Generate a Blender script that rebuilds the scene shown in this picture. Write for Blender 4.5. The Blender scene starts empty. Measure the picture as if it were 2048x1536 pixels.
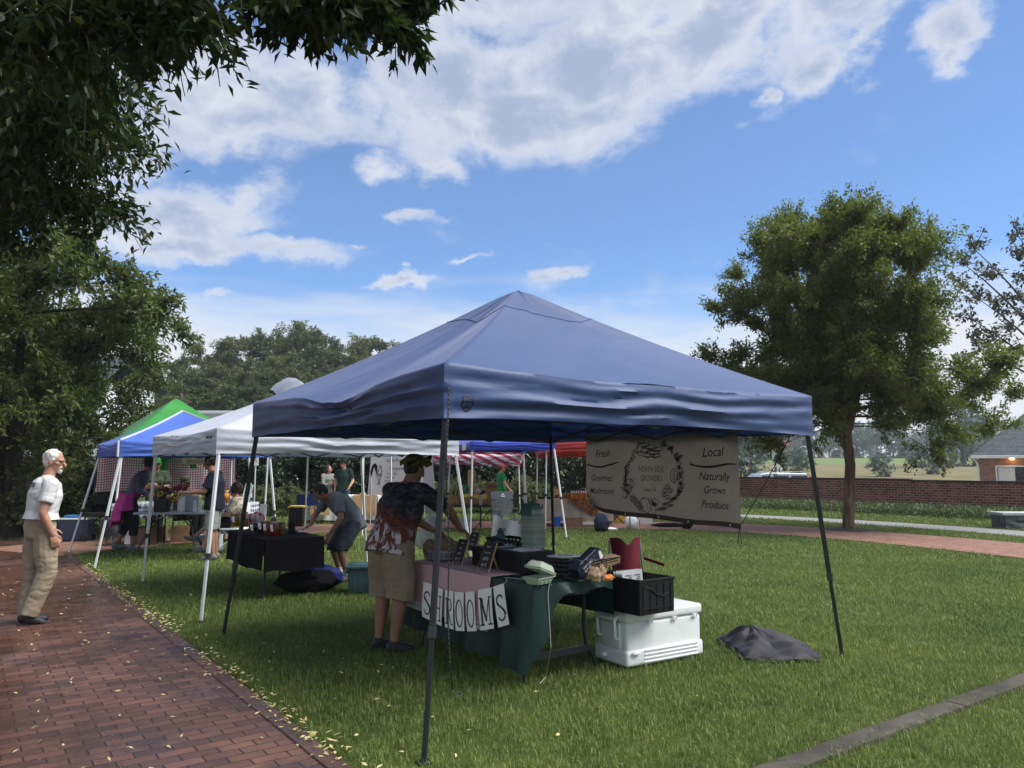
import bpy, bmesh, math, random
import numpy as np
from mathutils import Vector, Matrix, noise

# ------------------------------------------------------------------ camera, sky, sun, exposure
SC = bpy.context.scene
COL = SC.collection
R = math.radians
EYE = 1.62
PITCH = R(6.2)
FPX = 1538.0                       # focal length in pixels of the 2048-wide photograph
cam = bpy.data.cameras.new('camera')
cam.sensor_width = 36.0
cam.lens = 36.0 * FPX / 2048.0
cam.clip_start = 0.05
cam.clip_end = 3000
cam_o = bpy.data.objects.new('camera', cam)
COL.objects.link(cam_o)
cam_o.location = (0, 0, EYE)
cam_o.rotation_euler = (R(90) + PITCH, 0, 0)
SC.camera = cam_o

SUN_EL, SUN_AZ = R(58), R(98)     # azimuth clockwise from +Y (the view direction): behind the camera, to the right
sun = bpy.data.lights.new('sun', 'SUN')
sun.energy = 2.3
sun.angle = R(48)
sun.color = (1.0, 0.965, 0.91)
sun_o = bpy.data.objects.new('sun', sun)
COL.objects.link(sun_o)
sd = Vector((math.sin(SUN_AZ) * math.cos(SUN_EL), math.cos(SUN_AZ) * math.cos(SUN_EL), math.sin(SUN_EL)))
sun_o.rotation_euler = sd.to_track_quat('Z', 'Y').to_euler()
sun_o.location = (10, -6, 30)

SC.view_settings.view_transform = 'Standard'
SC.view_settings.look = 'None'
SC.view_settings.gamma = 1.0
SC.view_settings.exposure = 1.6
SC.render.engine = 'CYCLES'
try:
	SC.cycles.use_denoising = True
	SC.cycles.max_bounces = 8
	SC.cycles.transparent_max_bounces = 12
	SC.cycles.caustics_reflective = False
	SC.cycles.caustics_refractive = False
except Exception:
	pass


def build_world():
	w = bpy.data.worlds.new('World')
	SC.world = w
	w.use_nodes = True
	nt = w.node_tree
	nt.nodes.clear()
	N, L = nt.nodes.new, nt.links.new

	def val(x):
		return x

	def math_(op, a, b=None, c=None, clamp=False):
		n = N('ShaderNodeMath')
		n.operation = op
		n.use_clamp = clamp
		for i, x in enumerate((a, b, c)):
			if x is None:
				continue
			if isinstance(x, (int, float)):
				n.inputs[i].default_value = x
			else:
				L(x, n.inputs[i])
		return n.outputs[0]

	def smooth(x, a, b):
		n = N('ShaderNodeMapRange')
		n.interpolation_type = 'SMOOTHSTEP'
		L(x, n.inputs[0])
		n.inputs[1].default_value = a
		n.inputs[2].default_value = b
		return n.outputs[0]

	def mix(f, a, b):
		n = N('ShaderNodeMix')
		n.data_type = 'RGBA'
		if isinstance(f, (int, float)):
			n.inputs[0].default_value = f
		else:
			L(f, n.inputs[0])
		for i, x in ((6, a), (7, b)):
			if isinstance(x, tuple):
				n.inputs[i].default_value = (*x, 1)
			else:
				L(x, n.inputs[i])
		return n.outputs[2]

	sky = N('ShaderNodeTexSky')
	sky.sky_type = 'NISHITA'
	sky.sun_disc = False
	sky.sun_elevation = SUN_EL
	sky.sun_rotation = SUN_AZ
	sky.altitude = 100
	sky.air_density = 0.85
	sky.dust_density = 0.25
	sky.ozone_density = 3.0
	tc = N('ShaderNodeTexCoord')
	sep = N('ShaderNodeSeparateXYZ')
	L(tc.outputs['Generated'], sep.inputs[0])
	X, Y, Z = sep.outputs
	az = math_('ARCTAN2', X, Y)                    # radians, 0 = north, positive to the east
	el = math_('ARCSINE', Z)
	# cloud layer position: az / el warped by noise
	comb = N('ShaderNodeCombineXYZ')
	L(az, comb.inputs[0])
	L(math_('MULTIPLY', el, 1.55), comb.inputs[1])
	P = comb.outputs[0]

	def fbm(scale, detail, rough, off, dist=0.0):
		mp = N('ShaderNodeMapping')
		L(P, mp.inputs[0])
		mp.inputs['Location'].default_value = off
		n = N('ShaderNodeTexNoise')
		n.inputs['Scale'].default_value = scale
		n.inputs['Detail'].default_value = detail
		n.inputs['Roughness'].default_value = rough
		n.inputs['Distortion'].default_value = dist
		L(mp.outputs[0], n.inputs['Vector'])
		return n.outputs[0]

	nA = fbm(4.2, 9, 0.60, (1.3, 4.1, 0), 0.25)
	nB = fbm(11.0, 8, 0.62, (7.7, 2.2, 0), 0.4)
	nC = fbm(2.2, 4, 0.5, (3.3, 9.2, 0))
	wx = math_('MULTIPLY', math_('SUBTRACT', fbm(5.0, 7, 0.65, (11, 3, 0)), 0.5), 0.20)
	wy = math_('MULTIPLY', math_('SUBTRACT', fbm(5.0, 7, 0.65, (5, 17, 0)), 0.5), 0.13)
	azw = math_('ADD', az, wx)
	elw = math_('ADD', el, wy)

	def blob(u, v, ru, rv, rot=0.0, amp=1.0):
		# a soft cloud patch: centre and radii in degrees of azimuth / elevation
		ca, sa = math.cos(R(rot)), math.sin(R(rot))
		dx = math_('SUBTRACT', azw, R(u))
		dy = math_('SUBTRACT', elw, R(v))
		a = math_('ADD', math_('MULTIPLY', dx, ca / R(ru)), math_('MULTIPLY', dy, sa / R(ru)))
		b = math_('ADD', math_('MULTIPLY', dx, -sa / R(rv)), math_('MULTIPLY', dy, ca / R(rv)))
		d = math_('SQRT', math_('ADD', math_('MULTIPLY', a, a), math_('MULTIPLY', b, b)))
		return math_('MULTIPLY', math_('SUBTRACT', 1.35, d, clamp=False), amp)

	def pix(u, v):                                  # where that part of the sky stands, from the photograph
		x, f, up = (u - 1024) / FPX, math.cos(PITCH) + (v - 768) / FPX * math.sin(PITCH), math.sin(PITCH) - (v - 768) / FPX * math.cos(PITCH)
		return math.degrees(math.atan2(x, f)), math.degrees(math.atan2(up, math.hypot(x, f)))

	PX = math.degrees(1 / FPX)
	BL = [  # centre, radii (in the photograph's pixels), tilt, amplitude
		(880, 190, 150, 170, 0, 1.0), (1020, 215, 190, 135, 15, 1.05), (1210, 120, 260, 150, 22, 1.1), (1430, 40, 300, 110, 20, 1.1), (1680, -50, 260, 85, 20, 1.0), (1000, -60, 420, 130, 5, 0.9),
		(755, 338, 62, 50, 20, 0.85), (862, 335, 85, 52, -20, 0.9),
		(300, 180, 420, 120, 5, 1.0), (560, 190, 150, 85, 12, 0.95), (430, 250, 250, 75, 8, 0.95), (230, 290, 200, 80, 10, 0.9), (740, 190, 130, 60, 10, 0.55),
		(390, 425, 220, 62, 4, 0.9), (330, 488, 210, 36, 2, 0.95), (520, 400, 90, 40, 25, 0.75), (600, 512, 160, 32, 4, 0.75), (210, 430, 160, 90, 0, 0.9),
		(808, 558, 80, 19, 8, 0.9), (930, 523, 52, 11, 10, 0.7), (800, 434, 60, 16, -8, 0.65), (706, 497, 34, 13, 10, 0.65), (1130, 532, 60, 12, 0, 0.5), (410, 612, 50, 11, 0, 0.55),
		(1640, 120, 80, 55, 30, 0.75), (1885, 60, 62, 44, 15, 0.8), (1890, 110, 50, 30, 0, 0.7), (1535, 178, 26, 30, 20, 0.6), (1500, 245, 70, 20, 30, 0.5), (1720, 60, 50, 18, 20, 0.5),
	]
	BL = [(*pix(u, v), ru * PX, rv * PX, rot, amp) for u, v, ru, rv, rot, amp in BL]
	m = None
	for b in BL:
		x = blob(*b)
		m = x if m is None else math_('MAXIMUM', m, x)
	# generic cover away from the photographed part, so that light and reflections see a cloudy sky too
	side = smooth(math_('ABSOLUTE', az), R(44), R(70))
	gen = math_('MULTIPLY', side, math_('ADD', math_('MULTIPLY', nC, 2.4), -0.35))
	m = math_('MAXIMUM', m, gen)
	dens = math_('ADD', m, math_('MULTIPLY', math_('SUBTRACT', nA, 0.5), 1.7))
	dens = math_('ADD', dens, math_('MULTIPLY', math_('SUBTRACT', nB, 0.5), 1.25))
	cover = math_('POWER', smooth(dens, 0.12, 0.86), 1.15)
	thick = smooth(math_('ADD', dens, math_('MULTIPLY', math_('SUBTRACT', nB, 0.5), 1.3)), 0.20, 1.55)
	# streaky bright veil above the horizon
	cs = N('ShaderNodeCombineXYZ')
	L(math_('MULTIPLY', az, 2.0), cs.inputs[0])
	L(math_('MULTIPLY', el, 12.0), cs.inputs[1])
	ns = N('ShaderNodeTexNoise')
	ns.inputs['Scale'].default_value = 1.6
	ns.inputs['Detail'].default_value = 7
	ns.inputs['Roughness'].default_value = 0.55
	L(cs.outputs[0], ns.inputs['Vector'])
	veil = smooth(math_('ADD', math_('MULTIPLY', math_('SUBTRACT', R(13.6), el), 5.5), math_('SUBTRACT', ns.outputs[0], 0.5)), -0.10, 0.62)
	veil = math_('MULTIPLY', veil, 0.92)

	mul = N('ShaderNodeMix')
	mul.data_type = 'RGBA'
	mul.blend_type = 'MULTIPLY'
	mul.inputs[0].default_value = 1
	L(sky.outputs[0], mul.inputs[6])
	mul.inputs[7].default_value = (0.66, 0.90, 1.10, 1)
	clear = mix(0.08, mul.outputs[2], (5.0, 5.4, 5.8))
	CL = 5.2
	c_lit = (0.98 * CL, 1.01 * CL, 1.07 * CL)
	c_body = (0.47 * CL, 0.57 * CL, 0.77 * CL)
	c_veil = (0.98 * CL, 1.0 * CL, 1.03 * CL)
	body = mix(thick, c_lit, c_body)
	lo = mix(veil, clear, c_veil)
	allc = mix(math_('MULTIPLY', cover, 0.93), lo, body)
	bg = N('ShaderNodeBackground')
	bg.inputs[1].default_value = 0.056
	L(allc, bg.inputs[0])
	out = N('ShaderNodeOutputWorld')
	L(bg.outputs[0], out.inputs[0])


build_world()


# ------------------------------------------------------------------ picture -> place (only used to find real positions)
CP, SP = math.cos(PITCH), math.sin(PITCH)


def ray(u, v):
	xc = (u - 1024) / FPX
	yc = -(v - 768) / FPX
	return xc, CP - yc * SP, SP + yc * CP


def G(u, v, z=0.0):
	"""the point at height z that shows at photo pixel (u, v)"""
	x, f, up = ray(u, v)
	t = (z - EYE) / up
	return Vector((x * t, f * t, z))


def At(u, v, y):
	"""the point at forward distance y that shows at photo pixel (u, v)"""
	x, f, up = ray(u, v)
	t = y / f
	return Vector((x * t, y, EYE + up * t))
# ------------------------------------------------------------------ objects, names, labels
MATS = {}
XF = {}


def tag(o, label=None, cat=None, group=None, kind=None):
	if label: o['label'] = label
	if cat: o['category'] = cat
	if group: o['group'] = group
	if kind: o['kind'] = kind
	return o


def thing(name, label, cat, loc=(0, 0, 0), rotz=0.0, group=None):
	o = bpy.data.objects.new(name, None)
	o.empty_display_size = 0.1
	COL.objects.link(o)
	o.location = loc
	o.rotation_euler = (0, 0, rotz)
	XF[o.name] = Matrix.Translation(Vector(loc)) @ Matrix.Rotation(rotz, 4, 'Z')
	return tag(o, label, cat, group)


def copy_tree(o, parent=None):
	c = o.copy()
	COL.objects.link(c)
	if parent is not None:
		c.parent = parent
	for ch in list(o.children):
		copy_tree(ch, c)
	return c


def place(o, loc, rotz=0.0, label=None, group=None, scale=None):
	o.location = loc
	o.rotation_euler = (0, 0, rotz)
	if scale is not None:
		o.scale = scale if hasattr(scale, '__len__') else (scale,) * 3
	if label: o['label'] = label
	if group: o['group'] = group
	return o


def rz(a):
	return Matrix.Rotation(a, 3, 'Z')


class MB:
	"""collects shapes; build() links them as ONE mesh object"""

	def __init__(s):
		s.v, s.f, s.uv, s.mi, s.cur = [], [], [], [], 0

	def add(s, vs, fs, uv=None):
		b = len(s.v)
		s.v += [tuple(p) for p in vs]
		s.uv += [tuple(q) for q in uv] if uv is not None else [(0, 0)] * len(vs)
		s.f += [tuple(b + i for i in f) for f in fs]
		s.mi += [s.cur] * len(fs)
		return s

	def box(s, c, d, rot=None, top=1.0):
		c = Vector(c)
		h = Vector(d) / 2
		vs = []
		for z in (-1, 1):
			k = top if z > 0 else 1.0
			for x, y in ((-1, -1), (1, -1), (1, 1), (-1, 1)):
				p = Vector((x * h.x * k, y * h.y * k, z * h.z))
				vs.append(c + (rot @ p if rot is not None else p))
		return s.add(vs, [(3, 2, 1, 0), (4, 5, 6, 7), (0, 1, 5, 4), (1, 2, 6, 5), (2, 3, 7, 6), (3, 0, 4, 7)])

	def tube(s, pts, r, n=8, cap=True, lat=None, flat=1.0):
		pts = [Vector(p) for p in pts]
		rs = list(r) if hasattr(r, '__len__') else [r] * len(pts)
		T = []
		for i in range(len(pts)):
			a, b = pts[max(0, i - 1)], pts[min(len(pts) - 1, i + 1)]
			t = b - a
			T.append(t.normalized() if t.length > 1e-9 else Vector((0, 0, 1)))
		ref = lat if lat is not None else (Vector((0, 0, 1)) if abs(T[0].z) < 0.9 else Vector((1, 0, 0)))
		A = (ref - T[0] * ref.dot(T[0])).normalized()
		vs, uv = [], []
		for i, p in enumerate(pts):
			A = A - T[i] * A.dot(T[i])
			A = A.normalized() if A.length > 1e-6 else T[i].orthogonal().normalized()
			B = T[i].cross(A)
			for k in range(n):
				th = 2 * math.pi * (k + 0.5) / n
				rr = rs[i]
				ra, rb = rr if hasattr(rr, '__len__') else (rr, rr * flat)
				vs.append(p + A * (math.cos(th) * ra) + B * (math.sin(th) * rb))
				uv.append((k / n, i))
		fs = []
		for i in range(len(pts) - 1):
			for k in range(n):
				k2 = (k + 1) % n
				fs.append((i * n + k, i * n + k2, (i + 1) * n + k2, (i + 1) * n + k))
		if cap:
			fs.append(tuple(range(n - 1, -1, -1)))
			fs.append(tuple((len(pts) - 1) * n + k for k in range(n)))
		return s.add(vs, fs, uv)

	def cap_tube(s, a, b, ra, rb, n=12):
		"""capsule with two radii"""
		a, b = Vector(a), Vector(b)
		d = (b - a)
		d = d.normalized() if d.length > 1e-6 else Vector((0, 0, 1))
		pts, rs = [], []
		for k in (0.02, 0.35, 0.7):
			q = math.sin(k * math.pi / 2)
			pts.append(a - d * ra * math.sqrt(max(0, 1 - q * q)))
			rs.append(ra * q)
		pts += [a, b]
		rs += [ra, rb]
		for k in (0.7, 0.35, 0.02):
			q = math.sin(k * math.pi / 2)
			pts.append(b + d * rb * math.sqrt(max(0, 1 - q * q)))
			rs.append(rb * q)
		return s.tube(pts, rs, n)

	def lathe(s, prof, n=20, c=(0, 0, 0), rot=None, sx=1.0, sy=1.0):
		c = Vector(c)
		vs = []
		for r, z in prof:
			for k in range(n):
				a = 2 * math.pi * k / n
				p = Vector((r * math.cos(a) * sx, r * math.sin(a) * sy, z))
				vs.append(c + (rot @ p if rot is not None else p))
		fs = []
		m = len(prof)
		for i in range(m - 1):
			for k in range(n):
				k2 = (k + 1) % n
				fs.append((i * n + k, i * n + k2, (i + 1) * n + k2, (i + 1) * n + k))
		fs.append(tuple(range(n - 1, -1, -1)))
		fs.append(tuple((m - 1) * n + k for k in range(n)))
		return s.add(vs, fs)

	def ell(s, c, rad, rot=None, n=14, m=9):
		c = Vector(c)
		vs, fs = [], []
		for i in range(m + 1):
			ph = -math.pi / 2 + math.pi * min(max(i, 0.04), m - 0.04) / m
			for k in range(n):
				a = 2 * math.pi * k / n
				p = Vector((rad[0] * math.cos(ph) * math.cos(a), rad[1] * math.cos(ph) * math.sin(a), rad[2] * math.sin(ph)))
				vs.append(c + (rot @ p if rot is not None else p))
		for i in range(m):
			for k in range(n):
				k2 = (k + 1) % n
				fs.append((i * n + k, i * n + k2, (i + 1) * n + k2, (i + 1) * n + k))
		fs.append(tuple(range(n - 1, -1, -1)))
		fs.append(tuple(m * n + k for k in range(n)))
		return s.add(vs, fs)

	def grid(s, fn, nu, nv, flip=False):
		vs, uv, fs = [], [], []
		for j in range(nv + 1):
			for i in range(nu + 1):
				vs.append(fn(i / nu, j / nv))
				uv.append((i / nu, j / nv))
		for j in range(nv):
			for i in range(nu):
				a = j * (nu + 1) + i
				q = (a, a + 1, a + nu + 2, a + nu + 1)
				fs.append(q[::-1] if flip else q)
		return s.add(vs, fs, uv)

	def prism(s, poly, z0, z1, fn=None):
		"""extruded polygon; fn maps (x, y, z) to a point"""
		n = len(poly)
		fn = fn or (lambda x, y, z: (x, y, z))
		vs = [fn(x, y, z0) for x, y in poly] + [fn(x, y, z1) for x, y in poly]
		fs = [tuple(range(n - 1, -1, -1)), tuple(range(n, 2 * n))]
		for i in range(n):
			j = (i + 1) % n
			fs.append((i, j, n + j, n + i))
		return s.add(vs, fs)

	def build(s, name, mat, parent=None, smooth=True, bevel=0.0, seg=2, world=False, weld=0.0, sharp=0.7, solid=0.0, loc=None, normals=True):
		me = bpy.data.meshes.new(name)
		vs = [Vector(p) for p in s.v]
		if world and parent is not None:
			inv = XF[parent.name].inverted()
			vs = [inv @ p for p in vs]
		if loc is not None:
			vs = [p - Vector(loc) for p in vs]
		me.from_pydata(vs, [], s.f)
		for m in (mat if isinstance(mat, (list, tuple)) else [mat]):
			me.materials.append(m)
		if any(s.mi):
			me.polygons.foreach_set('material_index', s.mi)
		ul = me.uv_layers.new(name='UVMap')
		li = np.empty(len(me.loops), np.int32)
		me.loops.foreach_get('vertex_index', li)
		ul.data.foreach_set('uv', np.array(s.uv, np.float32)[li].ravel())
		bm = bmesh.new()
		bm.from_mesh(me)
		if weld:
			bmesh.ops.remove_doubles(bm, verts=bm.verts, dist=weld)
		if bevel:
			ed = [e for e in bm.edges if len(e.link_faces) == 2 and e.calc_face_angle(0) > 0.5]
			bmesh.ops.bevel(bm, geom=ed, offset=bevel, segments=seg, profile=0.6, affect='EDGES', clamp_overlap=True)
		if normals:
			bmesh.ops.recalc_face_normals(bm, faces=bm.faces)
		if solid:
			bmesh.ops.solidify(bm, geom=bm.faces, thickness=solid)
		bm.to_mesh(me)
		bm.free()
		if smooth:
			me.polygons.foreach_set('use_smooth', [True] * len(me.polygons))
			try:
				me.set_sharp_from_angle(angle=sharp)
			except Exception:
				pass
		o = bpy.data.objects.new(name, me)
		COL.objects.link(o)
		if parent is not None:
			o.parent = parent
		if loc is not None:
			o.location = loc
		if parent is None:
			XF[o.name] = Matrix.Translation(Vector(loc)) if loc is not None else Matrix.Identity(4)
		return o


def raw_mesh(name, V, F, mat, parent=None, loc=None, attr=None, smooth=False):
	"""fast mesh from numpy arrays; F is (n, 3) or (n, 4)"""
	me = bpy.data.meshes.new(name)
	V = np.asarray(V, np.float32)
	if loc is not None:
		V = V - np.array(loc, np.float32)
	F = np.asarray(F, np.int32)
	k = F.shape[1]
	me.vertices.add(len(V))
	me.vertices.foreach_set('co', V.ravel())
	me.loops.add(F.size)
	me.loops.foreach_set('vertex_index', F.ravel())
	me.polygons.add(len(F))
	me.polygons.foreach_set('loop_start', np.arange(0, F.size, k, dtype=np.int32))
	me.polygons.foreach_set('loop_total', np.full(len(F), k, np.int32))
	if smooth:
		me.polygons.foreach_set('use_smooth', np.ones(len(F), bool))
	me.update(calc_edges=True)
	me.materials.append(mat)
	if attr is not None:
		a = me.attributes.new('tint', 'FLOAT', 'POINT')
		a.data.foreach_set('value', np.asarray(attr, np.float32))
	o = bpy.data.objects.new(name, me)
	COL.objects.link(o)
	if parent is not None:
		o.parent = parent
	if loc is not None:
		o.location = loc
	if parent is None:
		XF[o.name] = Matrix.Translation(Vector(loc)) if loc is not None else Matrix.Identity(4)
	return o


def nz(x, y=0.0, z=0.0):
	return noise.noise((x, y, z))


def fb(p, o=4):
	return noise.fractal(p, 1.0, 2.0, o)


# ------------------------------------------------------------------ materials
class NT:
	def __init__(s, name):
		s.m = bpy.data.materials.new(name)
		s.m.use_nodes = True
		s.t = s.m.node_tree
		s.t.nodes.clear()
		s.out = s.n('ShaderNodeOutputMaterial')

	def n(s, kind, **kw):
		x = s.t.nodes.new(kind)
		for k, v in kw.items():
			setattr(x, k, v)
		return x

	def l(s, a, b):
		s.t.links.new(a, b)

	def set(s, node, name, v):
		i = node.inputs[name]
		if isinstance(v, bpy.types.NodeSocket):
			s.l(v, i)
		elif isinstance(v, tuple) and len(v) == 3 and i.type == 'RGBA':
			i.default_value = (*v, 1)
		else:
			i.default_value = v

	def math(s, op, a, b=None, clamp=False):
		x = s.n('ShaderNodeMath', operation=op, use_clamp=clamp)
		for i, q in enumerate((a, b)):
			if q is None: continue
			s.set(x, i, q)
		return x.outputs[0]

	def ramp(s, f, a, b, lo=0.0, hi=1.0):
		x = s.n('ShaderNodeMapRange', interpolation_type='SMOOTHSTEP')
		s.l(f, x.inputs[0])
		x.inputs[1].default_value, x.inputs[2].default_value = a, b
		x.inputs[3].default_value, x.inputs[4].default_value = lo, hi
		return x.outputs[0]

	def mix(s, f, a, b, blend='MIX'):
		x = s.n('ShaderNodeMix', data_type='RGBA', blend_type=blend)
		s.set(x, 0, f)
		s.set(x, 6, a)
		s.set(x, 7, b)
		return x.outputs[2]

	def coord(s, kind='Object', scale=None, rot=None, loc=None):
		tc = s.n('ShaderNodeTexCoord')
		if scale is None and rot is None and loc is None:
			return tc.outputs[kind]
		mp = s.n('ShaderNodeMapping')
		s.l(tc.outputs[kind], mp.inputs[0])
		if scale is not None: mp.inputs['Scale'].default_value = scale if hasattr(scale, '__len__') else (scale,) * 3
		if rot is not None: mp.inputs['Rotation'].default_value = rot
		if loc is not None: mp.inputs['Location'].default_value = loc
		return mp.outputs[0]

	def noise(s, vec, scale, detail=4, rough=0.55, dist=0.0):
		x = s.n('ShaderNodeTexNoise')
		if vec is not None: s.l(vec, x.inputs['Vector'])
		x.inputs['Scale'].default_value = scale
		x.inputs['Detail'].default_value = detail
		x.inputs['Roughness'].default_value = rough
		x.inputs['Distortion'].default_value = dist
		return x.outputs[0]

	def bump(s, h, strength=0.3, dist=0.01, normal=None):
		x = s.n('ShaderNodeBump')
		s.l(h, x.inputs['Height'])
		x.inputs['Strength'].default_value = strength
		x.inputs['Distance'].default_value = dist
		if normal is not None: s.l(normal, x.inputs['Normal'])
		return x.outputs[0]

	def bsdf(s, color, rough=0.6, metal=0.0, normal=None, spec=0.5, **kw):
		x = s.n('ShaderNodeBsdfPrincipled')
		s.set(x, 'Base Color', color)
		s.set(x, 'Roughness', rough)
		s.set(x, 'Metallic', metal)
		s.set(x, 'Specular IOR Level', spec)
		if normal is not None: s.l(normal, x.inputs['Normal'])
		for k, v in kw.items():
			s.set(x, k, v)
		return x.outputs[0]

	def finish(s, sh):
		s.l(sh, s.out.inputs[0])
		MATS[s.m.name] = s.m
		return s.m


def hsv_var(c, k):
	return tuple(max(0.0, min(1.0, x * k)) for x in c)


def plain(name, c, rough=0.5, metal=0.0, var=0.12, scale=9.0, bump=0.0, spec=0.5):
	"""a paint / plastic / metal with slight wear: colour and gloss vary"""
	t = NT(name)
	v = t.coord('Object')
	n = t.noise(v, scale, 5, 0.6)
	col = t.mix(t.ramp(n, 0.3, 0.7), hsv_var(c, 1 - var), hsv_var(c, 1 + var))
	ro = t.ramp(t.noise(v, scale * 2.3, 3), 0.3, 0.7, max(0.05, rough - 0.08), min(1, rough + 0.08))
	nm = t.bump(t.noise(v, scale * 12, 4), bump, 0.003) if bump else None
	return t.finish(t.bsdf(col, ro, metal, nm, spec))


def fabric(name, c, c2=None, rough=0.85, trans=0.0, wr=0.35, wscale=4.0, stretch=(1, 1, 1), dist=0.02, sheen=0.0, spec=0.3, tcol=None):
	"""woven cloth with broad creases"""
	t = NT(name)
	v = t.coord('Object', scale=stretch)
	n = t.noise(v, wscale, 5, 0.55, 0.6)
	fine = t.noise(t.coord('Object'), 420, 2)
	nm = t.bump(fine, 0.12, 0.001, t.bump(n, wr, dist))
	col = t.mix(t.ramp(t.noise(v, wscale * 0.6, 4), 0.3, 0.7), hsv_var(c, 0.9), c2 or hsv_var(c, 1.1))
	sh = t.bsdf(col, rough, 0, nm, spec, **({'Sheen Weight': sheen, 'Sheen Roughness': 0.4, 'Sheen Tint': (0.75, 0.75, 1.0)} if sheen else {}))
	if trans:
		tr = t.n('ShaderNodeBsdfTranslucent')
		t.set(tr, 'Color', tcol or c)
		t.l(nm, tr.inputs['Normal'])
		mx = t.n('ShaderNodeMixShader')
		mx.inputs[0].default_value = trans
		t.l(sh, mx.inputs[1])
		t.l(tr.outputs[0], mx.inputs[2])
		sh = mx.outputs[0]
	return t.finish(sh)


def gingham(name, c1, c2, size, kind='UV', scale=(1, 1)):
	t = NT(name)
	v = t.coord(kind, scale=(scale[0], scale[1], 1))
	sp = t.n('ShaderNodeSeparateXYZ')
	t.l(v, sp.inputs[0])
	a = t.math('GREATER_THAN', t.math('FRACT', t.math('MULTIPLY', sp.outputs[0], 1 / size)), 0.5)
	b = t.math('GREATER_THAN', t.math('FRACT', t.math('MULTIPLY', sp.outputs[1], 1 / size)), 0.5)
	f = t.math('MULTIPLY', t.math('ADD', a, b), 0.5)
	col = t.mix(f, c1, c2)
	nm = t.bump(t.noise(t.coord('Object'), 5, 4), 0.3, 0.02)
	return t.finish(t.bsdf(col, 0.85, 0, nm, 0.2))


def leafmat(name, c1, c2, trans=0.3, rough=0.5, c3=None, spec=0.4):
	t = NT(name)
	g = t.n('ShaderNodeNewGeometry')
	rnd = g.outputs['Random Per Island']
	n = t.noise(t.coord('Object'), 0.7, 3)
	col = t.mix(t.ramp(t.math('ADD', t.math('MULTIPLY', rnd, 0.6), t.math('MULTIPLY', n, 0.5)), 0.25, 0.85), c1, c2)
	if c3:
		col = t.mix(t.math('GREATER_THAN', rnd, 0.965), col, c3)
	sh = t.bsdf(col, rough, 0, None, spec)
	tr = t.n('ShaderNodeBsdfTranslucent')
	t.set(tr, 'Color', t.mix(0.5, col, (c2[0] * 1.6, c2[1] * 1.6, c2[2])))
	mx = t.n('ShaderNodeMixShader')
	mx.inputs[0].default_value = trans
	t.l(sh, mx.inputs[1])
	t.l(tr.outputs[0], mx.inputs[2])
	return t.finish(mx.outputs[0])


def bark(name, c1, c2, scale=14):
	t = NT(name)
	v = t.coord('Object', scale=(1, 1, 0.22))
	n = t.noise(v, scale, 6, 0.65, 0.8)
	col = t.mix(t.ramp(n, 0.35, 0.68), c1, c2)
	return t.finish(t.bsdf(col, 0.9, 0, t.bump(n, 0.7, 0.03), 0.2))


def bricks(name, c1, c2, cm, w, h, kind='Object', rot=None, mort=0.012, bumpd=0.01, wet=False, var=None, proj=None):
	"""running bond; w, h in metres"""
	t = NT(name)
	v = t.coord(kind, rot=rot)
	if proj == 'xz':
		sp = t.n('ShaderNodeSeparateXYZ')
		t.l(v, sp.inputs[0])
		cb = t.n('ShaderNodeCombineXYZ')
		t.l(sp.outputs[0], cb.inputs[0])
		t.l(sp.outputs[2], cb.inputs[1])
		v = cb.outputs[0]
	# slightly wandering joints
	wob = t.n('ShaderNodeTexNoise')
	wob.inputs['Scale'].default_value = 5.0
	t.l(v, wob.inputs['Vector'])
	wv = t.n('ShaderNodeVectorMath', operation='MULTIPLY_ADD')
	t.l(wob.outputs['Color'], wv.inputs[0])
	wv.inputs[1].default_value = (0.012, 0.012, 0)
	t.l(v, wv.inputs[2])
	b = t.n('ShaderNodeTexBrick')
	b.offset = 0.5
	t.l(wv.outputs[0], b.inputs['Vector'])
	b.inputs['Scale'].default_value = 1.0
	b.inputs['Brick Width'].default_value = w
	b.inputs['Row Height'].default_value = h
	b.inputs['Mortar Size'].default_value = mort / 2
	b.inputs['Mortar Smooth'].default_value = 0.3
	b.inputs['Bias'].default_value = 0.0
	b.inputs['Color1'].default_value = (0, 0, 0, 1)
	b.inputs['Color2'].default_value = (1, 1, 1, 1)
	b.inputs['Mortar'].default_value = (0.5, 0.5, 0.5, 1)
	big = t.noise(v, 0.9, 5, 0.6)
	fine = t.noise(v, 34, 5, 0.65)
	val = t.math('ADD', t.math('MULTIPLY', b.outputs['Color'], 0.5), t.math('ADD', t.math('MULTIPLY', big, 0.55), t.math('MULTIPLY', fine, 0.35)))
	col = t.mix(t.ramp(val, 0.35, 1.0), c1, c2)
	if var:
		col = t.mix(t.ramp(t.noise(v, 1.7, 4, 0.6), 0.48, 0.68, 0.0, 0.75), col, var)
	col = t.mix(b.outputs['Fac'], col, cm)
	hgt = t.math('SUBTRACT', t.math('MULTIPLY', fine, 0.35), b.outputs['Fac'])
	nm = t.bump(hgt, 0.65, bumpd)
	if wet:
		wn = t.ramp(t.math('ADD', t.noise(v, 0.55, 4, 0.55), t.math('MULTIPLY', fine, 0.10)), 0.44, 0.58)
		ro = t.math('SUBTRACT', 0.62, t.math('MULTIPLY', wn, 0.36))
		col = t.mix(t.math('MULTIPLY', wn, 0.45), col, t.mix(1.0, col, (0.55, 0.5, 0.5), 'MULTIPLY'))
		return t.finish(t.bsdf(col, ro, 0, nm, 0.5))
	return t.finish(t.bsdf(col, 0.85, 0, nm, 0.25))


M = {}


def mk(key, fn, *a, **k):
	M[key] = fn(key, *a, **k)
	return M[key]


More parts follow.
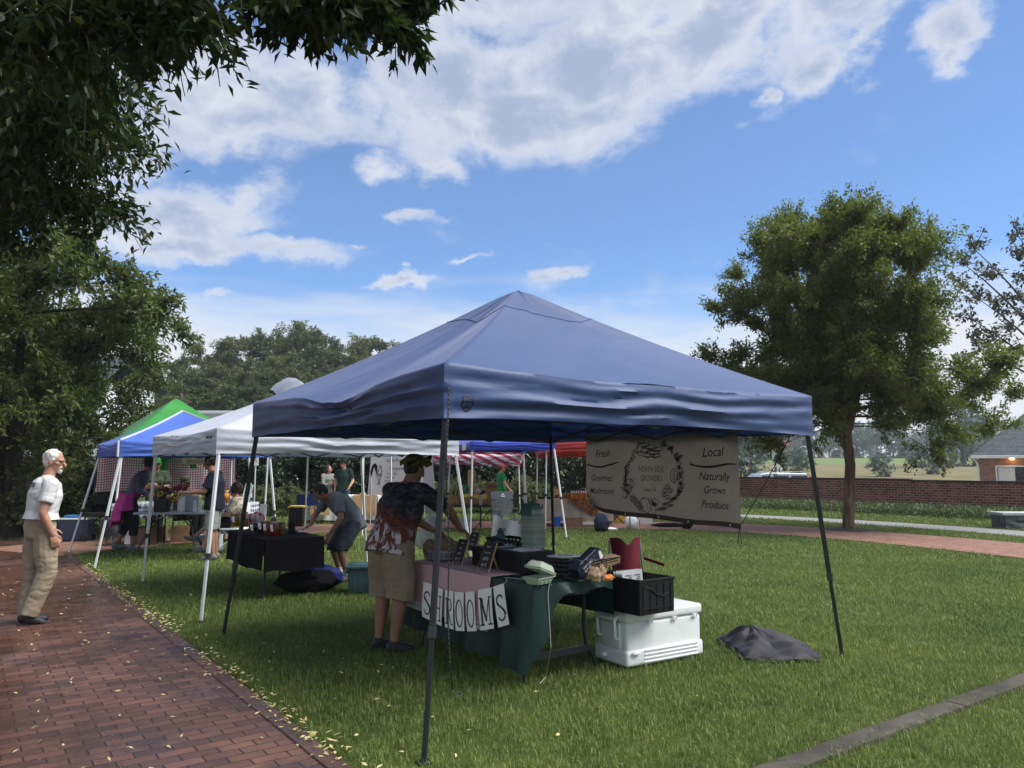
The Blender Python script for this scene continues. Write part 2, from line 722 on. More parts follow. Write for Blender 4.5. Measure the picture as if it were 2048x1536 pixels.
mk('black_metal', plain, (0.018, 0.02, 0.024), 0.42, 0.0)
mk('grey_metal', plain, (0.16, 0.18, 0.19), 0.4, 0.3)
mk('dark_grey_metal', plain, (0.011, 0.013, 0.015), 0.5, 0, 0.12, 9, 0, 0.35)
mk('white_metal', plain, (0.58, 0.61, 0.62), 0.4, 0.0, 0.05)
mk('black_plastic', plain, (0.006, 0.0065, 0.008), 0.5, 0, 0.12, 9, 0, 0.35)
mk('white_plastic', plain, (0.74, 0.77, 0.76), 0.42, 0.0, 0.04, 5, 0.04)
mk('navy_plastic', plain, (0.022, 0.033, 0.065), 0.5)
mk('teal_plastic', plain, (0.03, 0.07, 0.085), 0.5, 0.0, 0.1, 5)
mk('grey_plastic', plain, (0.33, 0.36, 0.38), 0.5)
mk('black_cloth', fabric, (0.004, 0.004, 0.005), None, 0.9, 0, 0.35, 3.0, (1, 1, 1), 0.02, 0.0, 0.08)
mk('green_cloth', fabric, (0.002, 0.017, 0.015), (0.003, 0.026, 0.022), 0.5, 0, 0.3, 3.0, (1, 1, 0.3), 0.03, 0.0, 0.35)
mk('red_camp', fabric, (0.11, 0.006, 0.018), None, 0.8, 0, 0.3, 6)
mk('paper', plain, (0.62, 0.63, 0.62), 0.8, 0, 0.06)
mk('card', plain, (0.86, 0.86, 0.80), 0.8, 0, 0.05, 20)
mk('kraft', plain, (0.27, 0.18, 0.105), 0.85, 0, 0.18, 12, 0.15)
mk('cardboard', plain, (0.25, 0.155, 0.09), 0.85, 0, 0.12, 6)
mk('pine_wood', plain, (0.48, 0.30, 0.12), 0.6, 0, 0.2, 14)
mk('ink', plain, (0.008, 0.008, 0.010), 0.8)
mk('red_ink', plain, (0.12, 0.02, 0.03), 0.8)
mk('chalkboard', plain, (0.010, 0.010, 0.012), 0.75)
mk('chalk', plain, (0.65, 0.65, 0.63), 0.9)
mk('cord_white', plain, (0.42, 0.41, 0.38), 0.8)
mk('dark_glass', plain, (0.012, 0.014, 0.016), 0.12)
# ------------------------------------------------------------------ ground, paths, lawn
rng = np.random.default_rng(7)
random.seed(7)


def hgt(x, y):
	d = max(0.0, y - 44.0)
	return 0.024 * d * min(1.0, d / 25.0) if d < 190 else 0.024 * 190


def structure(o):
	o['kind'] = 'structure'
	return o


def ground_mat():
	t = NT('ground')
	v = t.coord('Object')
	n1 = t.noise(v, 0.22, 5, 0.6)
	n2 = t.noise(v, 3.5, 5, 0.6)
	n3 = t.noise(v, 30, 4, 0.6)
	lawn = t.mix(t.ramp(t.math('ADD', t.math('MULTIPLY', n2, 0.6), t.math('MULTIPLY', n3, 0.5)), 0.35, 0.75), (0.030, 0.048, 0.012), (0.075, 0.095, 0.026))
	field = t.mix(t.ramp(n1, 0.35, 0.62), (0.19, 0.16, 0.09), (0.12, 0.12, 0.058))
	field = t.mix(t.ramp(t.noise(v, 0.9, 6, 0.7), 0.5, 0.75, 0, 0.6), field, (0.07, 0.075, 0.035))
	sp = t.n('ShaderNodeSeparateXYZ')
	t.l(v, sp.inputs[0])
	far = t.ramp(sp.outputs[1], 41.0, 47.0)
	top = t.ramp(t.math('ADD', sp.outputs[1], t.math('MULTIPLY', n1, 40)), 150, 170)
	field = t.mix(top, field, (0.12, 0.17, 0.065))
	col = t.mix(far, lawn, field)
	return t.finish(t.bsdf(col, 0.95, 0, t.bump(n3, 0.8, 0.03), 0.1))


m = MB()
xs = [-1500, -700, -300, -150, -80, -50, -30, -20, -12, -6, 0, 6, 12, 20, 30, 50, 80, 150, 300, 700, 1500]
ys = [-60, -20, -8, 0, 8, 16, 24, 32, 40, 44, 48, 54, 60, 70, 85, 100, 130, 170, 210, 234, 300, 500, 900, 1800]
m.grid(lambda a, b: (xs[round(a * (len(xs) - 1))], ys[round(b * (len(ys) - 1))],
					 hgt(0, ys[round(b * (len(ys) - 1))]) - 0.004), len(xs) - 1, len(ys) - 1)
structure(m.build('ground', ground_mat()))

# the left brick walk is straight; its right-hand edge runs along EDGE_D from EDGE_P
EDGE_P = Vector((-0.88, 4.37))
EDGE_D = Vector((-0.583, 0.812)).normalized()
ROT_BRICK = math.atan2(EDGE_D.x, EDGE_D.y)            # courses run across the walk
mk('path_brick', bricks, (0.066, 0.032, 0.023), (0.155, 0.074, 0.050), (0.016, 0.012, 0.010), 0.205, 0.098, 'Object', (0, 0, ROT_BRICK), 0.011, 0.012, True, (0.048, 0.028, 0.023))
mk('ring_brick', bricks, (0.17, 0.080, 0.060), (0.27, 0.15, 0.11), (0.09, 0.07, 0.055), 0.205, 0.098, 'Object', (0, 0, 0.2), 0.010, 0.006, False)
mk('edge_brick', bricks, (0.055, 0.028, 0.023), (0.12, 0.058, 0.045), (0.016, 0.012, 0.010), 0.205, 0.4, 'Object', (0, 0, ROT_BRICK - math.pi / 2), 0.011, 0.010, True)


def e2(s, off=0.0, z=0.0):
	"""point on the walk's edge, off metres to the right of it"""
	p = EDGE_P + EDGE_D * s + Vector((EDGE_D.y, -EDGE_D.x)) * off
	return Vector((p.x, p.y, z))


m = MB()
poly = [(-16, -3), tuple(e2(-8.5, -0.11)[:2]), tuple(e2(10.2, -0.11)[:2]), tuple(e2(12.8, -0.11)[:2]), (-9.0, 17.4), (-16, 17.6)]
m.add([(x, y, 0.004) for x, y in poly], [tuple(range(len(poly)))])
structure(m.build('brick_path', M['path_brick'], smooth=False))
m = MB()
m.box(e2(2.0, -0.055, 0.004), (0.11, 21.6, 0.024), rz(-ROT_BRICK if False else math.atan2(-EDGE_D.x, EDGE_D.y)))
structure(m.build('path_edging', M['edge_brick'], smooth=False, bevel=0.006))

RING = [(-8.3, 14.4), (-7.2, 16.5), (-5.9, 18.2), (-4.3, 19.7), (-2.0, 20.7), (0.6, 20.95), (3.2, 20.7), (5.4, 19.9), (7.4, 17.7), (9.0, 14.4), (10.0, 11.0), (10.4, 7.5), (10.2, 3)]


def spline(P, n):
	P = [Vector(p) for p in P]
	out = []
	for k in range(n + 1):
		t = k / n * (len(P) - 1)
		i = min(int(t), len(P) - 2)
		f = t - i
		p0, p1, p2, p3 = P[max(0, i - 1)], P[i], P[i + 1], P[min(len(P) - 1, i + 2)]
		out.append(0.5 * ((2 * p1) + (p2 - p0) * f + (2 * p0 - 5 * p1 + 4 * p2 - p3) * f * f + (3 * p1 - p0 - 3 * p2 + p3) * f ** 3))
	return out


def ribbon(name, mat, P, w0, w1, z, n=60):
	c = spline(P, n)
	vs = []
	for i, p in enumerate(c):
		t = (c[min(n, i + 1)] - c[max(0, i - 1)]).normalized()
		nn = Vector((-t.y, t.x))
		vs += [(*(p + nn * w0), z), (*(p + nn * w1), z)]
	m = MB()
	m.add(vs, [(2 * i, 2 * i + 1, 2 * i + 3, 2 * i + 2) for i in range(n)])
	return structure(m.build(name, mat, smooth=False))


RW = 2.7
ribbon('ring_path', M['ring_brick'], RING, 0, RW, 0.008, 90)


def gravel_mat():
	t = NT('gravel')
	v = t.coord('Object')
	n = t.noise(v, 45, 5, 0.7)
	col = t.mix(t.ramp(n, 0.3, 0.7), (0.12, 0.12, 0.118), (0.30, 0.30, 0.29))
	return t.finish(t.bsdf(col, 0.9, 0, t.bump(n, 0.6, 0.01), 0.2))


GRAV = [(4.0, 28.2), (7.4, 26.4), (9.6, 24.2), (11.4, 21.6), (12.8, 18.6), (13.6, 15), (14, 11)]
gravel_mat()
ribbon('gravel_path', MATS['gravel'], GRAV, -0.75, 0.75, 0.004, 50)

# asphalt street beyond the wall
mk('asphalt', plain, (0.17, 0.17, 0.168), 0.9, 0, 0.15, 3)
m = MB()
m.grid(lambda a, b: (6 + a * 80, 46.5 + b * 6 - a * 6, hgt(0, 46.5 + b * 6) + 0.03), 30, 4)
structure(m.build('street', M['asphalt']))


# low concrete lawn edging across the near right corner
def concrete():
	t = NT('concrete')
	v = t.coord('Object')
	n = t.noise(v, 2.5, 6, 0.65)
	f = t.noise(v, 60, 4, 0.6)
	col = t.mix(t.ramp(n, 0.3, 0.7), (0.040, 0.037, 0.030), (0.085, 0.078, 0.064))
	col = t.mix(t.ramp(t.noise(v, 7, 5, 0.7), 0.50, 0.70, 0, 0.8), col, (0.035, 0.038, 0.022))
	return t.finish(t.bsdf(col, 0.9, 0, t.bump(f, 0.5, 0.006), 0.2))


concrete()
KA, KB = G(1570, 1536), G(2048, 1362)
KD = (KB - KA).normalized()
KN = Vector((-KD.y, KD.x, 0))
a, b = KA - KD * 3.5, KB + KD * 7
m = MB()
LK = (b - a).length
for k in range(5):                                     # slabs butted end to end with a narrow joint
	s0, s1 = LK * k / 5 + 0.004, LK * (k + 1) / 5 - 0.004
	c = a + KD * (s0 + s1) / 2
	m.box((c.x, c.y, -0.012), (s1 - s0, 0.150, 0.07), rz(math.atan2(KD.y, KD.x)))
structure(m.build('lawn_kerb', MATS['concrete'], bevel=0.012))


def in_lawn(x, y):
	"""numpy mask: where grass blades grow"""
	d = np.stack([x - EDGE_P.x, y - EDGE_P.y])
	off = d[0] * EDGE_D.y - d[1] * EDGE_D.x
	ok = off > 0.02
	c = np.array([tuple(p) for p in spline(RING, 60)])
	t = np.gradient(c, axis=0)
	t /= np.linalg.norm(t, axis=1)[:, None]
	# nearest ring sample and signed distance to the inner edge
	idx = np.empty(len(x), int)
	for i in range(0, len(x), 20000):
		dd = (x[i:i + 20000, None] - c[None, :, 0]) ** 2 + (y[i:i + 20000, None] - c[None, :, 1]) ** 2
		idx[i:i + 20000] = dd.argmin(1)
	sd = (x - c[idx, 0]) * -t[idx, 1] + (y - c[idx, 1]) * t[idx, 0]
	ok &= ~((sd > 0.0) & (sd < RW))
	ok |= (off <= 0.02) & (sd > RW) & (y > 17.5)
	g = np.array([tuple(p) for p in spline(GRAV, 40)])
	for i in range(0, len(x), 20000):
		dd = ((x[i:i + 20000, None] - g[None, :, 0]) ** 2 + (y[i:i + 20000, None] - g[None, :, 1]) ** 2).min(1)
		ok[i:i + 20000] &= dd > 0.75 ** 2
	k = (x - KA.x) * KN.x + (y - KA.y) * KN.y
	ok &= np.abs(k + 0.02 * np.sin(x * 9) + 0.012 * np.sin(x * 23)) > 0.050
	return ok


def grass_blades(x, y, hmin, hmax, w, r):
	n = len(x)
	ang = r.uniform(0, 2 * np.pi, n)
	lean = r.uniform(0.15, 1.0, n)
	h = r.uniform(hmin, hmax, n)
	ax = np.stack([np.cos(ang), np.sin(ang), np.zeros(n)], 1)
	la = ang + r.uniform(-0.6, 0.6, n) + np.pi / 2
	ln = np.stack([np.cos(la), np.sin(la), np.zeros(n)], 1)
	base = np.stack([x, y, np.zeros(n)], 1)
	up = np.array([0, 0, 1.0])
	ww = (w * r.uniform(0.7, 1.3, n))[:, None]
	mid = base + up * (h * 0.6)[:, None] + ln * (h * lean * 0.25)[:, None]
	tip = base + up * (h * (1 - 0.35 * lean))[:, None] + ln * (h * lean * 0.85)[:, None]
	V = np.stack([base - ax * ww / 2, base + ax * ww / 2, mid + ax * ww * 0.4, mid - ax * ww * 0.4, tip], 1).reshape(-1, 3)
	o = (np.arange(n) * 5)[:, None]
	F = np.concatenate([o + np.array([[0, 1, 2]]), o + np.array([[0, 2, 3]]), o + np.array([[3, 2, 4]])], 0)
	return V, F


def grass_mat():
	t = NT('grass_blade')
	g = t.n('ShaderNodeNewGeometry')
	v = t.coord('Object')
	rnd = g.outputs['Random Per Island']
	n = t.noise(v, 0.45, 5, 0.65)
	n2 = t.noise(v, 3.0, 3, 0.6)
	f = t.math('ADD', t.math('MULTIPLY', rnd, 0.40), t.math('ADD', t.math('MULTIPLY', n, 0.85), t.math('MULTIPLY', n2, 0.35)))
	col = t.mix(t.ramp(f, 0.48, 1.12), (0.050, 0.108, 0.018), (0.240, 0.290, 0.068))
	col = t.mix(t.math('GREATER_THAN', rnd, 0.955), col, (0.27, 0.235, 0.105))
	sh = t.bsdf(col, 0.55, 0, None, 0.35)
	tr = t.n('ShaderNodeBsdfTranslucent')
	t.set(tr, 'Color', col)
	mx = t.n('ShaderNodeMixShader')
	mx.inputs[0].default_value = 0.3
	t.l(sh, mx.inputs[1])
	t.l(tr.outputs[0], mx.inputs[2])
	return t.finish(mx.outputs[0])


grass_mat()
VV, FF, off = [], [], 0
for (x0, x1, y0, y1, dens, h0, h1, w) in (
		(-3.2, 5.5, 2.6, 8.2, 5200, 0.022, 0.062, 0.0036),
		(-8.6, 8.8, 8.2, 13.5, 2100, 0.024, 0.062, 0.0054),
		(-12, 13.5, 13.5, 21, 700, 0.028, 0.065, 0.010),
		(-14, 17, 21, 33, 190, 0.04, 0.09, 0.02)):
	n = int((x1 - x0) * (y1 - y0) * dens)
	x, y = rng.uniform(x0, x1, n), rng.uniform(y0, y1, n)
	# keep what the picture and a step to each side of it can see
	k = (np.abs(x) < 0.72 * y + 1.2) & in_lawn(x, y)
	# thin and thick spots
	k &= rng.uniform(0, 1, n) < 0.72 + 0.28 * np.sin(x * 2.3 + 1.7 * np.sin(y * 1.9)) * np.sin(y * 2.7 + np.sin(x * 3.1))
	x, y = x[k], y[k]
	V, F = grass_blades(x, y, h0, h1, w, rng)
	VV.append(V)
	FF.append(F + off)
	off += len(V)
o = raw_mesh('grass', np.concatenate(VV), np.concatenate(FF), MATS['grass_blade'])
tag(o, 'short mown green lawn grass round the market tents', 'grass', kind='stuff')


# fallen yellow leaves on the bricks and along the edge of the walk
def leaf_geo(P, D, Nn, L, W, fold=0.25, curl=0.0):
	"""folded leaves: P base points, D axis, Nn normal, arrays (n, 3); L, W arrays (n,)"""
	D = D / np.linalg.norm(D, axis=1)[:, None]
	S = np.cross(D, Nn)
	S /= np.maximum(np.linalg.norm(S, axis=1), 1e-6)[:, None]
	Nn = np.cross(S, D)
	L, W = L[:, None], W[:, None]
	a = P
	b = P + D * L * 0.45 + S * W * 0.5 + Nn * W * fold
	c = P + D * L + Nn * L * curl
	d = P + D * L * 0.45 - S * W * 0.5 + Nn * W * fold
	V = np.stack([a, b, c, d], 1).reshape(-1, 3)
	o = (np.arange(len(P)) * 4)[:, None]
	F = np.concatenate([o + np.array([[0, 1, 2]]), o + np.array([[0, 2, 3]])], 0)
	return V, F


mk('yellow_leaf', leafmat, (0.46, 0.37, 0.13), (0.60, 0.54, 0.30), 0.15, 0.6, (0.30, 0.28, 0.08))
n1, n2, n3 = 1500, 1250, 90
s = np.concatenate([rng.uniform(-4, 11, n1), rng.uniform(-3.5, 10.5, n2), rng.uniform(-2, 8, n3)])
ofs = np.concatenate([-rng.uniform(0.0, 7.5, n1), rng.normal(-0.01, 0.04, n2) + 0.10 * (rng.uniform(0, 1, n2) < 0.25) * rng.uniform(-1, 1, n2), rng.exponential(0.7, n3)])
# drifts along the edge are uneven
keep = np.ones(len(s), bool)
keep[n1:n1 + n2] = rng.uniform(0, 1, n2) < 0.55 + 0.45 * np.sin(s[n1:n1 + n2] * 2.1) * np.sin(s[n1:n1 + n2] * 0.9 + 1)
s, ofs = s[keep], ofs[keep]
P = np.stack([EDGE_P.x + EDGE_D.x * s + EDGE_D.y * ofs, EDGE_P.y + EDGE_D.y * s - EDGE_D.x * ofs, np.where(ofs < 0.02, 0.018, 0.045) + rng.uniform(0, 0.012, len(s))], 1)
n = len(s)
ang = rng.uniform(0, 2 * np.pi, n)
D = np.stack([np.cos(ang), np.sin(ang), rng.normal(0, 0.12, n)], 1)
Nn = np.stack([rng.normal(0, 0.35, n), rng.normal(0, 0.35, n), np.ones(n)], 1)
V, F = leaf_geo(P, D, Nn, rng.uniform(0.03, 0.062, n), rng.uniform(0.011, 0.021, n), 0.3, 0.12)
o = raw_mesh('fallen_leaves', V, F, MATS['yellow_leaf'])
tag(o, 'small pale yellow leaves fallen on the brick walk and its edge', 'leaves', kind='stuff')

# ------------------------------------------------------------------ trees
def grow(root_pts, rad, m, n=8):
	m.tube(root_pts, rad, n)


def bez(a, b, c, n=8):
	return [a * (1 - t) ** 2 + b * 2 * t * (1 - t) + c * t * t for t in [k / n for k in range(n + 1)]]


def twig_leaves(C, rad, count, L, W, r, up=0.3, out=None, droop=0.2, ntw=9, spread=0.10, flat=1.0):
	"""leaves along short twigs that radiate from a clump centre C (numpy 3)"""
	d = r.normal(0, 1, (ntw, 3))
	d[:, 2] = d[:, 2] * flat + up
	if out is not None:
		d += np.array(out) * 0.8
	d /= np.linalg.norm(d, axis=1)[:, None]
	ln = rad * r.uniform(0.6, 1.25, ntw)
	k = r.integers(0, ntw, count)
	t = r.uniform(0.08, 1.0, count) ** 0.8
	P = C + d[k] * (ln[k] * t)[:, None] + r.normal(0, spread * rad, (count, 3))
	P[:, 2] -= droop * rad * t * t
	D = d[k] * 0.7 + r.normal(0, 0.7, (count, 3))
	D[:, 2] -= 0.35
	Nn = r.normal(0, 0.55, (count, 3))
	Nn[:, 2] += 1.0
	Ls = L * r.uniform(0.65, 1.25, count)
	V, F = leaf_geo(P, D, Nn, Ls, Ls * (W / L), 0.2, -0.08)
	tips = [(C + d[i] * ln[i]) for i in range(ntw)]
	return V, F, tips


def make_tree(name, label, cat, base, trunk_h, clumps, leafmat_, barkmat, L, W, count, seed, r0=0.2, limbs=None, ntw=9, up=0.3, droop=0.2,
			  group=None, twigs=True, flat=1.0, spread=0.10, lean=(0, 0), clear_trunk=True):
	"""clumps: list of (x, y, z, radius) in place coordinates"""
	r = np.random.default_rng(seed)
	base = Vector(base)
	t = thing(name, label, cat, base, 0, group)
	C = np.array([c[:3] for c in clumps], float)
	top = base + Vector((lean[0], lean[1], trunk_h))
	m = MB()
	mid = (base + top) / 2 + Vector((r.normal(0, 0.04), r.normal(0, 0.04), 0))
	m.tube([base + Vector((0, 0, -0.05)), base + Vector((0, 0, 0.12)), mid, top], [r0 * 1.55, r0 * 1.1, r0 * 0.95, r0 * 0.85], 12)
	nl = limbs or max(4, min(10, len(C) // 5))
	pick = r.choice(len(C), min(nl, len(C)), replace=False)
	main = []
	for i in pick:
		e = Vector(C[i])
		h = Vector((top.x, top.y, top.z)) - Vector((0, 0, r.uniform(0, (0.25 if trunk_h < 3 else 0.42) * trunk_h)))
		ctl = Vector((h.x * 0.55 + e.x * 0.45, h.y * 0.55 + e.y * 0.45, h.z * 0.35 + e.z * 0.65)) + Vector(r.normal(0, 0.15, 3))
		pts = bez(h, ctl, e, 8)
		main.append(pts)
		m.tube(pts, [r0 * 0.6 * (1 - 0.92 * k / 8) + 0.006 for k in range(9)], 7)
	Vs, Fs, o = [], [], 0
	samples = [(p, j) for pts in main for j, p in enumerate(pts) if j >= 2]
	SP_ = np.array([tuple(p) for p, j in samples])
	for i, c in enumerate(clumps):
		e = Vector(c[:3])
		if i not in set(pick):
			d2 = ((SP_ - C[i]) ** 2).sum(1) + np.where(SP_[:, 2] > C[i][2] + 0.3, 3.0, 0)
			s0 = Vector(SP_[d2.argmin()])
			ctl = (s0 + e) / 2 + Vector((r.normal(0, 0.1), r.normal(0, 0.1), 0.12))
			pts = bez(s0, ctl, e, 4)
			m.tube(pts, [max(0.006, r0 * 0.17 * (1 - 0.8 * k / 4)) for k in range(5)], 5)
		axis = np.array([top.x, top.y, top.z * 0.8 + C[:, 2].mean() * 0.2])
		out = C[i] - axis
		out = out / (np.linalg.norm(out) + 1e-6)
		V, F, tips = twig_leaves(C[i], c[3], int(count * (c[3] / clumps[0][3]) ** 1.6), L, W, r, up, out, droop, ntw, spread, flat)
		Vs.append(V)
		Fs.append(F + o)
		o += len(V)
		if twigs:
			for q in tips:
				q = Vector(q)
				q.z -= droop * c[3]
				m.tube([e, (e + q) / 2 + Vector((0, 0, 0.04)), q], [0.012 * L / 0.1, 0.008 * L / 0.1, 0.003 * L / 0.1], 4, cap=False)
	m.build('trunk', barkmat, t, world=True)
	V = np.concatenate(Vs) - np.array(base)
	raw_mesh('crown', V, np.concatenate(Fs), leafmat_, t)
	return t


def ell_clumps(c, rad, n, r, cr, zmin=None, shell=0.55, pw=0.5):
	"""clump centres through an ellipsoid, denser towards its outside"""
	out = []
	while len(out) < n:
		d = r.normal(0, 1, 3)
		d /= np.linalg.norm(d)
		q = shell + (1 - shell) * r.uniform() ** pw
		if r.uniform() < 0.22:
			q *= r.uniform(0.2, 0.8)
		p = np.array(c) + d * np.array(rad) * q * (1 + 0.10 * r.normal())
		if zmin is not None and p[2] < zmin:
			continue
		out.append((*p, cr * r.uniform(0.75, 1.25)))
	return out


mk('leaf_zelkova', leafmat, (0.050, 0.084, 0.014), (0.130, 0.165, 0.030), 0.4, 0.5)
mk('leaf_ash', leafmat, (0.042, 0.074, 0.016), (0.105, 0.138, 0.034), 0.35, 0.5, (0.16, 0.15, 0.03))
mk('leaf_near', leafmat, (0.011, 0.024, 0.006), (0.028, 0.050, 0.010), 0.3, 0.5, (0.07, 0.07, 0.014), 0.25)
mk('leaf_holly', leafmat, (0.010, 0.022, 0.010), (0.030, 0.050, 0.020), 0.12, 0.35)
mk('leaf_forest', leafmat, (0.040, 0.072, 0.026), (0.092, 0.125, 0.046), 0.25, 0.6)
mk('leaf_forest_olive', leafmat, (0.062, 0.090, 0.026), (0.130, 0.150, 0.050), 0.25, 0.6)
mk('leaf_brownish', leafmat, (0.044, 0.052, 0.024), (0.095, 0.100, 0.048), 0.25, 0.6)
mk('leaf_shrub', leafmat, (0.045, 0.065, 0.022), (0.120, 0.140, 0.055), 0.25, 0.6)
mk('leaf_far_haze', leafmat, (0.10, 0.15, 0.15), (0.15, 0.20, 0.19), 0.2, 0.7)  # pale blue of distance haze is mixed into this leaf colour
mk('bark_grey', bark, (0.045, 0.036, 0.028), (0.14, 0.115, 0.09))
mk('bark_zelkova', bark, (0.065, 0.045, 0.028), (0.20, 0.145, 0.085), 9)
mk('bark_dark', bark, (0.018, 0.015, 0.012), (0.05, 0.042, 0.034))

r = np.random.default_rng(11)
ZB = G(1697, 1060)
cl = []
for x, y, z, q in ell_clumps((0, 0, 0), (1, 1, 1), 118, r, 0.72, None, 0.42):
	zz = math.copysign(abs(z) ** 0.72, z)                 # broad, rather flat topped head
	wd_ = 1.0 if zz > -0.2 else 1.0 + 0.25 * (zz + 0.2)
	cl.append((ZB.x - 0.15 + 2.95 * wd_ * x, ZB.y + 2.7 * y, 6.45 + 1.70 * zz, q))
cl += ell_clumps((ZB.x + 0.75, ZB.y, 3.9), (3.0, 2.6, 1.2), 84, r, 0.72, 2.3, 0.15)
cl += ell_clumps((ZB.x, ZB.y - 0.3, 5.2), (2.3, 2.2, 1.0), 36, r, 0.74, 3.2, 0.0)
for u, v, dy in ((1930, 800, 0.4), (1985, 850, 0), (1900, 870, -0.8), (1975, 760, 0.2), (2020, 790, 0.5), (1860, 900, -1), (1500, 770, -0.3), (1560, 890, 0), (1600, 860, -1), (1460, 750, 0.3), (1430, 725, 0.3), (1490, 715, 0), (1530, 800, -.3), (1480, 800, 0), (1545, 845, -.5), (1520, 870, 0), (1540, 720, -.4), (1580, 760, -.8), (1620, 800, -1), (1580, 820, -.6), (1640, 740, -1), (1560, 680, -.5), (1620, 690, -1), (1520, 660, -.2), (1780, 800, -1), (1740, 760, -1.2), (1820, 760, -.6), (1660, 850, -1), (1760, 850, -1), (1840, 840, -.5)):
	p = At(u, v, ZB.y + dy)
	cl.append((p.x, p.y, p.z, 0.62))
make_tree('zelkova_tree', 'round green vase shaped tree standing alone before the brick wall', 'tree', ZB, 3.4, cl,
		  M['leaf_zelkova'], M['bark_zelkova'], 0.105, 0.048, 760, 3, 0.135, 12, 13, 0.75, 0.05, flat=0.8)
m = MB()
m.grid(lambda a, b: (ZB.x + 0.75 * b * math.cos(6.283 * a) * (1 + 0.12 * nz(a * 9)), ZB.y + 0.75 * b * math.sin(6.283 * a), 0.05 * (1 - b) + 0.004 + 0.02 * nz(a * 14, b * 6)), 28, 5)
mk('mulch', plain, (0.035, 0.024, 0.017), 0.95, 0, 0.4, 25, 0.4)
structure(m.build('mulch_ring', M['mulch']))

# near tree: its trunk stands left of the walk, branches hang over the camera
NB = Vector((-6.1, 5.2, 0))
sprays = []
rr = random.Random(5)


def spray_row(pts, f0, f1, rad, n):
	for k in range(n):
		t = k / max(1, n - 1) * (len(pts) - 1)
		i = min(int(t), len(pts) - 2)
		q = t - i
		u = pts[i][0] * (1 - q) + pts[i + 1][0] * q + rr.uniform(-18, 18)
		v = pts[i][1] * (1 - q) + pts[i + 1][1] * q + rr.uniform(-14, 14)
		p = At(u, v, rr.uniform(f0, f1))
		sprays.append((p.x, p.y, p.z, rad * rr.uniform(0.8, 1.2)))


spray_row([(-60, -60), (60, 0), (200, 0), (320, -15), (395, -15)], 3.0, 4.0, 0.30, 16)
spray_row([(0, 50), (120, 50), (250, 40), (330, 25), (375, 30)], 3.2, 4.2, 0.20, 14)
spray_row([(-80, -150), (150, -130), (400, -140), (700, -130), (880, -140)], 2.9, 3.6, 0.30, 18)
spray_row([(520, -50), (570, -15), (640, -30), (720, -20), (770, 20)], 3.0, 3.6, 0.17, 10)
spray_row([(560, 20), (600, 30), (690, 15), (750, 30), (800, 60)], 3.0, 3.5, 0.13, 8)
spray_row([(680, -50), (780, -60), (850, -40)], 3.2, 3.8, 0.14, 5)
NEAR_N = len(sprays)
spray_row([(-90, 120), (20, 135), (130, 140), (240, 115)], 5.0, 6.4, 0.42, 12)
spray_row([(-90, 215), (40, 215), (130, 205), (230, 170)], 5.5, 7.0, 0.46, 13)
spray_row([(-90, 300), (40, 295), (130, 285), (235, 280)], 6.0, 7.4, 0.44, 13)
spray_row([(-90, 380), (20, 370), (110, 365), (220, 395)], 6.4, 8.0, 0.44, 12)
spray_row([(-110, 440), (-30, 430), (30, 425), (90, 415)], 6.6, 8.4, 0.36, 7)
NEAR = sprays


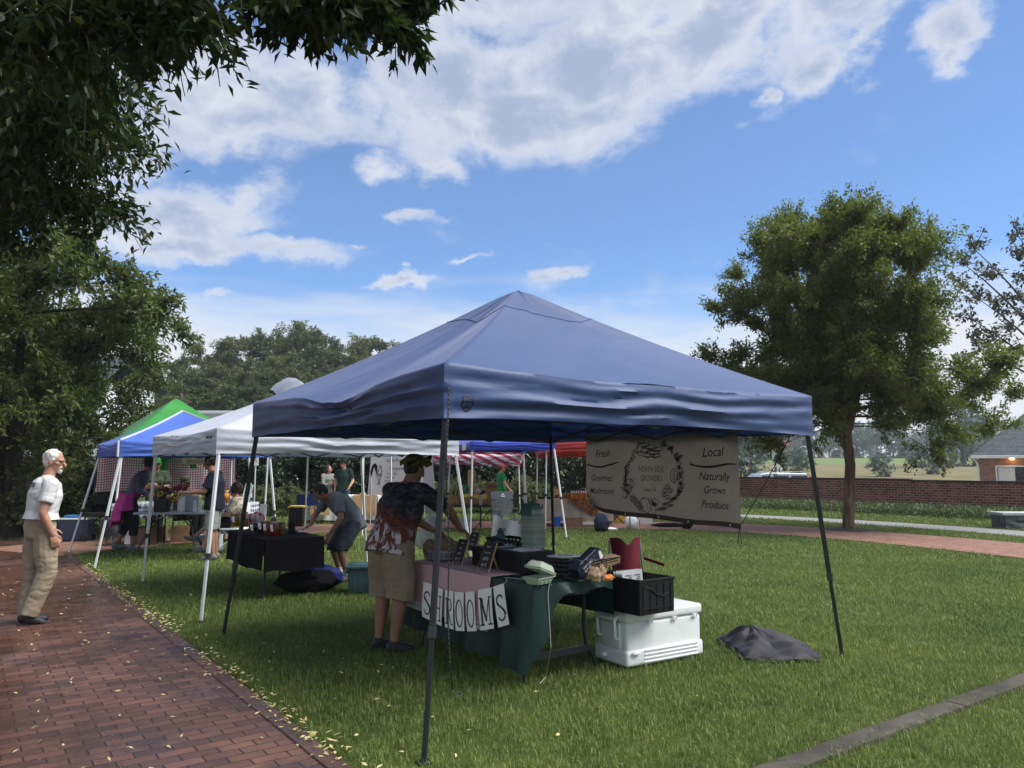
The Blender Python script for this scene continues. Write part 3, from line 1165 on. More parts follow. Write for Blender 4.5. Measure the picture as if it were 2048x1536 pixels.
def near_tree():
	r = np.random.default_rng(21)
	t = thing('shade_tree', 'big dark shade tree whose leafy branches hang over the brick walk', 'tree', NB)
	m = MB()
	top = NB + Vector((0.2, -0.1, 3.4))
	m.tube([NB + Vector((0, 0, -0.05)), NB + Vector((0, 0, 0.3)), (NB + top) / 2, top], [0.5, 0.34, 0.29, 0.25], 14)
	limbs = [bez(top, Vector((-4.8, 4.2, 5.6)), Vector((-1.2, 3.2, 4.5)), 10), bez(top, Vector((-4.6, 4.0, 4.9)), Vector((-2.4, 3.4, 4.1)), 10),
			 bez(top, Vector((-6.2, 5.8, 5.4)), Vector((-5.6, 7.2, 4.9)), 8), bez(top, Vector((-6.6, 6.4, 4.2)), Vector((-6.2, 7.8, 3.6)), 8),
			 bez(top, Vector((-7.5, 5, 6.0)), Vector((-9, 5, 6.5)), 8), bez(top, Vector((-6.5, 3.4, 6)), Vector((-5.5, 1.0, 6.0)), 8),
			 bez(top, Vector((-5.2, 4.9, 5.2)), Vector((-3.2, 5.6, 4.9)), 8)]
	S = []
	for L_ in limbs:
		m.tube(L_, [0.13 * (1 - 0.85 * k / len(L_)) + 0.008 for k in range(len(L_))], 8)
		S += L_[2:]
	SA = np.array([tuple(p) for p in S])
	Vs, Fs, o = [], [], 0
	extra = [(-8.5 + r.normal(0, 1.6), 4.5 + r.normal(0, 2.0), 5.6 + r.normal(0, 0.9), 0.8) for _ in range(26)]
	extra += [(-5.2 + r.normal(0, 1.1), 1.0 + r.normal(0, 1.3), 5.9 + r.normal(0, 0.5), 0.8) for _ in range(14)]
	for i, c in enumerate(NEAR + extra):
		e = Vector(c[:3])
		d2 = ((SA - np.array(c[:3])) ** 2).sum(1)
		s0 = Vector(SA[d2.argmin()])
		pts = bez(s0, (s0 + e) / 2 + Vector((0, 0, 0.25)), e, 5)
		m.tube(pts, [0.016, 0.013, 0.011, 0.009, 0.007, 0.005], 5)
		near = i < NEAR_N
		far = i >= len(NEAR)
		V, F, tips = twig_leaves(np.array(c[:3]), c[3], 135 if near else (200 if far else 250), 0.078 if near else (0.13 if far else 0.10), 0.030 if near else (0.06 if far else 0.040), r,
								 -0.15, None, 0.45, 8, 0.13, 0.7)
		Vs.append(V)
		Fs.append(F + o)
		o += len(V)
		for q in tips:
			q = Vector(q)
			q.z -= 0.5 * c[3]
			m.tube([e, (e + q) / 2 + Vector((0, 0, 0.06)), q], [0.005, 0.004, 0.002], 4, cap=False)
	m.build('trunk', M['bark_dark'], t, world=True)
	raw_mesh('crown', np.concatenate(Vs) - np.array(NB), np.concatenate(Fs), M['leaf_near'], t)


near_tree()


def left_tree(name, label, base, c, rad, n, seed, mat, cr=0.75, zmin=1.6, trunk=2.2, r0=0.2, L=0.15, count=420):
	r = np.random.default_rng(seed)
	return make_tree(name, label, 'tree', base, trunk, ell_clumps(c, rad, n, r, cr, zmin, 0.5), mat, M['bark_dark'], L, L * 0.42, count, seed, r0, 7, 10, 0.15, 0.35)


left_tree('ash_tree', 'tall dense green tree behind the walking old man, upper of the two on the left', (-11.6, 18.0, 0), (-11.5, 18.0, 4.8), (3.1, 3.0, 2.9), 85, 31, M['leaf_ash'])
left_tree('ash_tree', 'rounder green tree between the old man and the green tent peak', (-12.0, 20.5, 0), (-12.0, 20.5, 3.7), (2.0, 2.6, 2.1), 55, 32, M['leaf_ash'], 0.7, 1.9)
left_tree('ash_tree', 'leafy tree at the left edge behind the white haired man', (-15.0, 20.0, 0), (-14.8, 20.0, 4.2), (2.6, 2.6, 3.0), 55, 33, M['leaf_ash'], 0.8, 1.0)

# sparse trees with the sky showing through
def sparse_tree(label, base, tips, seed, mat, L=0.22, count=60, cr=0.8, r0=0.16):
	cl = [(*At(u, v, base[1] + dy), cr) for u, v, dy in tips]
	return make_tree('sparse_tree', label, 'tree', base, base[2] + 2.9, cl, mat, M['bark_grey'], L, L * 0.55, count, seed, r0, 7, 7, 0.4, 0.1)


sparse_tree('thin brownish tree rising behind the leafy trees at the left edge', (-20.2, 33, 0), [(150, 470, 0), (175, 490, 0), (140, 500, 0), (165, 515, 0), (120, 480, 1), (100, 500, 0), (185, 505, 0), (130, 530, 0), (90, 520, 0)], 41, M['leaf_brownish'], 0.16, 90, 0.6)
sparse_tree('thin open crowned tree at the right edge behind the round tree', (29.0, 37, 0),
			[(1985, 560, 0), (2035, 470, 0), (2040, 520, 1), (1960, 600, 0), (2000, 620, 0), (2040, 600, 0), (1990, 680, 0), (2030, 660, 0), (2045, 700, 0), (1945, 640, 0), (1930, 530, 0), (1950, 500, 1), (2060, 560, 0), (2070, 640, 0), (2080, 500, 0), (1925, 570, 0), (1960, 700, 0), (2100, 600, 0)], 42, M['leaf_brownish'], 0.24, 130, 1.0, 0.22)

# dark glossy hedge trees behind the stalls, one object each
def proto_tree(name, label, cat, h, w, seed, mat, L, count, ncl, zmin, bmat, cr, r0=0.12, up=0.2, trunk=None, group=None):
	r = np.random.default_rng(seed)
	return make_tree(name, label, cat, (0, 0, 0), trunk or h * 0.3, ell_clumps((0, 0, h * 0.55), (w / 2, w / 2, h * 0.46), ncl, r, cr, zmin, 0.55), mat, bmat, L, L * 0.5, count, seed, r0, 6, 9, up, 0.2, group=group, twigs=False)


HG = 'dark glossy hedge trees behind the stalls'
hp = proto_tree('hedge_tree', '', 'tree', 2.9, 3.3, 51, M['leaf_holly'], 0.15, 260, 60, 0.2, M['bark_dark'], 0.5, 0.1, group=HG)
hl = [('dark hedge tree behind the orange hoodie', 470, 31), ('dark hedge tree behind the white tent poles', 545, 31.5), ('dark hedge tree behind the grey cardigan', 625, 32),
	  ('dark hedge tree behind the man in dark green', 700, 32), ('dark hedge tree behind the rooster banner', 790, 32.5), ('dark hedge tree beside the striped canopy', 880, 32.5),
	  ('dark hedge tree behind the wooden tower', 950, 33), ('dark hedge tree behind the woman in bright green', 1010, 33), ('dark hedge tree right of the camp chair', 1075, 33),
	  ('dark hedge tree behind the honey table', 1150, 33), ('dark hedge tree behind the burlap banner, near its left end', 1230, 34), ('dark hedge tree behind the burlap banner, near its middle', 1300, 35), ('dark hedge tree behind the burlap banner, near its right end', 1370, 36)]
for i, (lb, u, y) in enumerate(hl):
	o = hp if i == 0 else copy_tree(hp)
	place(o, (At(u, 935, y).x, y, 0), i * 1.3, lb, HG, 0.94 + 0.12 * ((i * 7) % 5) / 4)

# low shrubs in front of the hedge and at far left
SG = 'low leafy shrubs by the hedge and the trees'
sp_ = proto_tree('shrub', '', 'shrub', 1.0, 1.7, 52, M['leaf_shrub'], 0.07, 300, 34, 0.05, M['bark_dark'], 0.32, 0.03, 0.5, group=SG)
for i, (lb, u, y, s) in enumerate([('pale green shrub under the striped canopy', 890, 28.5, 1.1), ('pale green shrub behind the wooden baskets', 985, 28, 1.0), ('pale green shrub right of the green shirted woman', 1025, 28, 1.15),
								   ('pale green shrub behind the grey camp chair', 1060, 28.4, 0.9), ('green shrub beside the pale sheet on the lawn', 545, 26, 0.9), ('small shrub behind the bending man', 580, 27, 0.8),
								   ('dim shrub behind the old man, left of him', 15, 19.3, 1.9), ('dim shrub behind the old man, right of his shoulder', 95, 18.9, 1.7), ('dim shrub behind the blue wheeled cooler', 160, 19.4, 1.5), ('dim shrub at the left edge of the lawn', -60, 19, 1.8)]):
	o = sp_ if i == 0 else copy_tree(sp_)
	place(o, (At(u, 935, y).x, y, 0), i * 0.9, lb, SG, s)

# the wooded rise beyond: single trees, copies of four
FG = 'trees of the wood beyond the market'
fp = [proto_tree('forest_tree', '', 'tree', 15.0, 8.5, 61, M['leaf_forest'], 0.34, 620, 62, 3.0, M['bark_grey'], 1.7, 0.25, 0.3, group=FG),
	  proto_tree('forest_tree', '', 'tree', 13.5, 9.0, 62, M['leaf_forest_olive'], 0.31, 620, 62, 2.0, M['bark_grey'], 1.7, 0.25, 0.3, group=FG),
	  proto_tree('forest_tree', '', 'tree', 16.5, 7.0, 63, M['leaf_forest'], 0.35, 620, 54, 3.0, M['bark_grey'], 1.6, 0.25, 0.5, group=FG)]
ft = []
for u, v, y in ((335, 735, 84), (368, 712, 86), (405, 700, 88), (440, 690, 88), (478, 672, 90), (505, 664, 92), (540, 668, 92), (575, 655, 94), (608, 655, 94), (640, 668, 94), (662, 690, 92),
				(700, 700, 100), (740, 684, 102), (775, 678, 104), (805, 700, 102), (840, 705, 104), (880, 715, 106), (930, 730, 106)):
	ft.append((u, v, y))
for u, v, y in ((350, 770, 68), (410, 745, 70), (460, 740, 72), (545, 725, 70), (515, 740, 68), (590, 705, 74), (630, 740, 72), (330, 800, 62), (480, 770, 64), (380, 790, 64), (560, 780, 62), (690, 740, 80), (300, 770, 74), (730, 745, 84), (250, 780, 76), (200, 760, 78), (640, 790, 66)):
	ft.append((u, v, y))
for u, v, y in ((110, 700, 84), (40, 720, 84), (-40, 700, 86), (-120, 700, 88), (1000, 760, 110), (1080, 790, 110), (1160, 800, 112), (1240, 820, 112), (1320, 830, 112), (1400, 850, 110), (1455, 850, 96)):
	ft.append((u, v, y))
words = ['far wooded tree, broad dark crown', 'far wooded tree, olive rounded crown', 'far wooded tree, tall narrow crown']
used = [0, 0, 0]
for i, (u, v, y) in enumerate(ft):
	k = (i * 2 + (i // 3)) % 3
	p = At(u, v, y)
	o = fp[k] if used[k] == 0 else copy_tree(fp[k])
	used[k] += 1
	hh = (15.0, 13.5, 16.5)[k]
	z0 = hgt(0, y)
	s = (p.z - z0) / hh * 0.9
	side = ('skyline' if i < 18 else 'lower slope' if i < 35 else 'edge')
	place(o, (p.x, y, z0), i * 1.7, '%s on the %s of the wood beyond the market' % (words[k], side), FG, (max(s, 0.75), max(s, 0.75), s))

# far trees beyond the field on the right, distance haze painted into leaf colour
FB = 'far trees beyond the field'
bp = proto_tree('field_tree', 'distant hazy tree beyond the pale field', 'tree', 9.0, 7.5, 64, M['leaf_far_haze'], 0.6, 150, 36, 0.6, M['bark_grey'], 1.7, 0.2, 0.3, group=FB)
for i in range(26):
	u = 1440 + i * 26 + (i * 37 % 11)
	y = 215 + (i * 53 % 40)
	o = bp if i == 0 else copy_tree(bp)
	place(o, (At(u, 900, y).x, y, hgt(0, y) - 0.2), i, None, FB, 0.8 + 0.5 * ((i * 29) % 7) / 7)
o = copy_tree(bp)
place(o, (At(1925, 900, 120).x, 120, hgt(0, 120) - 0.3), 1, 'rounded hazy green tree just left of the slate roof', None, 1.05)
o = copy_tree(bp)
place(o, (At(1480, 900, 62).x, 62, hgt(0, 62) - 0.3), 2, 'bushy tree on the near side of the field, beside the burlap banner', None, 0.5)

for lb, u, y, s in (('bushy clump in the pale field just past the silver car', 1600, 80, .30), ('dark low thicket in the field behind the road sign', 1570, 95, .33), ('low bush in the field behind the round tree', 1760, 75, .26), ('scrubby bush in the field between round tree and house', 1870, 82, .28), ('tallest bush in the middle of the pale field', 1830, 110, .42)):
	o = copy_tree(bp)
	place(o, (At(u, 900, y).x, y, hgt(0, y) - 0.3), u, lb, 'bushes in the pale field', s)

# ground cover bed before the brick wall
WA, WB = Vector((8.0, 37.2, 0)), Vector((19.5, 23.2, 0))
WD = (WB - WA).normalized()
WN = Vector((WD.y, -WD.x, 0))
WN = -WN if WN.y > 0 else WN
n = 26000
s = rng.uniform(0, (WB - WA).length, n)
q = rng.uniform(0.25, 3.0, n)
P = np.stack([WA.x + WD.x * s + WN.x * q, WA.y + WD.y * s + WN.y * q, rng.uniform(0.02, 0.30, n) * (1 - 0.25 * np.abs(q - 1.5) / 2)], 1)
D = np.stack([rng.normal(0, 0.7, n), rng.normal(0, 0.7, n), rng.uniform(0.2, 1.2, n)], 1)
Nn = rng.normal(0, 0.7, (n, 3))
Nn[:, 2] += 0.8
V, F = leaf_geo(P, D, Nn, rng.uniform(0.07, 0.2, n), rng.uniform(0.03, 0.05, n), 0.2, -0.1)
mk('leaf_cover', leafmat, (0.040, 0.070, 0.026), (0.110, 0.150, 0.060), 0.25, 0.5)
o = raw_mesh('ground_cover', V, F, M['leaf_cover'])
tag(o, 'low leafy ground cover bed along the foot of the brick wall', 'plants', kind='stuff')
# ------------------------------------------------------------------ wall, houses, cars, far things
mk('wall_brick', bricks, (0.105, 0.036, 0.028), (0.27, 0.098, 0.070), (0.42, 0.33, 0.26), 0.23, 0.092, 'UV', None, 0.016, 0.008, False, (0.035, 0.020, 0.018))
mk('house_brick', bricks, (0.16, 0.070, 0.038), (0.30, 0.15, 0.085), (0.34, 0.28, 0.22), 0.215, 0.085, 'UV', None, 0.014, 0.006)
mk('coping', plain, (0.045, 0.026, 0.022), 0.85, 0, 0.3, 6, 0.3)


def uvbox(m, a, b, z0, z1, th):
	"""wall slab from a to b with UV in metres on its long faces"""
	a, b = Vector((*a[:2], 0)), Vector((*b[:2], 0))
	d = (b - a)
	L = d.length
	d.normalize()
	n = Vector((d.y, -d.x, 0)) * th / 2
	for s in (1, -1):
		p, q = a + n * s, b + n * s
		m.add([(*p[:2], z0), (*q[:2], z0), (*q[:2], z1), (*p[:2], z1)], [(0, 1, 2, 3)], [(0, z0), (L, z0), (L, z1), (0, z1)])
	for p in (a, b):
		m.add([(*(p + n)[:2], z0), (*(p - n)[:2], z0), (*(p - n)[:2], z1), (*(p + n)[:2], z1)], [(0, 1, 2, 3)], [(0, z0), (th, z0), (th, z1), (0, z1)])
	return m


t = thing('brick_wall', 'long low dark red brick garden wall behind the round tree', 'wall', (14, 30, 0))
wa, wb = Vector((5.0, 40.3)), Vector((26.0, 15.6))
bend = [Vector((5.0, 41.0)), Vector((10.6, 34.6)), Vector((15.0, 29.1)), Vector((17.6, 25.4)), Vector((21.5, 19.0)), Vector((24, 13))]
m = MB()
c = MB()
for i in range(5):
	top = 1.14 if i < 2 else 1.10
	uvbox(m, bend[i], bend[i + 1], -0.05, top, 0.22)
	d = bend[i + 1] - bend[i]
	mid = (bend[i] + bend[i + 1]) / 2
	c.box((mid.x, mid.y, top + 0.033), (d.length - 0.02, 0.27, 0.07), rz(math.atan2(d.y, d.x)))
m.build('wall_face', M['wall_brick'], t, False, world=True, normals=False)
c.build('coping', M['coping'], t, False, 0.008, world=True)


def shingle():
	t = NT('shingle')
	v = t.coord('UV')
	b = t.n('ShaderNodeTexBrick')
	t.l(v, b.inputs['Vector'])
	b.inputs['Scale'].default_value = 1
	b.inputs['Brick Width'].default_value = 0.9
	b.inputs['Row Height'].default_value = 0.22
	b.inputs['Mortar Size'].default_value = 0.012
	b.inputs['Color1'].default_value = (0.035, 0.045, 0.05, 1)
	b.inputs['Color2'].default_value = (0.07, 0.085, 0.092, 1)
	b.inputs['Mortar'].default_value = (0.03, 0.035, 0.04, 1)
	col = t.mix(t.ramp(t.noise(v, 3, 5, 0.7), 0.3, 0.7, 0, 0.5), b.outputs['Color'], (0.12, 0.14, 0.15))
	return t.finish(t.bsdf(col, 0.9, 0, t.bump(b.outputs['Fac'], -0.4, 0.02), 0.2))


shingle()
mk('white_paint', plain, (0.72, 0.73, 0.71), 0.5, 0, 0.05, 3)
mk('white_siding', plain, (0.62, 0.66, 0.70), 0.6, 0, 0.05, 2)
mk('curtain', fabric, (0.70, 0.70, 0.67), None, 0.9, 0, 0.5, 6, (4, 1, 0.4), 0.05)
mk('warm_lamp', plain, (0.8, 0.6, 0.3), 0.5)
lt = NT('lamp_glow')
em = lt.n('ShaderNodeEmission')
em.inputs[0].default_value = (1.0, 0.55, 0.2, 1)
em.inputs[1].default_value = 6
lt.finish(em.outputs[0])

hx, hy = At(1957, 915, 55).x, 55.0
hz0 = hgt(0, 55)
ez = At(1957, 914, 55).z
t = thing('brick_house', 'orange brick house with slate grey roof and white curtained window beyond the wall', 'house', (hx, hy, hz0))
m = MB()
wx0, wx1 = At(1986, 940, 55).x, At(1986, 940, 55).x + 3.6
wz1 = At(2000, 931, 55).z
wz0 = wz1 - 1.6
W14 = 14.0
for (x0, x1, z0, z1) in ((hx, wx0, hz0 - 0.3, ez), (wx1, hx + W14, hz0 - 0.3, ez), (wx0, wx1, wz1, ez), (wx0, wx1, hz0 - 0.3, wz0)):
	m.add([(x0, hy, z0), (x1, hy, z0), (x1, hy, z1), (x0, hy, z1)], [(0, 1, 2, 3)], [(x0, z0), (x1, z0), (x1, z1), (x0, z1)])
for x in (hx, hx + W14):
	m.add([(x, hy, hz0 - 0.3), (x, hy + 10, hz0 - 0.3), (x, hy + 10, ez), (x, hy, ez)], [(0, 1, 2, 3)], [(0, 0), (10, 0), (10, ez - hz0), (0, ez - hz0)])
m.build('wall', M['house_brick'], t, False, world=True, normals=False)
m = MB()
ov = 0.45
rz1 = ez + 4.6
A_ = [(hx - ov, hy - ov, ez + 0.1), (hx + W14 + ov, hy - ov, ez + 0.1), (hx + W14 + ov, hy + 10 + ov, ez + 0.1), (hx - ov, hy + 10 + ov, ez + 0.1)]
r0, r1 = (hx + 4.6, hy + 5, rz1), (hx + W14 - 4.6, hy + 5, rz1)
for q in ((A_[0], A_[1], r1, r0), (A_[2], A_[3], r0, r1)):
	m.add(q, [(0, 1, 2, 3)], [(q[0][0], 0), (q[1][0], 0), (q[2][0], 7), (q[3][0], 7)])
for q in ((A_[1], A_[2], r1), (A_[3], A_[0], r0)):
	m.add(q, [(0, 1, 2)], [(0, 0), (11, 0), (5.5, 7)])
roof = m.build('roof', MATS['shingle'], t, False, world=True)
m = MB()
m.box((hx + W14 / 2, hy - ov + 0.02, ez + 0.0), (W14 + 2 * ov, 0.12, 0.20))
m.box((hx + W14 / 2, hy - ov / 2 + 0.06, ez - 0.06), (W14 + ov, ov - 0.1, 0.04))
m.box((hx - ov + 0.02, hy + 5, ez), (0.12, 10.9, 0.20))
m.build('gutter', M['white_paint'], t, False, 0.02, world=True)
m = MB()
m.tube([(hx - ov + 0.1, hy - ov + 0.05, ez - 0.05), (hx - 0.1, hy - 0.12, ez - 0.45), (hx - 0.02, hy - 0.12, hz0)], 0.06, 6)
m.build('downpipe', M['white_paint'], t, world=True)
m = MB()
for (cx, cz, dx, dz) in ((wx0 + 0.05, (wz0 + wz1) / 2, 0.1, wz1 - wz0), (wx1 - 0.05, (wz0 + wz1) / 2, 0.1, wz1 - wz0), ((wx0 + wx1) / 2, wz1 - 0.05, wx1 - wx0 - 0.2, 0.1), ((wx0 + wx1) / 2, wz0 + 0.05, wx1 - wx0 - 0.2, 0.1)):
	m.box((cx, hy + 0.0, cz), (dx, 0.16, dz))
wf = m.build('window', M['white_paint'], t, False, 0.01, world=True)
XF[wf.name] = XF[t.name]
m = MB()
m.box(((wx0 + wx1) / 2, hy + 0.06, (wz0 + wz1) / 2), (wx1 - wx0 - 0.2, 0.01, wz1 - wz0 - 0.2))
m.build('pane', M['dark_glass'], wf, False, world=True)
for cx in (wx0 + 0.65, wx1 - 0.65):
	m = MB()
	m.grid(lambda a, b: (cx - 0.5 + a, hy + 0.035 + 0.015 * math.sin(a * 50), wz0 + 0.12 + b * (wz1 - wz0 - 0.24)), 60, 4)
	m.build('curtain', M['curtain'], wf, world=True)
m = MB()
p = At(2022, 920, 54.5)
m.lathe([(0.0, 0), (0.13, 0), (0.16, -0.05), (0.1, -0.12), (0, -0.13)], 12, (p.x, hy - 0.25, ez - 0.08))
m.build('lamp', MATS['lamp_glow'], t, world=True)
t.rotation_euler = (0, 0, -math.atan2(hx, hy))      # the house faces the market

# white house among the trees at the far left
t = thing('white_house', 'white house with dark green shutters half hidden by the trees at the left', 'house', (-25, 40, 0))
m = MB()
x1 = At(196, 900, 40).x
m.box(((x1 - 36) / 2 - 0, 43, 3.0), (x1 + 36, 6, 6.2))
m.build('wall', M['white_siding'], t, False, world=True)
m = MB()
xm = (x1 - 36) / 2
m.add([(-36.5, 39.6, 6.1), (x1 + 0.4, 39.6, 6.1), (x1 + 0.4, 43, 8.0), (-36.5, 43, 8.0), (-36.5, 46.4, 6.1), (x1 + 0.4, 46.4, 6.1)], [(0, 1, 2, 3), (3, 2, 5, 4)])
m.build('roof', MATS['shingle'], t, False, world=True)
mk('shutter_green', plain, (0.012, 0.022, 0.018), 0.5)
for u in (-6, -110, 130):
	p = At(u, 938, 39.95)
	m = MB()
	m.box((p.x, 39.96, p.z + 0.2), (1.0, 0.1, 1.7))
	w = m.build('window', M['white_paint'], t, False, 0.01, world=True)
	XF[w.name] = XF[t.name]
	m = MB()
	for dx in (-0.23, 0.23):
		for dz in (-0.38, 0.38):
			m.box((p.x + dx, 39.90, p.z + 0.2 + dz), (0.38, 0.03, 0.68))
	m.build('pane', M['dark_glass'], w, False, world=True)
	for s in (-1, 1):
		m = MB()
		m.box((p.x + s * 0.74, 39.95, p.z + 0.2), (0.42, 0.07, 1.75))
		m.build('shutter', M['shutter_green'], t, False, 0.01, world=True)

t = thing('white_building', 'long low white building behind the green and blue tents', 'building', (-17, 50, 0))
p0, p1 = At(285, 828, 50), At(560, 828, 50)
m = MB()
m.box(((p0.x + p1.x) / 2, 54, p0.z / 2), (p1.x - p0.x, 8, p0.z))
m.build('wall', M['white_siding'], t, False, world=True)
m = MB()
m.box(((p0.x + p1.x) / 2, 54, p0.z + 0.10), (p1.x - p0.x + 0.5, 8.5, 0.2))
m.build('roof', M['white_metal'], t, False, 0.03, world=True)

t = thing('utility_pole', 'weathered wooden utility pole behind the green tent peak', 'pole', (At(362, 800, 58).x, 58, hgt(0, 58)))
m = MB()
zt = At(362, 786, 58).z
bx = At(362, 800, 58).x
m.tube([(bx, 58, 0), (bx, 58, zt)], [0.17, 0.12], 10)
m.build('pole', M['bark_grey'], t, world=True)
m = MB()
m.box((bx, 57.85, zt - 0.6), (1.8, 0.1, 0.12), Matrix.Rotation(0.12, 3, 'Y'))
m.build('crossarm', M['bark_grey'], t, False, world=True)
m = MB()
for dz, sag in ((-0.5, 0.5), (-0.9, 0.7), (-1.7, 0.8)):
	m.tube([(bx - 24 + 24 * k / 10, 58 - 3 + 3 * k / 10, zt + dz - sag * math.sin(math.pi * k / 10)) for k in range(11)], 0.022, 4)
	m.tube([(bx + 30 * k / 10, 58 + 6 * k / 10, zt + dz - 1.0 - sag * math.sin(math.pi * k / 10) + (1.0 if k == 0 else 0) * 1.0) for k in range(11)], 0.022, 4)
m.build('wire', M['black_metal'], t, world=True)

# vehicles and street things beyond the wall
mk('silver_paint', plain, (0.42, 0.45, 0.48), 0.25, 0.6, 0.04, 2)


def car(label, name, loc, rot, mat, L=4.9, Wd=1.9, H=1.75):
	t = thing(name, label, 'car', loc, rot)
	m = MB()
	prof = [(-L / 2, 0.45), (-L / 2 + 0.05, 0.85), (-L / 2 + 1.0, 1.02), (L / 2 - 0.1, 1.02), (L / 2, 0.8), (L / 2, 0.4), (L / 2 - 0.2, 0.3), (-L / 2 + 0.2, 0.3)]
	m.prism(prof[::-1], -Wd / 2, Wd / 2, lambda x, y, z: (x, z, y))
	cab = [(-L / 2 + 1.0, 1.02), (-L / 2 + 1.75, H - 0.08), (-L / 2 + 2.2, H), (L / 2 - 0.55, H - 0.03), (L / 2 - 0.1, 1.02)]
	m.prism(cab[::-1], -Wd / 2 + 0.1, Wd / 2 - 0.1, lambda x, y, z: (x, z * (1 - 0.12 * (y - 1.02)), y))
	m.build('body', mat, t, True, 0.05, 3)
	m = MB()
	for s in (-1, 1):
		for a, b in ((-L / 2 + 1.45, -L / 2 + 2.35), (-L / 2 + 2.45, -L / 2 + 3.4), (-L / 2 + 3.5, L / 2 - 0.5)):
			q = [(a + 0.2, 1.08), (a + 0.42 if a < -0.9 else a + 0.05, H - 0.16), (b, H - 0.16), (b, 1.08)]
			m.prism(q, 0, 0.012, lambda x, y, z, s=s: (x, s * ((Wd / 2 - 0.1) * (1 - 0.12 * (y - 1.02)) + z + 0.004), y))
	m.build('window', M['dark_glass'], t, False)
	for x in (-L / 2 + 0.9, L / 2 - 1.0):
		for s in (-1, 1):
			m = MB()
			m.tube([(x, s * (Wd / 2 - 0.22), 0.34), (x, s * (Wd / 2 + 0.01), 0.34)], 0.34, 18)
			w = m.build('wheel', M['black_plastic'], t, True, 0.03)
	for s in (-1, 1):
		m = MB()
		m.tube([(-L / 2 + 2.2, s * 0.7, H + 0.06), (L / 2 - 0.7, s * 0.7, H + 0.05)], 0.025, 6)
		m.build('roof_rail', M['grey_metal'], t)
	m = MB()
	m.box((L / 2 + 0.005, 0, 1.0), (0.04, Wd - 0.4, 0.12))
	m.build('tail_light', M['red_ink'], t, False, 0.01)
	return t


p = At(1545, 958, 45.5)
car('silver estate car with roof rails parked beyond the brick wall', 'parked_car', (At(1536, 958, 45).x, 45, At(1536, 944.5, 45).z - 1.77), 0.05, M['silver_paint'], 5.0)
car('pale car roof just showing over the wall beside the brick house', 'parked_car', (At(1930, 960, 44).x, 44, At(1930, 963, 44).z - 1.47), 0.1, M['white_paint'], 4.4, 1.8, 1.45)
mk('orange_net', plain, (0.80, 0.13, 0.02), 0.6)
pc = At(1625, 960, 46)
t = thing('orange_barrier', 'bright orange net barrier on a heap beyond the wall, left of the tent leg', 'barrier', (pc.x, 46, 0))
m = MB()
zt = At(1622, 952, 46).z
m.grid(lambda a, b: (pc.x + (a - 0.5) * 1.7 * (1 - 0.45 * b), 46 + 0.2 * math.sin(a * 9), b * zt * (1 - 0.12 * abs(a - 0.4)) + 0.04 * math.sin(a * 25)), 30, 6)
m.build('net', M['orange_net'], t, world=True)
m = MB()
for k in range(5):
	x = pc.x - 0.7 + k * 0.35
	m.tube([(x, 46.2, 0), (x * 0.6 + pc.x * 0.4, 46.1, zt * 0.97)], 0.02, 5)
m.build('post', M['grey_metal'], t, world=True)
ps = At(1553, 937, 60)
t = thing('road_sign', 'white diamond shaped road sign on a thin post across the street', 'sign', (ps.x, 60, hgt(0, 60)))
m = MB()
m.tube([(ps.x, 60, hgt(0, 60)), (ps.x, 60, ps.z)], 0.04, 6)
m.build('post', M['grey_metal'], t, world=True)
m = MB()
m.box((ps.x, 59.93, ps.z), (0.68, 0.02, 0.68), Matrix.Rotation(R(45), 3, 'Y'))
m.build('plate', M['white_paint'], t, False, 0.004, world=True)
mk('far_red', plain, (0.42, 0.16, 0.15), 0.8)
mk('far_white', plain, (0.6, 0.6, 0.58), 0.8)
for lb, u, v, w_, mm in (('pinkish far farmhouse on the crest of the field', 1499, 917, 9, 'far_red'), ('white and red far barn on the crest of the field', 1541, 919, 8, 'far_white')):
	p = At(u, v, 190)
	t = thing('farmhouse', lb, 'house', (p.x, 190, hgt(0, 190)))
	m = MB()
	m.box((p.x, 190, hgt(0, 190) + 1.2), (w_, 6, 3.2))
	m.build('wall', M['far_white'], t, False, world=True)
	m = MB()
	m.prism([(p.x - w_ / 2 - 0.4, 0), (p.x + w_ / 2 + 0.4, 0), (p.x + w_ / 2 - 1.6, 2.2), (p.x - w_ / 2 + 1.6, 2.2)], 186.6, 193.4, lambda x, y, z: (x, z, y + hgt(0, 190) + 2.8))
	m.build('roof', M['far_red'], t, False, world=True)
mk('granite', plain, (0.085, 0.09, 0.095), 0.7, 0, 0.4, 12, 0.6)
mk('granite_top', plain, (0.42, 0.43, 0.43), 0.5, 0, 0.1, 18)
pg = G(2012, 1058)
t = thing('granite_bench', 'dark rough granite block bench with a smooth pale top', 'bench', (pg.x + 0.9, pg.y + 0.2, 0))
m = MB()
hz = At(2012, 1027, pg.y).z
m.grid(lambda a, b: (pg.x + 1.9 * a, pg.y - 0.15 * a + 0.06 * nz(a * 7, b * 5), b * (hz - 0.05)), 24, 8)
m.grid(lambda a, b: (pg.x + 0.03 * nz(a * 5, b * 5), pg.y + 0.6 * a, b * (hz - 0.05)), 8, 8)
m.box((pg.x + 0.98, pg.y + 0.31, (hz - 0.05) / 2), (1.84, 0.5, hz - 0.06))
m.build('block', M['granite'], t, True, world=True)
m = MB()
m.box((pg.x + 0.95, pg.y + 0.25, hz - 0.015), (2.0, 0.72, 0.07), rz(-0.08))
m.build('slab', M['granite_top'], t, False, 0.008, world=True)

# ------------------------------------------------------------------ tents
TENT = {}


def canopy_fabric(key, c, top=None, trans=0.18, wr=0.35, wscale=3.0, tcol=None):
	return mk(key, fabric, c, top, 0.62, trans, wr, wscale, (1, 1, 2.2), 0.03, 0.25, 0.4, tcol)


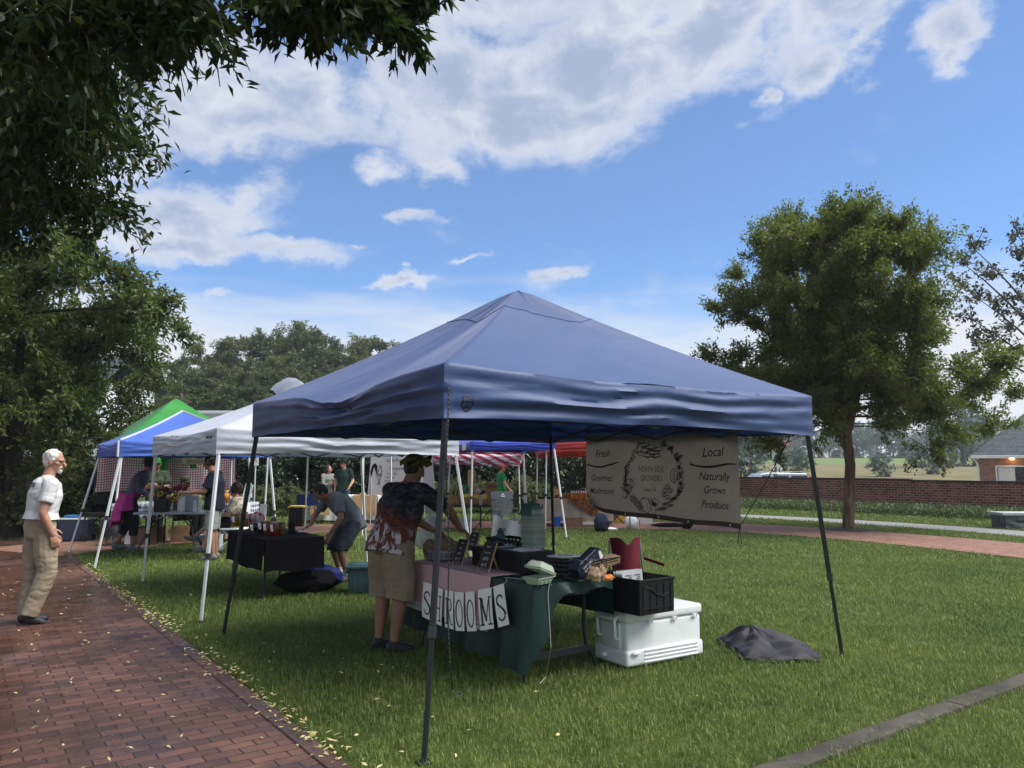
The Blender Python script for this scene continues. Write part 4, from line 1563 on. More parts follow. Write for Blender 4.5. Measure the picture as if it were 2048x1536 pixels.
def tent(name, label, feet, eave, z_top, z_bot, peak, fab, leg_m, truss_m, leg_w=0.032, sag=0.10, wrinkle=0.02, seed=0, leg_z=None, group=None, hip=None, n=36, dent=None, collar=0.42, seam_m=None):
	seams = []
	"""feet, eave: 4 ground / corner points in order round the tent"""
	c = sum((Vector((f[0], f[1], 0)) for f in feet), Vector()) / 4
	t = thing(name, label, 'tent', c, 0, group)
	m = MB()
	pk = Vector(peak)
	zt = z_top if hasattr(z_top, '__len__') else [z_top] * 4
	zb = z_bot if hasattr(z_bot, '__len__') else [z_bot] * 4
	for i in range(4):
		j = (i + 1) % 4
		a, b = Vector((*eave[i][:2], zt[i])), Vector((*eave[j][:2], zt[j]))
		ab, bb = Vector((*eave[i][:2], zb[i])), Vector((*eave[j][:2], zb[j]))
		d = (b - a).normalized()
		nrm = Vector((d.y, -d.x, 0))
		if nrm.dot(a - Vector((c.x, c.y, 0))) < 0:
			nrm = -nrm
		so = seed * 13.7 + i * 5.1

		def eav(s, a=a, b=b, i=i, so=so):
			p = a.lerp(b, s)
			e = math.sin(math.pi * s)
			p.z -= 0.035 * e + 0.018 * e * nz(s * 5, so)
			if dent and dent[0] == i:
				p.z -= dent[2] * math.exp(-((s - dent[1]) / 0.16) ** 2)
			return p

		def roof(s, q, so=so, eav=eav, nrm=nrm):
			e = math.sin(math.pi * s)
			p = eav(s).lerp(pk, q)
			p.z -= sag * 4 * q * (1 - q) * (0.45 + 0.55 * e)
			# radial gathers near the peak and along the eave
			w = wrinkle * e * (0.6 * fb((s * 6, q * 2.2, so), 4) + 0.5 * math.exp(-q * 9) * fb((s * 9, q * 16, so + 3), 3))
			w += wrinkle * 0.35 * math.sin(s * 34 + so) * e * math.exp(-((1 - q) / 0.25) ** 2) * (1 - q) * 4
			p.z += w
			# the tip is rounded over the centre pole cap
			if q > 0.93:
				p.z -= (q - 0.93) ** 2 * 9 * 0.6
			return p

		def val(s, q, i=i, so=so, eav=eav, ab=ab, bb=bb, nrm=nrm):
			e = math.sin(math.pi * min(max(s, 0), 1)) ** 0.5
			top = eav(s)
			bot = ab.lerp(bb, s)
			bot.z += 0.02 * e + 0.012 * nz(s * 6, so + 9)
			p = top.lerp(bot, q)
			bulge = math.sin(math.pi * min(1, q * 1.15)) * 0.02
			w = 0.6 * wrinkle * math.sin(q * 15 + 1.5 * fb((s * 3, so, 2), 2) * 4) * (0.5 + 0.8 * abs(nz(s * 3, so)))
			w += wrinkle * 1.15 * fb((s * 3 + 1.2 * q, q * 7.5, so + 7), 4)
			w += wrinkle * 1.3 * math.sin(q * 20 + s * 6) * (math.exp(-s * 9) + math.exp(-(1 - s) * 9))
			if dent and dent[0] == i:
				w -= 0.11 * math.exp(-((s - dent[1]) / 0.07) ** 2 - ((q - 0.25) / 0.25) ** 2)
			p += nrm * (bulge + w * min(1.0, q * 4)) * e
			return p
		if seam_m is not None:
			if i in (0, 3):
				seams.append([roof(k / 30, .74 + .02 * math.sin(k * .2)) + Vector((0, 0, .004)) for k in range(31)])
		m.grid(roof, n, n)
		m.grid(val, n, 16)
	m.build('canopy', fab, t, True, world=True, weld=0.004, sharp=1.2)
	for q in seams:
		sm_ = MB()
		sm_.tube(q, .003, 5, flat=.5)
		sm_.build('seam', seam_m, t, True, world=True)
	# legs
	for i in range(4):
		f = Vector((*feet[i][:2], 0))
		e = Vector((*eave[i][:2], zb[i] + 0.10))
		inn = Vector((c.x, c.y, e.z)) - e
		inn.z = 0
		e += inn.normalized() * 0.06
		k = f.lerp(e, collar)
		m = MB()
		m.tube([k, e], leg_w / 2 * 1.41, 4, lat=inn.normalized())
		leg = m.build('leg', leg_m, t, False, 0.002, 1, world=True)
		XF[leg.name] = XF[t.name]
		m = MB()
		m.tube([f + Vector((0, 0, 0.01)), k], leg_w / 2 * 1.41 * 0.76, 4, lat=inn.normalized())
		m.build('lower_tube', leg_m, leg, False, world=True)
		m = MB()
		d = (e - f).normalized()
		m.tube([k - d * 0.03, k + d * 0.035], leg_w / 2 * 1.41 * 1.22, 4, lat=inn.normalized())
		m.build('collar', truss_m, leg, False, 0.003, world=True)
		m = MB()
		m.box(f + Vector((0, 0, 0.005)), (0.075, 0.075, 0.008), rz(0.6))
		m.build('foot', truss_m, leg, False, world=True)
	# scissor trusses under each eave
	for i in range(4):
		j = (i + 1) % 4
		m = MB()
		ci = Vector((c.x, c.y, 0))
		a = Vector((*eave[i][:2], 0))
		b = Vector((*eave[j][:2], 0))
		a += (ci - a).normalized() * 0.10
		b += (ci - b).normalized() * 0.10
		zl, zh = (zb[i] + zb[j]) / 2 + 0.01, (zb[i] + zb[j]) / 2 + 0.21
		N = 4
		for k in range(N):
			p, q = a.lerp(b, k / N), a.lerp(b, (k + 1) / N)
			hi = k % 2
			for s in (0, 1):
				z0, z1 = (zl, zh) if (hi ^ s) == 0 else (zh, zl)
				off = Vector((0, 0, 0)) + (ci - a).normalized() * 0.02 * s
				m.tube([Vector((p.x, p.y, z0)) + off, Vector((q.x, q.y, z1)) + off], 0.014, 4, flat=0.6)
		m.build('scissor_bar', truss_m, t, False, world=True)
	m = MB()
	for i in range(4):
		e = Vector((*eave[i][:2], zt[i] - 0.04))
		m.tube([e + (Vector((c.x, c.y, e.z)) - e).normalized() * 0.08, Vector((c.x, c.y, pk.z - 0.22))], 0.012, 4)
	m.tube([(c.x, c.y, pk.z - 0.55), (c.x, c.y, pk.z - 0.08)], 0.025, 8)
	m.build('ridge_pole', truss_m, t, False, world=True)
	TENT[name + label[:12]] = t
	return t


mk('canopy_navy', fabric, (0.026, 0.058, 0.160), (0.031, 0.066, 0.178), 0.55, 0.10, 0.40, 1.6, (1, 1, 2.2), 0.03, 0.30, 0.5, (0.02, 0.055, 0.19))
canopy_fabric('canopy_white', (0.52, 0.555, 0.63), None, 0.25, 0.4, 3.0, (0.55, 0.6, 0.66))
canopy_fabric('canopy_blue', (0.055, 0.125, 0.48), None, 0.22, 0.3, 3.0)
canopy_fabric('canopy_royal', (0.035, 0.060, 0.42), None, 0.20, 0.3, 3.0)
canopy_fabric('canopy_green', (0.03, 0.30, 0.045), None, 0.35, 0.2, 3.0, (0.05, 0.45, 0.08))
canopy_fabric('canopy_red', (0.48, 0.055, 0.045), None, 0.35, 0.2, 3.0)

TF, TR, TL = G(848, 1526), G(1684, 1311), G(447, 1271)
TB = TR + TL - TF
EF, ER, EB, EL = At(888, 784, 4.80), At(1625, 835, 6.93), Vector((0.50, 9.78, 2)), At(505, 840, 7.68)
tent('canopy_tent', 'large navy blue pop up tent with black slanted legs over the mushroom stall', [TF, TR, TB, TL], [EF, ER, EB, EL],
	 [2.275, 2.262, 2.26, 2.262], [1.925, 1.905, 1.92, 1.915], (0.055, 7.3, 3.345), M['canopy_navy'], M['dark_grey_metal'], M['black_metal'], 0.034, 0.10, 0.026, 1, None, None, None, 64, (3, 0.56, 0.10), 0.33, mk('seam_navy', plain, (0.022, 0.045, 0.14), 0.8))

# badge printed on the near valance: a shield with lettering
WAf = G(285, 1164)
WBf = G(402, 1243)
wside = (WAf - WBf)
wperp = Vector((wside.y, -wside.x, 0))
WCf, WDf = WBf + wperp, WAf + wperp
wc = (WAf + WBf + WCf + WDf) / 4
we = [At(305, 890, 10.95), At(433, 880, 8.75), None, None]
we[2] = we[1] + (WCf - WBf) * 0.93
we[3] = we[0] + (WDf - WAf) * 0.93
tent('canopy_tent', 'off white pop up tent with slanted white legs behind the navy tent', [WAf, WBf, WCf, WDf], we, [2.06, 2.07, 2.06, 2.06], [1.775, 1.775, 1.775, 1.775],
	 (wc.x + 0.02, wc.y, 2.82), M['canopy_white'], M['white_metal'], M['black_metal'], 0.034, 0.08, 0.022, 2, None, None, None, 40, None, 0.35)
m = MB()
pv = At(588, 770, wc.y)
m.grid(lambda a, b: (pv.x - 0.30 + 0.62 * a, wc.y - 0.1 + 0.5 * b, 2.70 + 0.17 * math.sin(math.pi * min(1, a * 1.15)) - 0.12 * b * b + 0.02 * nz(a * 6, b * 6)), 16, 10)
bpy.data.objects['canopy_tent.001']
m.build('vent_flap', M['canopy_white'], bpy.data.objects['canopy_tent.001'], True, world=True)

BGf, BEf = G(189, 1138), G(138, 1105)
bs = BEf - BGf
bp_ = Vector((bs.y, -bs.x, 0))
BHf, BIf = BGf + bp_, BEf + bp_
bc = (BGf + BEf + BHf + BIf) / 4
be = [At(240, 893, 12.9), None, None, At(196, 896, 15.0)]
be[1] = be[0] + (BHf - BGf) * 0.86
be[2] = be[3] + (BHf - BGf) * 0.86
bc2 = (be[0] + be[1] + be[2] + be[3]) / 4
tent('canopy_tent', 'bright blue pop up tent over the gingham backdrop and flowers', [BGf, BHf, BIf, BEf], be, 2.07, 1.80, (bc2.x - 0.05, bc2.y, At(370, 823, bc2.y).z), M['canopy_blue'], M['white_metal'], M['black_metal'],
	 0.034, 0.07, 0.015, 3, None, None, None, 30)
m = MB()
for i in range(2):
	a = Vector((*be[i][:2], 2.07))
	pk = Vector((bc2.x - 0.05, bc2.y, At(370, 823, bc2.y).z))
	m.tube([a.lerp(pk, k / 12) + Vector((0, 0, 0.012 - 0.07 * 4 * (k / 12) * (1 - k / 12) * 0.45)) for k in range(13)], 0.022, 6, flat=0.35)
m.tube([Vector((*be[0][:2], 2.07)) - Vector((0.02, 0.02, 0)), Vector((*be[0][:2], 1.8)) - Vector((0.02, 0.02, 0))], 0.018, 6)
m.build('piping', M['white_metal'], bpy.data.objects['canopy_tent.002'], True, world=True)

gp = At(352, 795, 18.6)
gf = [Vector((gp.x + dx, gp.y + dy, 0)) for dx, dy in ((-0.3, -2.1), (2.1, -0.3), (0.3, 2.1), (-2.1, 0.3))]
ge = [Vector((gp.x + dx * 0.93, gp.y + dy * 0.93, 0)) for dx, dy in ((-0.3, -2.1), (2.1, -0.3), (0.3, 2.1), (-2.1, 0.3))]
tent('canopy_tent', 'bright green pop up tent with a pointed top behind the blue one', gf, ge, 2.25, 2.0, gp, M['canopy_green'], M['white_metal'], M['black_metal'], 0.034, 0.08, 0.01, 4, None, None, None, 20)

# the farm tent whose white frame shows under the off white canopy
ff = [At(531, 935, 18.6), At(727, 935, 18.8), At(790, 935, 21.6), At(598, 935, 21.8)]
ff = [Vector((p.x, p.y, 0)) for p in ff]
ff = [ff[0], ff[1], ff[1] + Vector((0.3, 2.6, 0)), ff[0] + Vector((0.3, 2.6, 0))]
fc = sum(ff, Vector()) / 4
tent('canopy_tent', 'white framed tent with upright legs over the farm stall and rooster banner', ff, ff, 2.22, 2.0, (fc.x, fc.y, 2.75), M['canopy_white'], M['white_metal'], M['white_metal'], 0.036, 0.06, 0.012, 5, None, None, None, 16, None, 0.4)

# royal blue, red and striped tents
cf0, cf1 = G(941, 1071), G(1133, 1076)
e0, e1 = At(942, 900, 18.8), At(1112, 900, 18.9)
dd = Vector((-0.75, 2.75, 0))
tent('canopy_tent', 'royal blue pop up tent shading the basket stall', [cf0, cf1, cf1 + dd * 1.1, cf0 + dd * 1.1], [e0, e1, e1 + dd, e0 + dd], 2.25, 2.03, ((e0.x + e1.x) / 2 - 0.35, 20.2, 2.95),
	 M['canopy_royal'], M['white_metal'], M['black_metal'], 0.036, 0.07, 0.014, 6, None, None, None, 24)
rf = [Vector((At(1090, 935, 20.5).x, 20.5, 0)), Vector((At(1275, 935, 20.5).x, 20.5, 0)), Vector((At(1255, 935, 23.2).x, 23.2, 0)), Vector((At(1072, 935, 23.2).x, 23.2, 0))]
rc = sum(rf, Vector()) / 4
tent('canopy_tent', 'red pop up tent shading the honey table', rf, rf, [2.34, 2.34, 2.3, 2.3], [2.03, 2.03, 1.92, 1.92], (rc.x, rc.y, 2.9), M['canopy_red'], M['white_metal'], M['black_metal'], 0.034, 0.06, 0.014, 7, None, None, None, 24)


def stripes():
	t = NT('stripes')
	v = t.coord('Object', rot=(0, 0, 0.35))
	sp = t.n('ShaderNodeSeparateXYZ')
	t.l(v, sp.inputs[0])
	w = t.math('FRACT', t.math('MULTIPLY', t.math('ADD', sp.outputs[0], t.math('MULTIPLY', sp.outputs[2], 1.7)), 2.3))
	col = t.mix(t.math('GREATER_THAN', w, 0.5), (0.62, 0.60, 0.64), (0.42, 0.06, 0.11))
	tr = t.n('ShaderNodeBsdfTranslucent')
	t.set(tr, 'Color', col)
	mx = t.n('ShaderNodeMixShader')
	mx.inputs[0].default_value = 0.55
	t.l(t.bsdf(col, 0.7, 0, t.bump(t.noise(v, 4, 4), 0.4, 0.03)), mx.inputs[1])
	t.l(tr.outputs[0], mx.inputs[2])
	return t.finish(mx.outputs[0])


stripes()
sf = [Vector((At(u, 935, y).x, y, 0)) for u, y in ((842, 21.5), (1050, 21.8), (1040, 24.6), (850, 24.6))]
scn = sum(sf, Vector()) / 4
tent('canopy_tent', 'tent with red and white striped canopy behind the royal blue one', sf, sf, [2.12, 2.12, 2.0, 2.0], [1.96, 1.99, 1.66, 1.72], (scn.x, scn.y, 2.6), MATS['stripes'], M['white_metal'], M['black_metal'], 0.034, 0.06, 0.03, 8, None, None, None, 24)
# ------------------------------------------------------------------ people
def skin_mat(key, c):
	t = NT(key)
	v = t.coord('Object')
	n = t.noise(v, 14, 4, 0.6)
	col = t.mix(t.ramp(n, 0.3, 0.7), hsv_var(c, 0.86), (min(1, c[0] * 1.12), c[1] * 1.0, c[2] * 0.98))
	return t.finish(t.bsdf(col, 0.55, 0, t.bump(t.noise(v, 60, 3), 0.15, 0.002), 0.4))


M['skin_fair'] = skin_mat('skin_fair', (0.44, 0.25, 0.175))
M['skin_pale'] = skin_mat('skin_pale', (0.50, 0.31, 0.23))
M['skin_tan'] = skin_mat('skin_tan', (0.27, 0.145, 0.095))
M['skin_dim'] = skin_mat('skin_dim', (0.20, 0.11, 0.075))
mk('hair_white', fabric, (0.60, 0.58, 0.54), None, 0.7, 0, 0.6, 22, (3, 1, 1), 0.02)
mk('hair_dark', fabric, (0.010, 0.008, 0.007), None, 0.5, 0, 0.5, 22, (3, 1, 1), 0.02)
mk('hair_brown', fabric, (0.035, 0.018, 0.012), None, 0.5, 0, 0.5, 22, (3, 1, 1), 0.02)
mk('hair_red', fabric, (0.12, 0.045, 0.03), None, 0.55, 0, 0.5, 22, (3, 1, 1), 0.02)
mk('tee_white', fabric, (0.62, 0.63, 0.63), None, 0.85, 0, 0.35, 7, (1, 1, 0.6), 0.02)
mk('tee_grey', fabric, (0.125, 0.14, 0.165), (0.17, 0.185, 0.21), 0.9, 0, 0.35, 7, (1, 1, 0.6), 0.02)
mk('tee_navy', fabric, (0.006, 0.008, 0.018), None, 0.9, 0, 0.3, 7)
mk('tee_forest', fabric, (0.008, 0.024, 0.022), None, 0.9, 0, 0.3, 7)
mk('tee_dark_green', fabric, (0.012, 0.022, 0.012), (0.05, 0.07, 0.035), 0.9, 0, 0.3, 14)
mk('tee_camo', fabric, (0.04, 0.045, 0.022), (0.09, 0.085, 0.05), 0.9, 0, 0.3, 12)
mk('tee_bright_green', fabric, (0.018, 0.30, 0.11), None, 0.85, 0, 0.3, 7)
mk('hoodie_orange', fabric, (0.36, 0.075, 0.040), None, 0.9, 0, 0.35, 6)
mk('cardigan_grey', fabric, (0.22, 0.225, 0.215), None, 0.9, 0, 0.3, 8)
mk('shawl_grey', fabric, (0.035, 0.035, 0.042), (0.14, 0.14, 0.16), 0.9, 0, 0.3, 5)
mk('print_blouse', fabric, (0.20, 0.16, 0.11), (0.52, 0.47, 0.37), 0.85, 0, 0.2, 24)
mk('jacket_magenta', fabric, (0.36, 0.012, 0.155), (0.44, 0.02, 0.20), 0.5, 0, 0.4, 6)
mk('khaki', fabric, (0.30, 0.245, 0.17), (0.36, 0.30, 0.215), 0.85, 0, 0.5, 6, (1, 1, 1), 0.03)
mk('shorts_khaki', fabric, (0.23, 0.185, 0.12), (0.27, 0.22, 0.15), 0.85, 0, 0.4, 7, (1, 1, 1), 0.025)
mk('shorts_slate', fabric, (0.035, 0.042, 0.060), None, 0.85, 0, 0.4, 8)
mk('shorts_grey', fabric, (0.22, 0.245, 0.235), None, 0.85, 0, 0.4, 8)
mk('black_trousers', fabric, (0.006, 0.006, 0.007), None, 0.85, 0, 0.4, 8)
mk('jeans', fabric, (0.045, 0.075, 0.135), (0.06, 0.10, 0.17), 0.85, 0, 0.4, 8)
mk('jeans_dark', fabric, (0.014, 0.020, 0.045), None, 0.85, 0, 0.4, 8)
mk('shoe_black', plain, (0.012, 0.012, 0.013), 0.6, 0, 0.3, 20, 0.1)
mk('shoe_grey', plain, (0.10, 0.10, 0.105), 0.7, 0, 0.4, 30, 0.1)
mk('cap_pink', fabric, (0.52, 0.22, 0.25), None, 0.85, 0, 0.2, 9)
mk('cap_dark', fabric, (0.012, 0.012, 0.012), None, 0.9, 0, 0.2, 9)
mk('cap_olive', fabric, (0.045, 0.040, 0.026), None, 0.9, 0, 0.2, 9)
mk('cap_green', fabric, (0.030, 0.16, 0.04), None, 0.9, 0, 0.2, 9)
mk('belt', plain, (0.02, 0.012, 0.010), 0.5)
mk('eye', plain, (0.02, 0.015, 0.012), 0.15)
mk('sock', fabric, (0.6, 0.6, 0.6), None, 0.9, 0, 0.2, 12)


def tiedye():
	t = NT('tiedye')
	v = t.coord('Object')
	sp = t.n('ShaderNodeSeparateXYZ')
	t.l(v, sp.inputs[0])
	big = t.noise(v, 5, 5, 0.6, 1.2)
	st = t.noise(t.coord('Object', scale=(3, 3, 9), rot=(0.2, 0.9, 0)), 3.0, 6, 0.65, 1.6)
	blot = t.noise(t.coord('Object', scale=(2.6, 2.6, 1.0), rot=(0.1, 0.75, 0)), 7, 5, 0.6, 0.8)
	# diagonal position: low at the lower left hem, high at the upper right shoulder
	dg = t.math('ADD', t.math('MULTIPLY', sp.outputs[2], 1.0), t.math('ADD', t.math('MULTIPLY', sp.outputs[0], 0.55), t.math('MULTIPLY', t.math('SUBTRACT', big, 0.5), 0.24)))
	navy = t.mix(t.ramp(st, 0.42, 0.72), (0.012, 0.013, 0.022), (0.085, 0.10, 0.105))
	navy = t.mix(t.ramp(t.noise(t.coord('Object', scale=(2, 2, 11), rot=(0.2, 0.9, 0)), 4.3, 3, 0.5), 0.70, 0.76), navy, (0.42, 0.42, 0.45))
	rust = t.mix(t.ramp(st, 0.35, 0.7), (0.045, 0.014, 0.014), (0.16, 0.050, 0.032))
	white = t.mix(t.ramp(blot, 0.47, 0.54), (0.12, 0.038, 0.030), (0.50, 0.48, 0.50))
	col = t.mix(t.ramp(dg, 1.10, 1.20), white, rust)
	col = t.mix(t.ramp(dg, 1.20, 1.34), col, navy)
	nm = t.bump(t.noise(t.coord('Object', scale=(1, 1, 0.6)), 7, 5, 0.55), 0.35, 0.02)
	return t.finish(t.bsdf(col, 0.85, 0, nm, 0.2))


M['tiedye'] = tiedye()


def greenyellow():
	t = NT('cap_tiedye')
	v = t.coord('Object')
	n = t.noise(v, 11, 3, 0.5, 0.6)
	col = t.mix(t.ramp(n, 0.47, 0.53), (0.007, 0.007, 0.010), (0.085, 0.085, 0.016))
	return t.finish(t.bsdf(col, 0.85, 0, None, 0.2))


M['cap_tiedye'] = greenyellow()


def remesh(mb, voxel, smooth=5, disp=None):
	me = bpy.data.meshes.new('tmp')
	me.from_pydata([Vector(p) for p in mb.v], [], mb.f)
	bm = bmesh.new()
	bm.from_mesh(me)
	bmesh.ops.recalc_face_normals(bm, faces=bm.faces)
	bm.to_mesh(me)
	bm.free()
	o = bpy.data.objects.new('tmp', me)
	COL.objects.link(o)
	md = o.modifiers.new('r', 'REMESH')
	md.mode = 'VOXEL'
	md.voxel_size = voxel
	if smooth:
		sm = o.modifiers.new('s', 'SMOOTH')
		sm.factor = 0.5
		sm.iterations = smooth
	dg = bpy.context.evaluated_depsgraph_get()
	out = bpy.data.meshes.new_from_object(o.evaluated_get(dg))
	bpy.data.objects.remove(o)
	bpy.data.meshes.remove(me)
	if disp:
		nv = [v.normal.copy() for v in out.vertices]
		for v, n in zip(out.vertices, nv):
			v.co += n * disp(v.co)
	out.polygons.foreach_set('use_smooth', [True] * len(out.polygons))
	return out


def mesh_obj(name, me, mat, parent=None):
	me.name = name
	me.materials.clear()
	me.materials.append(mat)
	o = bpy.data.objects.new(name, me)
	COL.objects.link(o)
	if parent is not None:
		o.parent = parent
	return o


STAND = dict(pelvis=(0, 0, .95), waist=(0, 0, 1.09), chest=(0, 0.01, 1.28), neck=(0, -.01, 1.48), head=(0, .03, 1.63),
			 shR=(.185, 0, 1.42), elR=(.235, -.03, 1.13), wrR=(.24, .05, .89), shL=(-.185, 0, 1.42), elL=(-.235, -.03, 1.13), wrL=(-.24, .05, .89),
			 hipR=(.092, 0, .92), knR=(.10, .02, .50), anR=(.105, -.03, .09), hipL=(-.092, 0, .92), knL=(-.10, .02, .50), anL=(-.105, -.03, .09))


def hand(m, wrist, d, palm_n, side, curl=0.5, s=1.0, spread=0.10):
	"""palm and five fingers; d along the hand, palm_n out of the palm, side the thumb's direction"""
	d = Vector(d).normalized()
	sd = Vector(side)
	sd = (sd - d * sd.dot(d)).normalized()
	pn = Vector(palm_n)
	pn = (pn - d * pn.dot(d) - sd * pn.dot(sd)).normalized()
	w = Vector(wrist)
	rot = Matrix((sd, d, pn)).transposed()
	m.ell(w + d * 0.052 * s, (0.039 * s, 0.055 * s, 0.016 * s), rot, 12, 8)
	for k, (off, ln) in enumerate(((0.030, 0.072), (0.010, 0.080), (-0.011, 0.074), (-0.030, 0.058))):
		a = w + d * 0.095 * s + sd * off * s
		dir_ = (d + sd * (off * spread * 8)).normalized()
		c1, c2, c3 = curl * 0.5, curl * 1.25, curl * 1.9
		L = ln * s
		p1 = a + (dir_ * math.cos(c1) + pn * math.sin(c1)) * L * 0.45
		p2 = p1 + (dir_ * math.cos(c2) + pn * math.sin(c2)) * L * 0.33
		p3 = p2 + (dir_ * math.cos(c3) + pn * math.sin(c3)) * L * 0.27
		m.cap_tube(a - dir_ * 0.01, p1, 0.0092 * s, 0.0088 * s, 8)
		m.cap_tube(p1, p2, 0.0088 * s, 0.008 * s, 8)
		m.cap_tube(p2, p3, 0.008 * s, 0.007 * s, 8)
	t0 = w + d * 0.028 * s + sd * 0.030 * s
	t1 = t0 + (d * 0.6 + sd * 0.75 + pn * 0.25).normalized() * 0.038 * s
	t2 = t1 + (d * 0.9 + sd * 0.25 + pn * 0.4).normalized() * 0.032 * s
	m.cap_tube(t0 - d * 0.015, t1, 0.0125 * s, 0.0105 * s, 8)
	m.cap_tube(t1, t2, 0.0105 * s, 0.0085 * s, 8)


def person(label, at, face, J=None, H=1.75, g=1.0, skin='skin_fair', shirt=None, legs=None, hair=None, hat=None, shoes='shoe_black', head=(0, 0, 0), sleeve=0.55,
		   hem=0.10, leg_cover=('trousers', 1.0), vox=0.010, hands=None, bust=0, seed=0, socks=False, beard=False, glasses=False, leg_ease=1.0, waist_top=0.55, ease=1.0, footdir=None, group=None, feet_on=True, long_sleeve=False):
	j = dict(STAND)
	j.update(J or {})
	k = H / 1.75
	j = {n: Vector(p) * k for n, p in j.items()}
	lat_s = (j['shR'] - j['shL']).normalized()
	lat_h = (j['hipR'] - j['hipL']).normalized()
	lat = (lat_s + lat_h).normalized()
	yaw, pitch, roll = (R(a) for a in head)
	HM = Matrix.Rotation(-yaw, 3, 'Z') @ Matrix.Rotation(pitch, 3, 'X') @ Matrix.Rotation(roll, 3, 'Y')
	hc = j['head']
	hs = 1.0 * k ** 0.3

	def hp(x, y, z):
		return hc + HM @ (Vector((x, y, z)) * hs)

	def hr(*a):
		return tuple(q * hs for q in a)
	spine = [j['pelvis'] + (j['pelvis'] - j['waist']).normalized() * 0.10 * k, j['pelvis'], j['waist'], j['chest'], j['chest'].lerp(j['neck'], 0.62), j['neck']]
	rad = [(.14, .10), (.168, .122), (.150, .112), (.168, .122), (.155, .095), (.070, .065)]
	rad = [(a * k * (1 + (g - 1) * (1.0 if i < 4 else 0.5)), b * k * (1 + (g - 1) * (1.5 if 0 < i < 4 else 0.5))) for i, (a, b) in enumerate(rad)]
	# ---- body
	m = MB()
	m.tube(spine, [(a * 0.93, b * 0.93) for a, b in rad], 16, lat=lat)
	for s in 'RL':
		sh, el, wr, hi, kn, an = (j[q + s] for q in ('sh', 'el', 'wr', 'hip', 'kn', 'an'))
		ag = 1 + (g - 1) * 0.6
		m.cap_tube(j['chest'].lerp(j['neck'], 0.7), sh, .055 * k, .056 * k * ag, 10)
		m.cap_tube(sh, el, .052 * k * ag, .041 * k * ag, 12)
		mid = el.lerp(wr, 0.3)
		m.cap_tube(el, mid, .040 * k * ag, .042 * k * ag, 12)
		m.cap_tube(mid, wr, .042 * k * ag, .027 * k, 12)
		m.cap_tube(hi, kn, .083 * k * ag, .056 * k * ag, 12)
		calf = kn.lerp(an, 0.32)
		m.cap_tube(kn, calf, .054 * k * ag, .056 * k * ag, 12)
		m.cap_tube(calf, an, .055 * k * ag, .036 * k, 12)
		fd = Vector((0, 1, 0))
		if footdir and s in footdir:
			fd = Vector(footdir[s]).normalized()
		m.cap_tube(an + Vector((0, 0, -0.03)) - fd * 0.02, an + fd * 0.06 * k + Vector((0, 0, -0.045)), .026 * k, .018 * k, 10)
		hd = (hands or {}).get(s)
		if hd is None:
			d = (wr - el).normalized()
			sx = -1 if s == 'R' else 1
			hd = (d, (sx, 0.1, 0), (0, 1, 0), 0.45)
		hand(m, wr, hd[0], hd[1], hd[2], hd[3], k * 1.02)
	m.cap_tube(j['neck'] - Vector((0, 0, 0.05)), hp(0, -0.018, -0.055), .062 * k * (1 + (g - 1) * .7), .056 * k, 12)
	m.ell(hp(0, -.012, .030), hr(.077, .097, .092), HM, 16, 11)
	m.ell(hp(0, .022, -.042), hr(.058, .068, .074), HM, 14, 10)
	m.ell(hp(0, .062, -.092), hr(.028, .026, .024), HM)
	m.ell(hp(0, .076, .020), hr(.050, .020, .013), HM)
	m.cap_tube(hp(0, .088, .004), hp(0, .116, -.034), .011 * hs, .0155 * hs, 8)
	for sx in (-1, 1):
		m.ell(hp(sx * .079, -.004, -.012), hr(.012, .023, .034), HM)
		m.ell(hp(sx * .045, .058, -.020), hr(.024, .026, .020), HM)
	m.ell(hp(0, .083, -.062), hr(.025, .013, .006), HM)
	m.ell(hp(0, .081, -.074), hr(.022, .013, .007), HM)
	body = mesh_obj('person', remesh(m, vox, 3), M[skin])
	body.location = at
	body.rotation_euler = (0, 0, -R(face))
	tag(body, label, 'person', group)
	XF[body.name] = Matrix.Translation(Vector(at)) @ Matrix.Rotation(-R(face), 4, 'Z')
	fold = lambda amp, sc: (lambda p: amp * (0.55 * fb((p.x * sc * .7 + seed, p.y * sc * .7, p.z * sc * 0.5), 3) + 0.8 * (abs(nz(p.x * sc * 1.1 + p.z * sc * .9, p.y * sc * 1.1 + seed, p.z * sc * 2.3 - p.x * sc * .6)) - .25)))
	vx = vox * 1.1
	# ---- eyes
	for sx in (-1, 1):
		e = MB()
		e.ell(hp(sx * .031, .080, .004), hr(.013, .010, .008), HM, 10, 6)
		e.build('eye', M['eye'], body)
	# ---- shirt
	if shirt:
		m = MB()
		dn = (j['pelvis'] - j['waist']).normalized()
		ez = 0.016 * k * ease
		sp2 = [j['pelvis'] + dn * hem * k] + spine[(2 if hem < 0 else 1):5] + [spine[5] - (spine[5] - spine[4]) * 0.25]
		ra2 = [(rad[1][0] + ez * 1.5, rad[1][1] + ez * 1.7)] + [(a + ez, b + ez * 1.2) for a, b in rad[(2 if hem < 0 else 1):5]] + [(.088 * k, .080 * k)]
		m.tube(sp2, ra2, 18, lat=lat)
		if bust:
			fw = lat.cross((j['neck'] - j['waist']).normalized())
			if fw.y < 0: fw = -fw
			for sx in (-1, 1):
				m.ell(j['chest'] + lat * sx * .075 * k - fw * -0.085 * k + Vector((0, 0, 0.02)), (.07 * k, .07 * k, .065 * k))
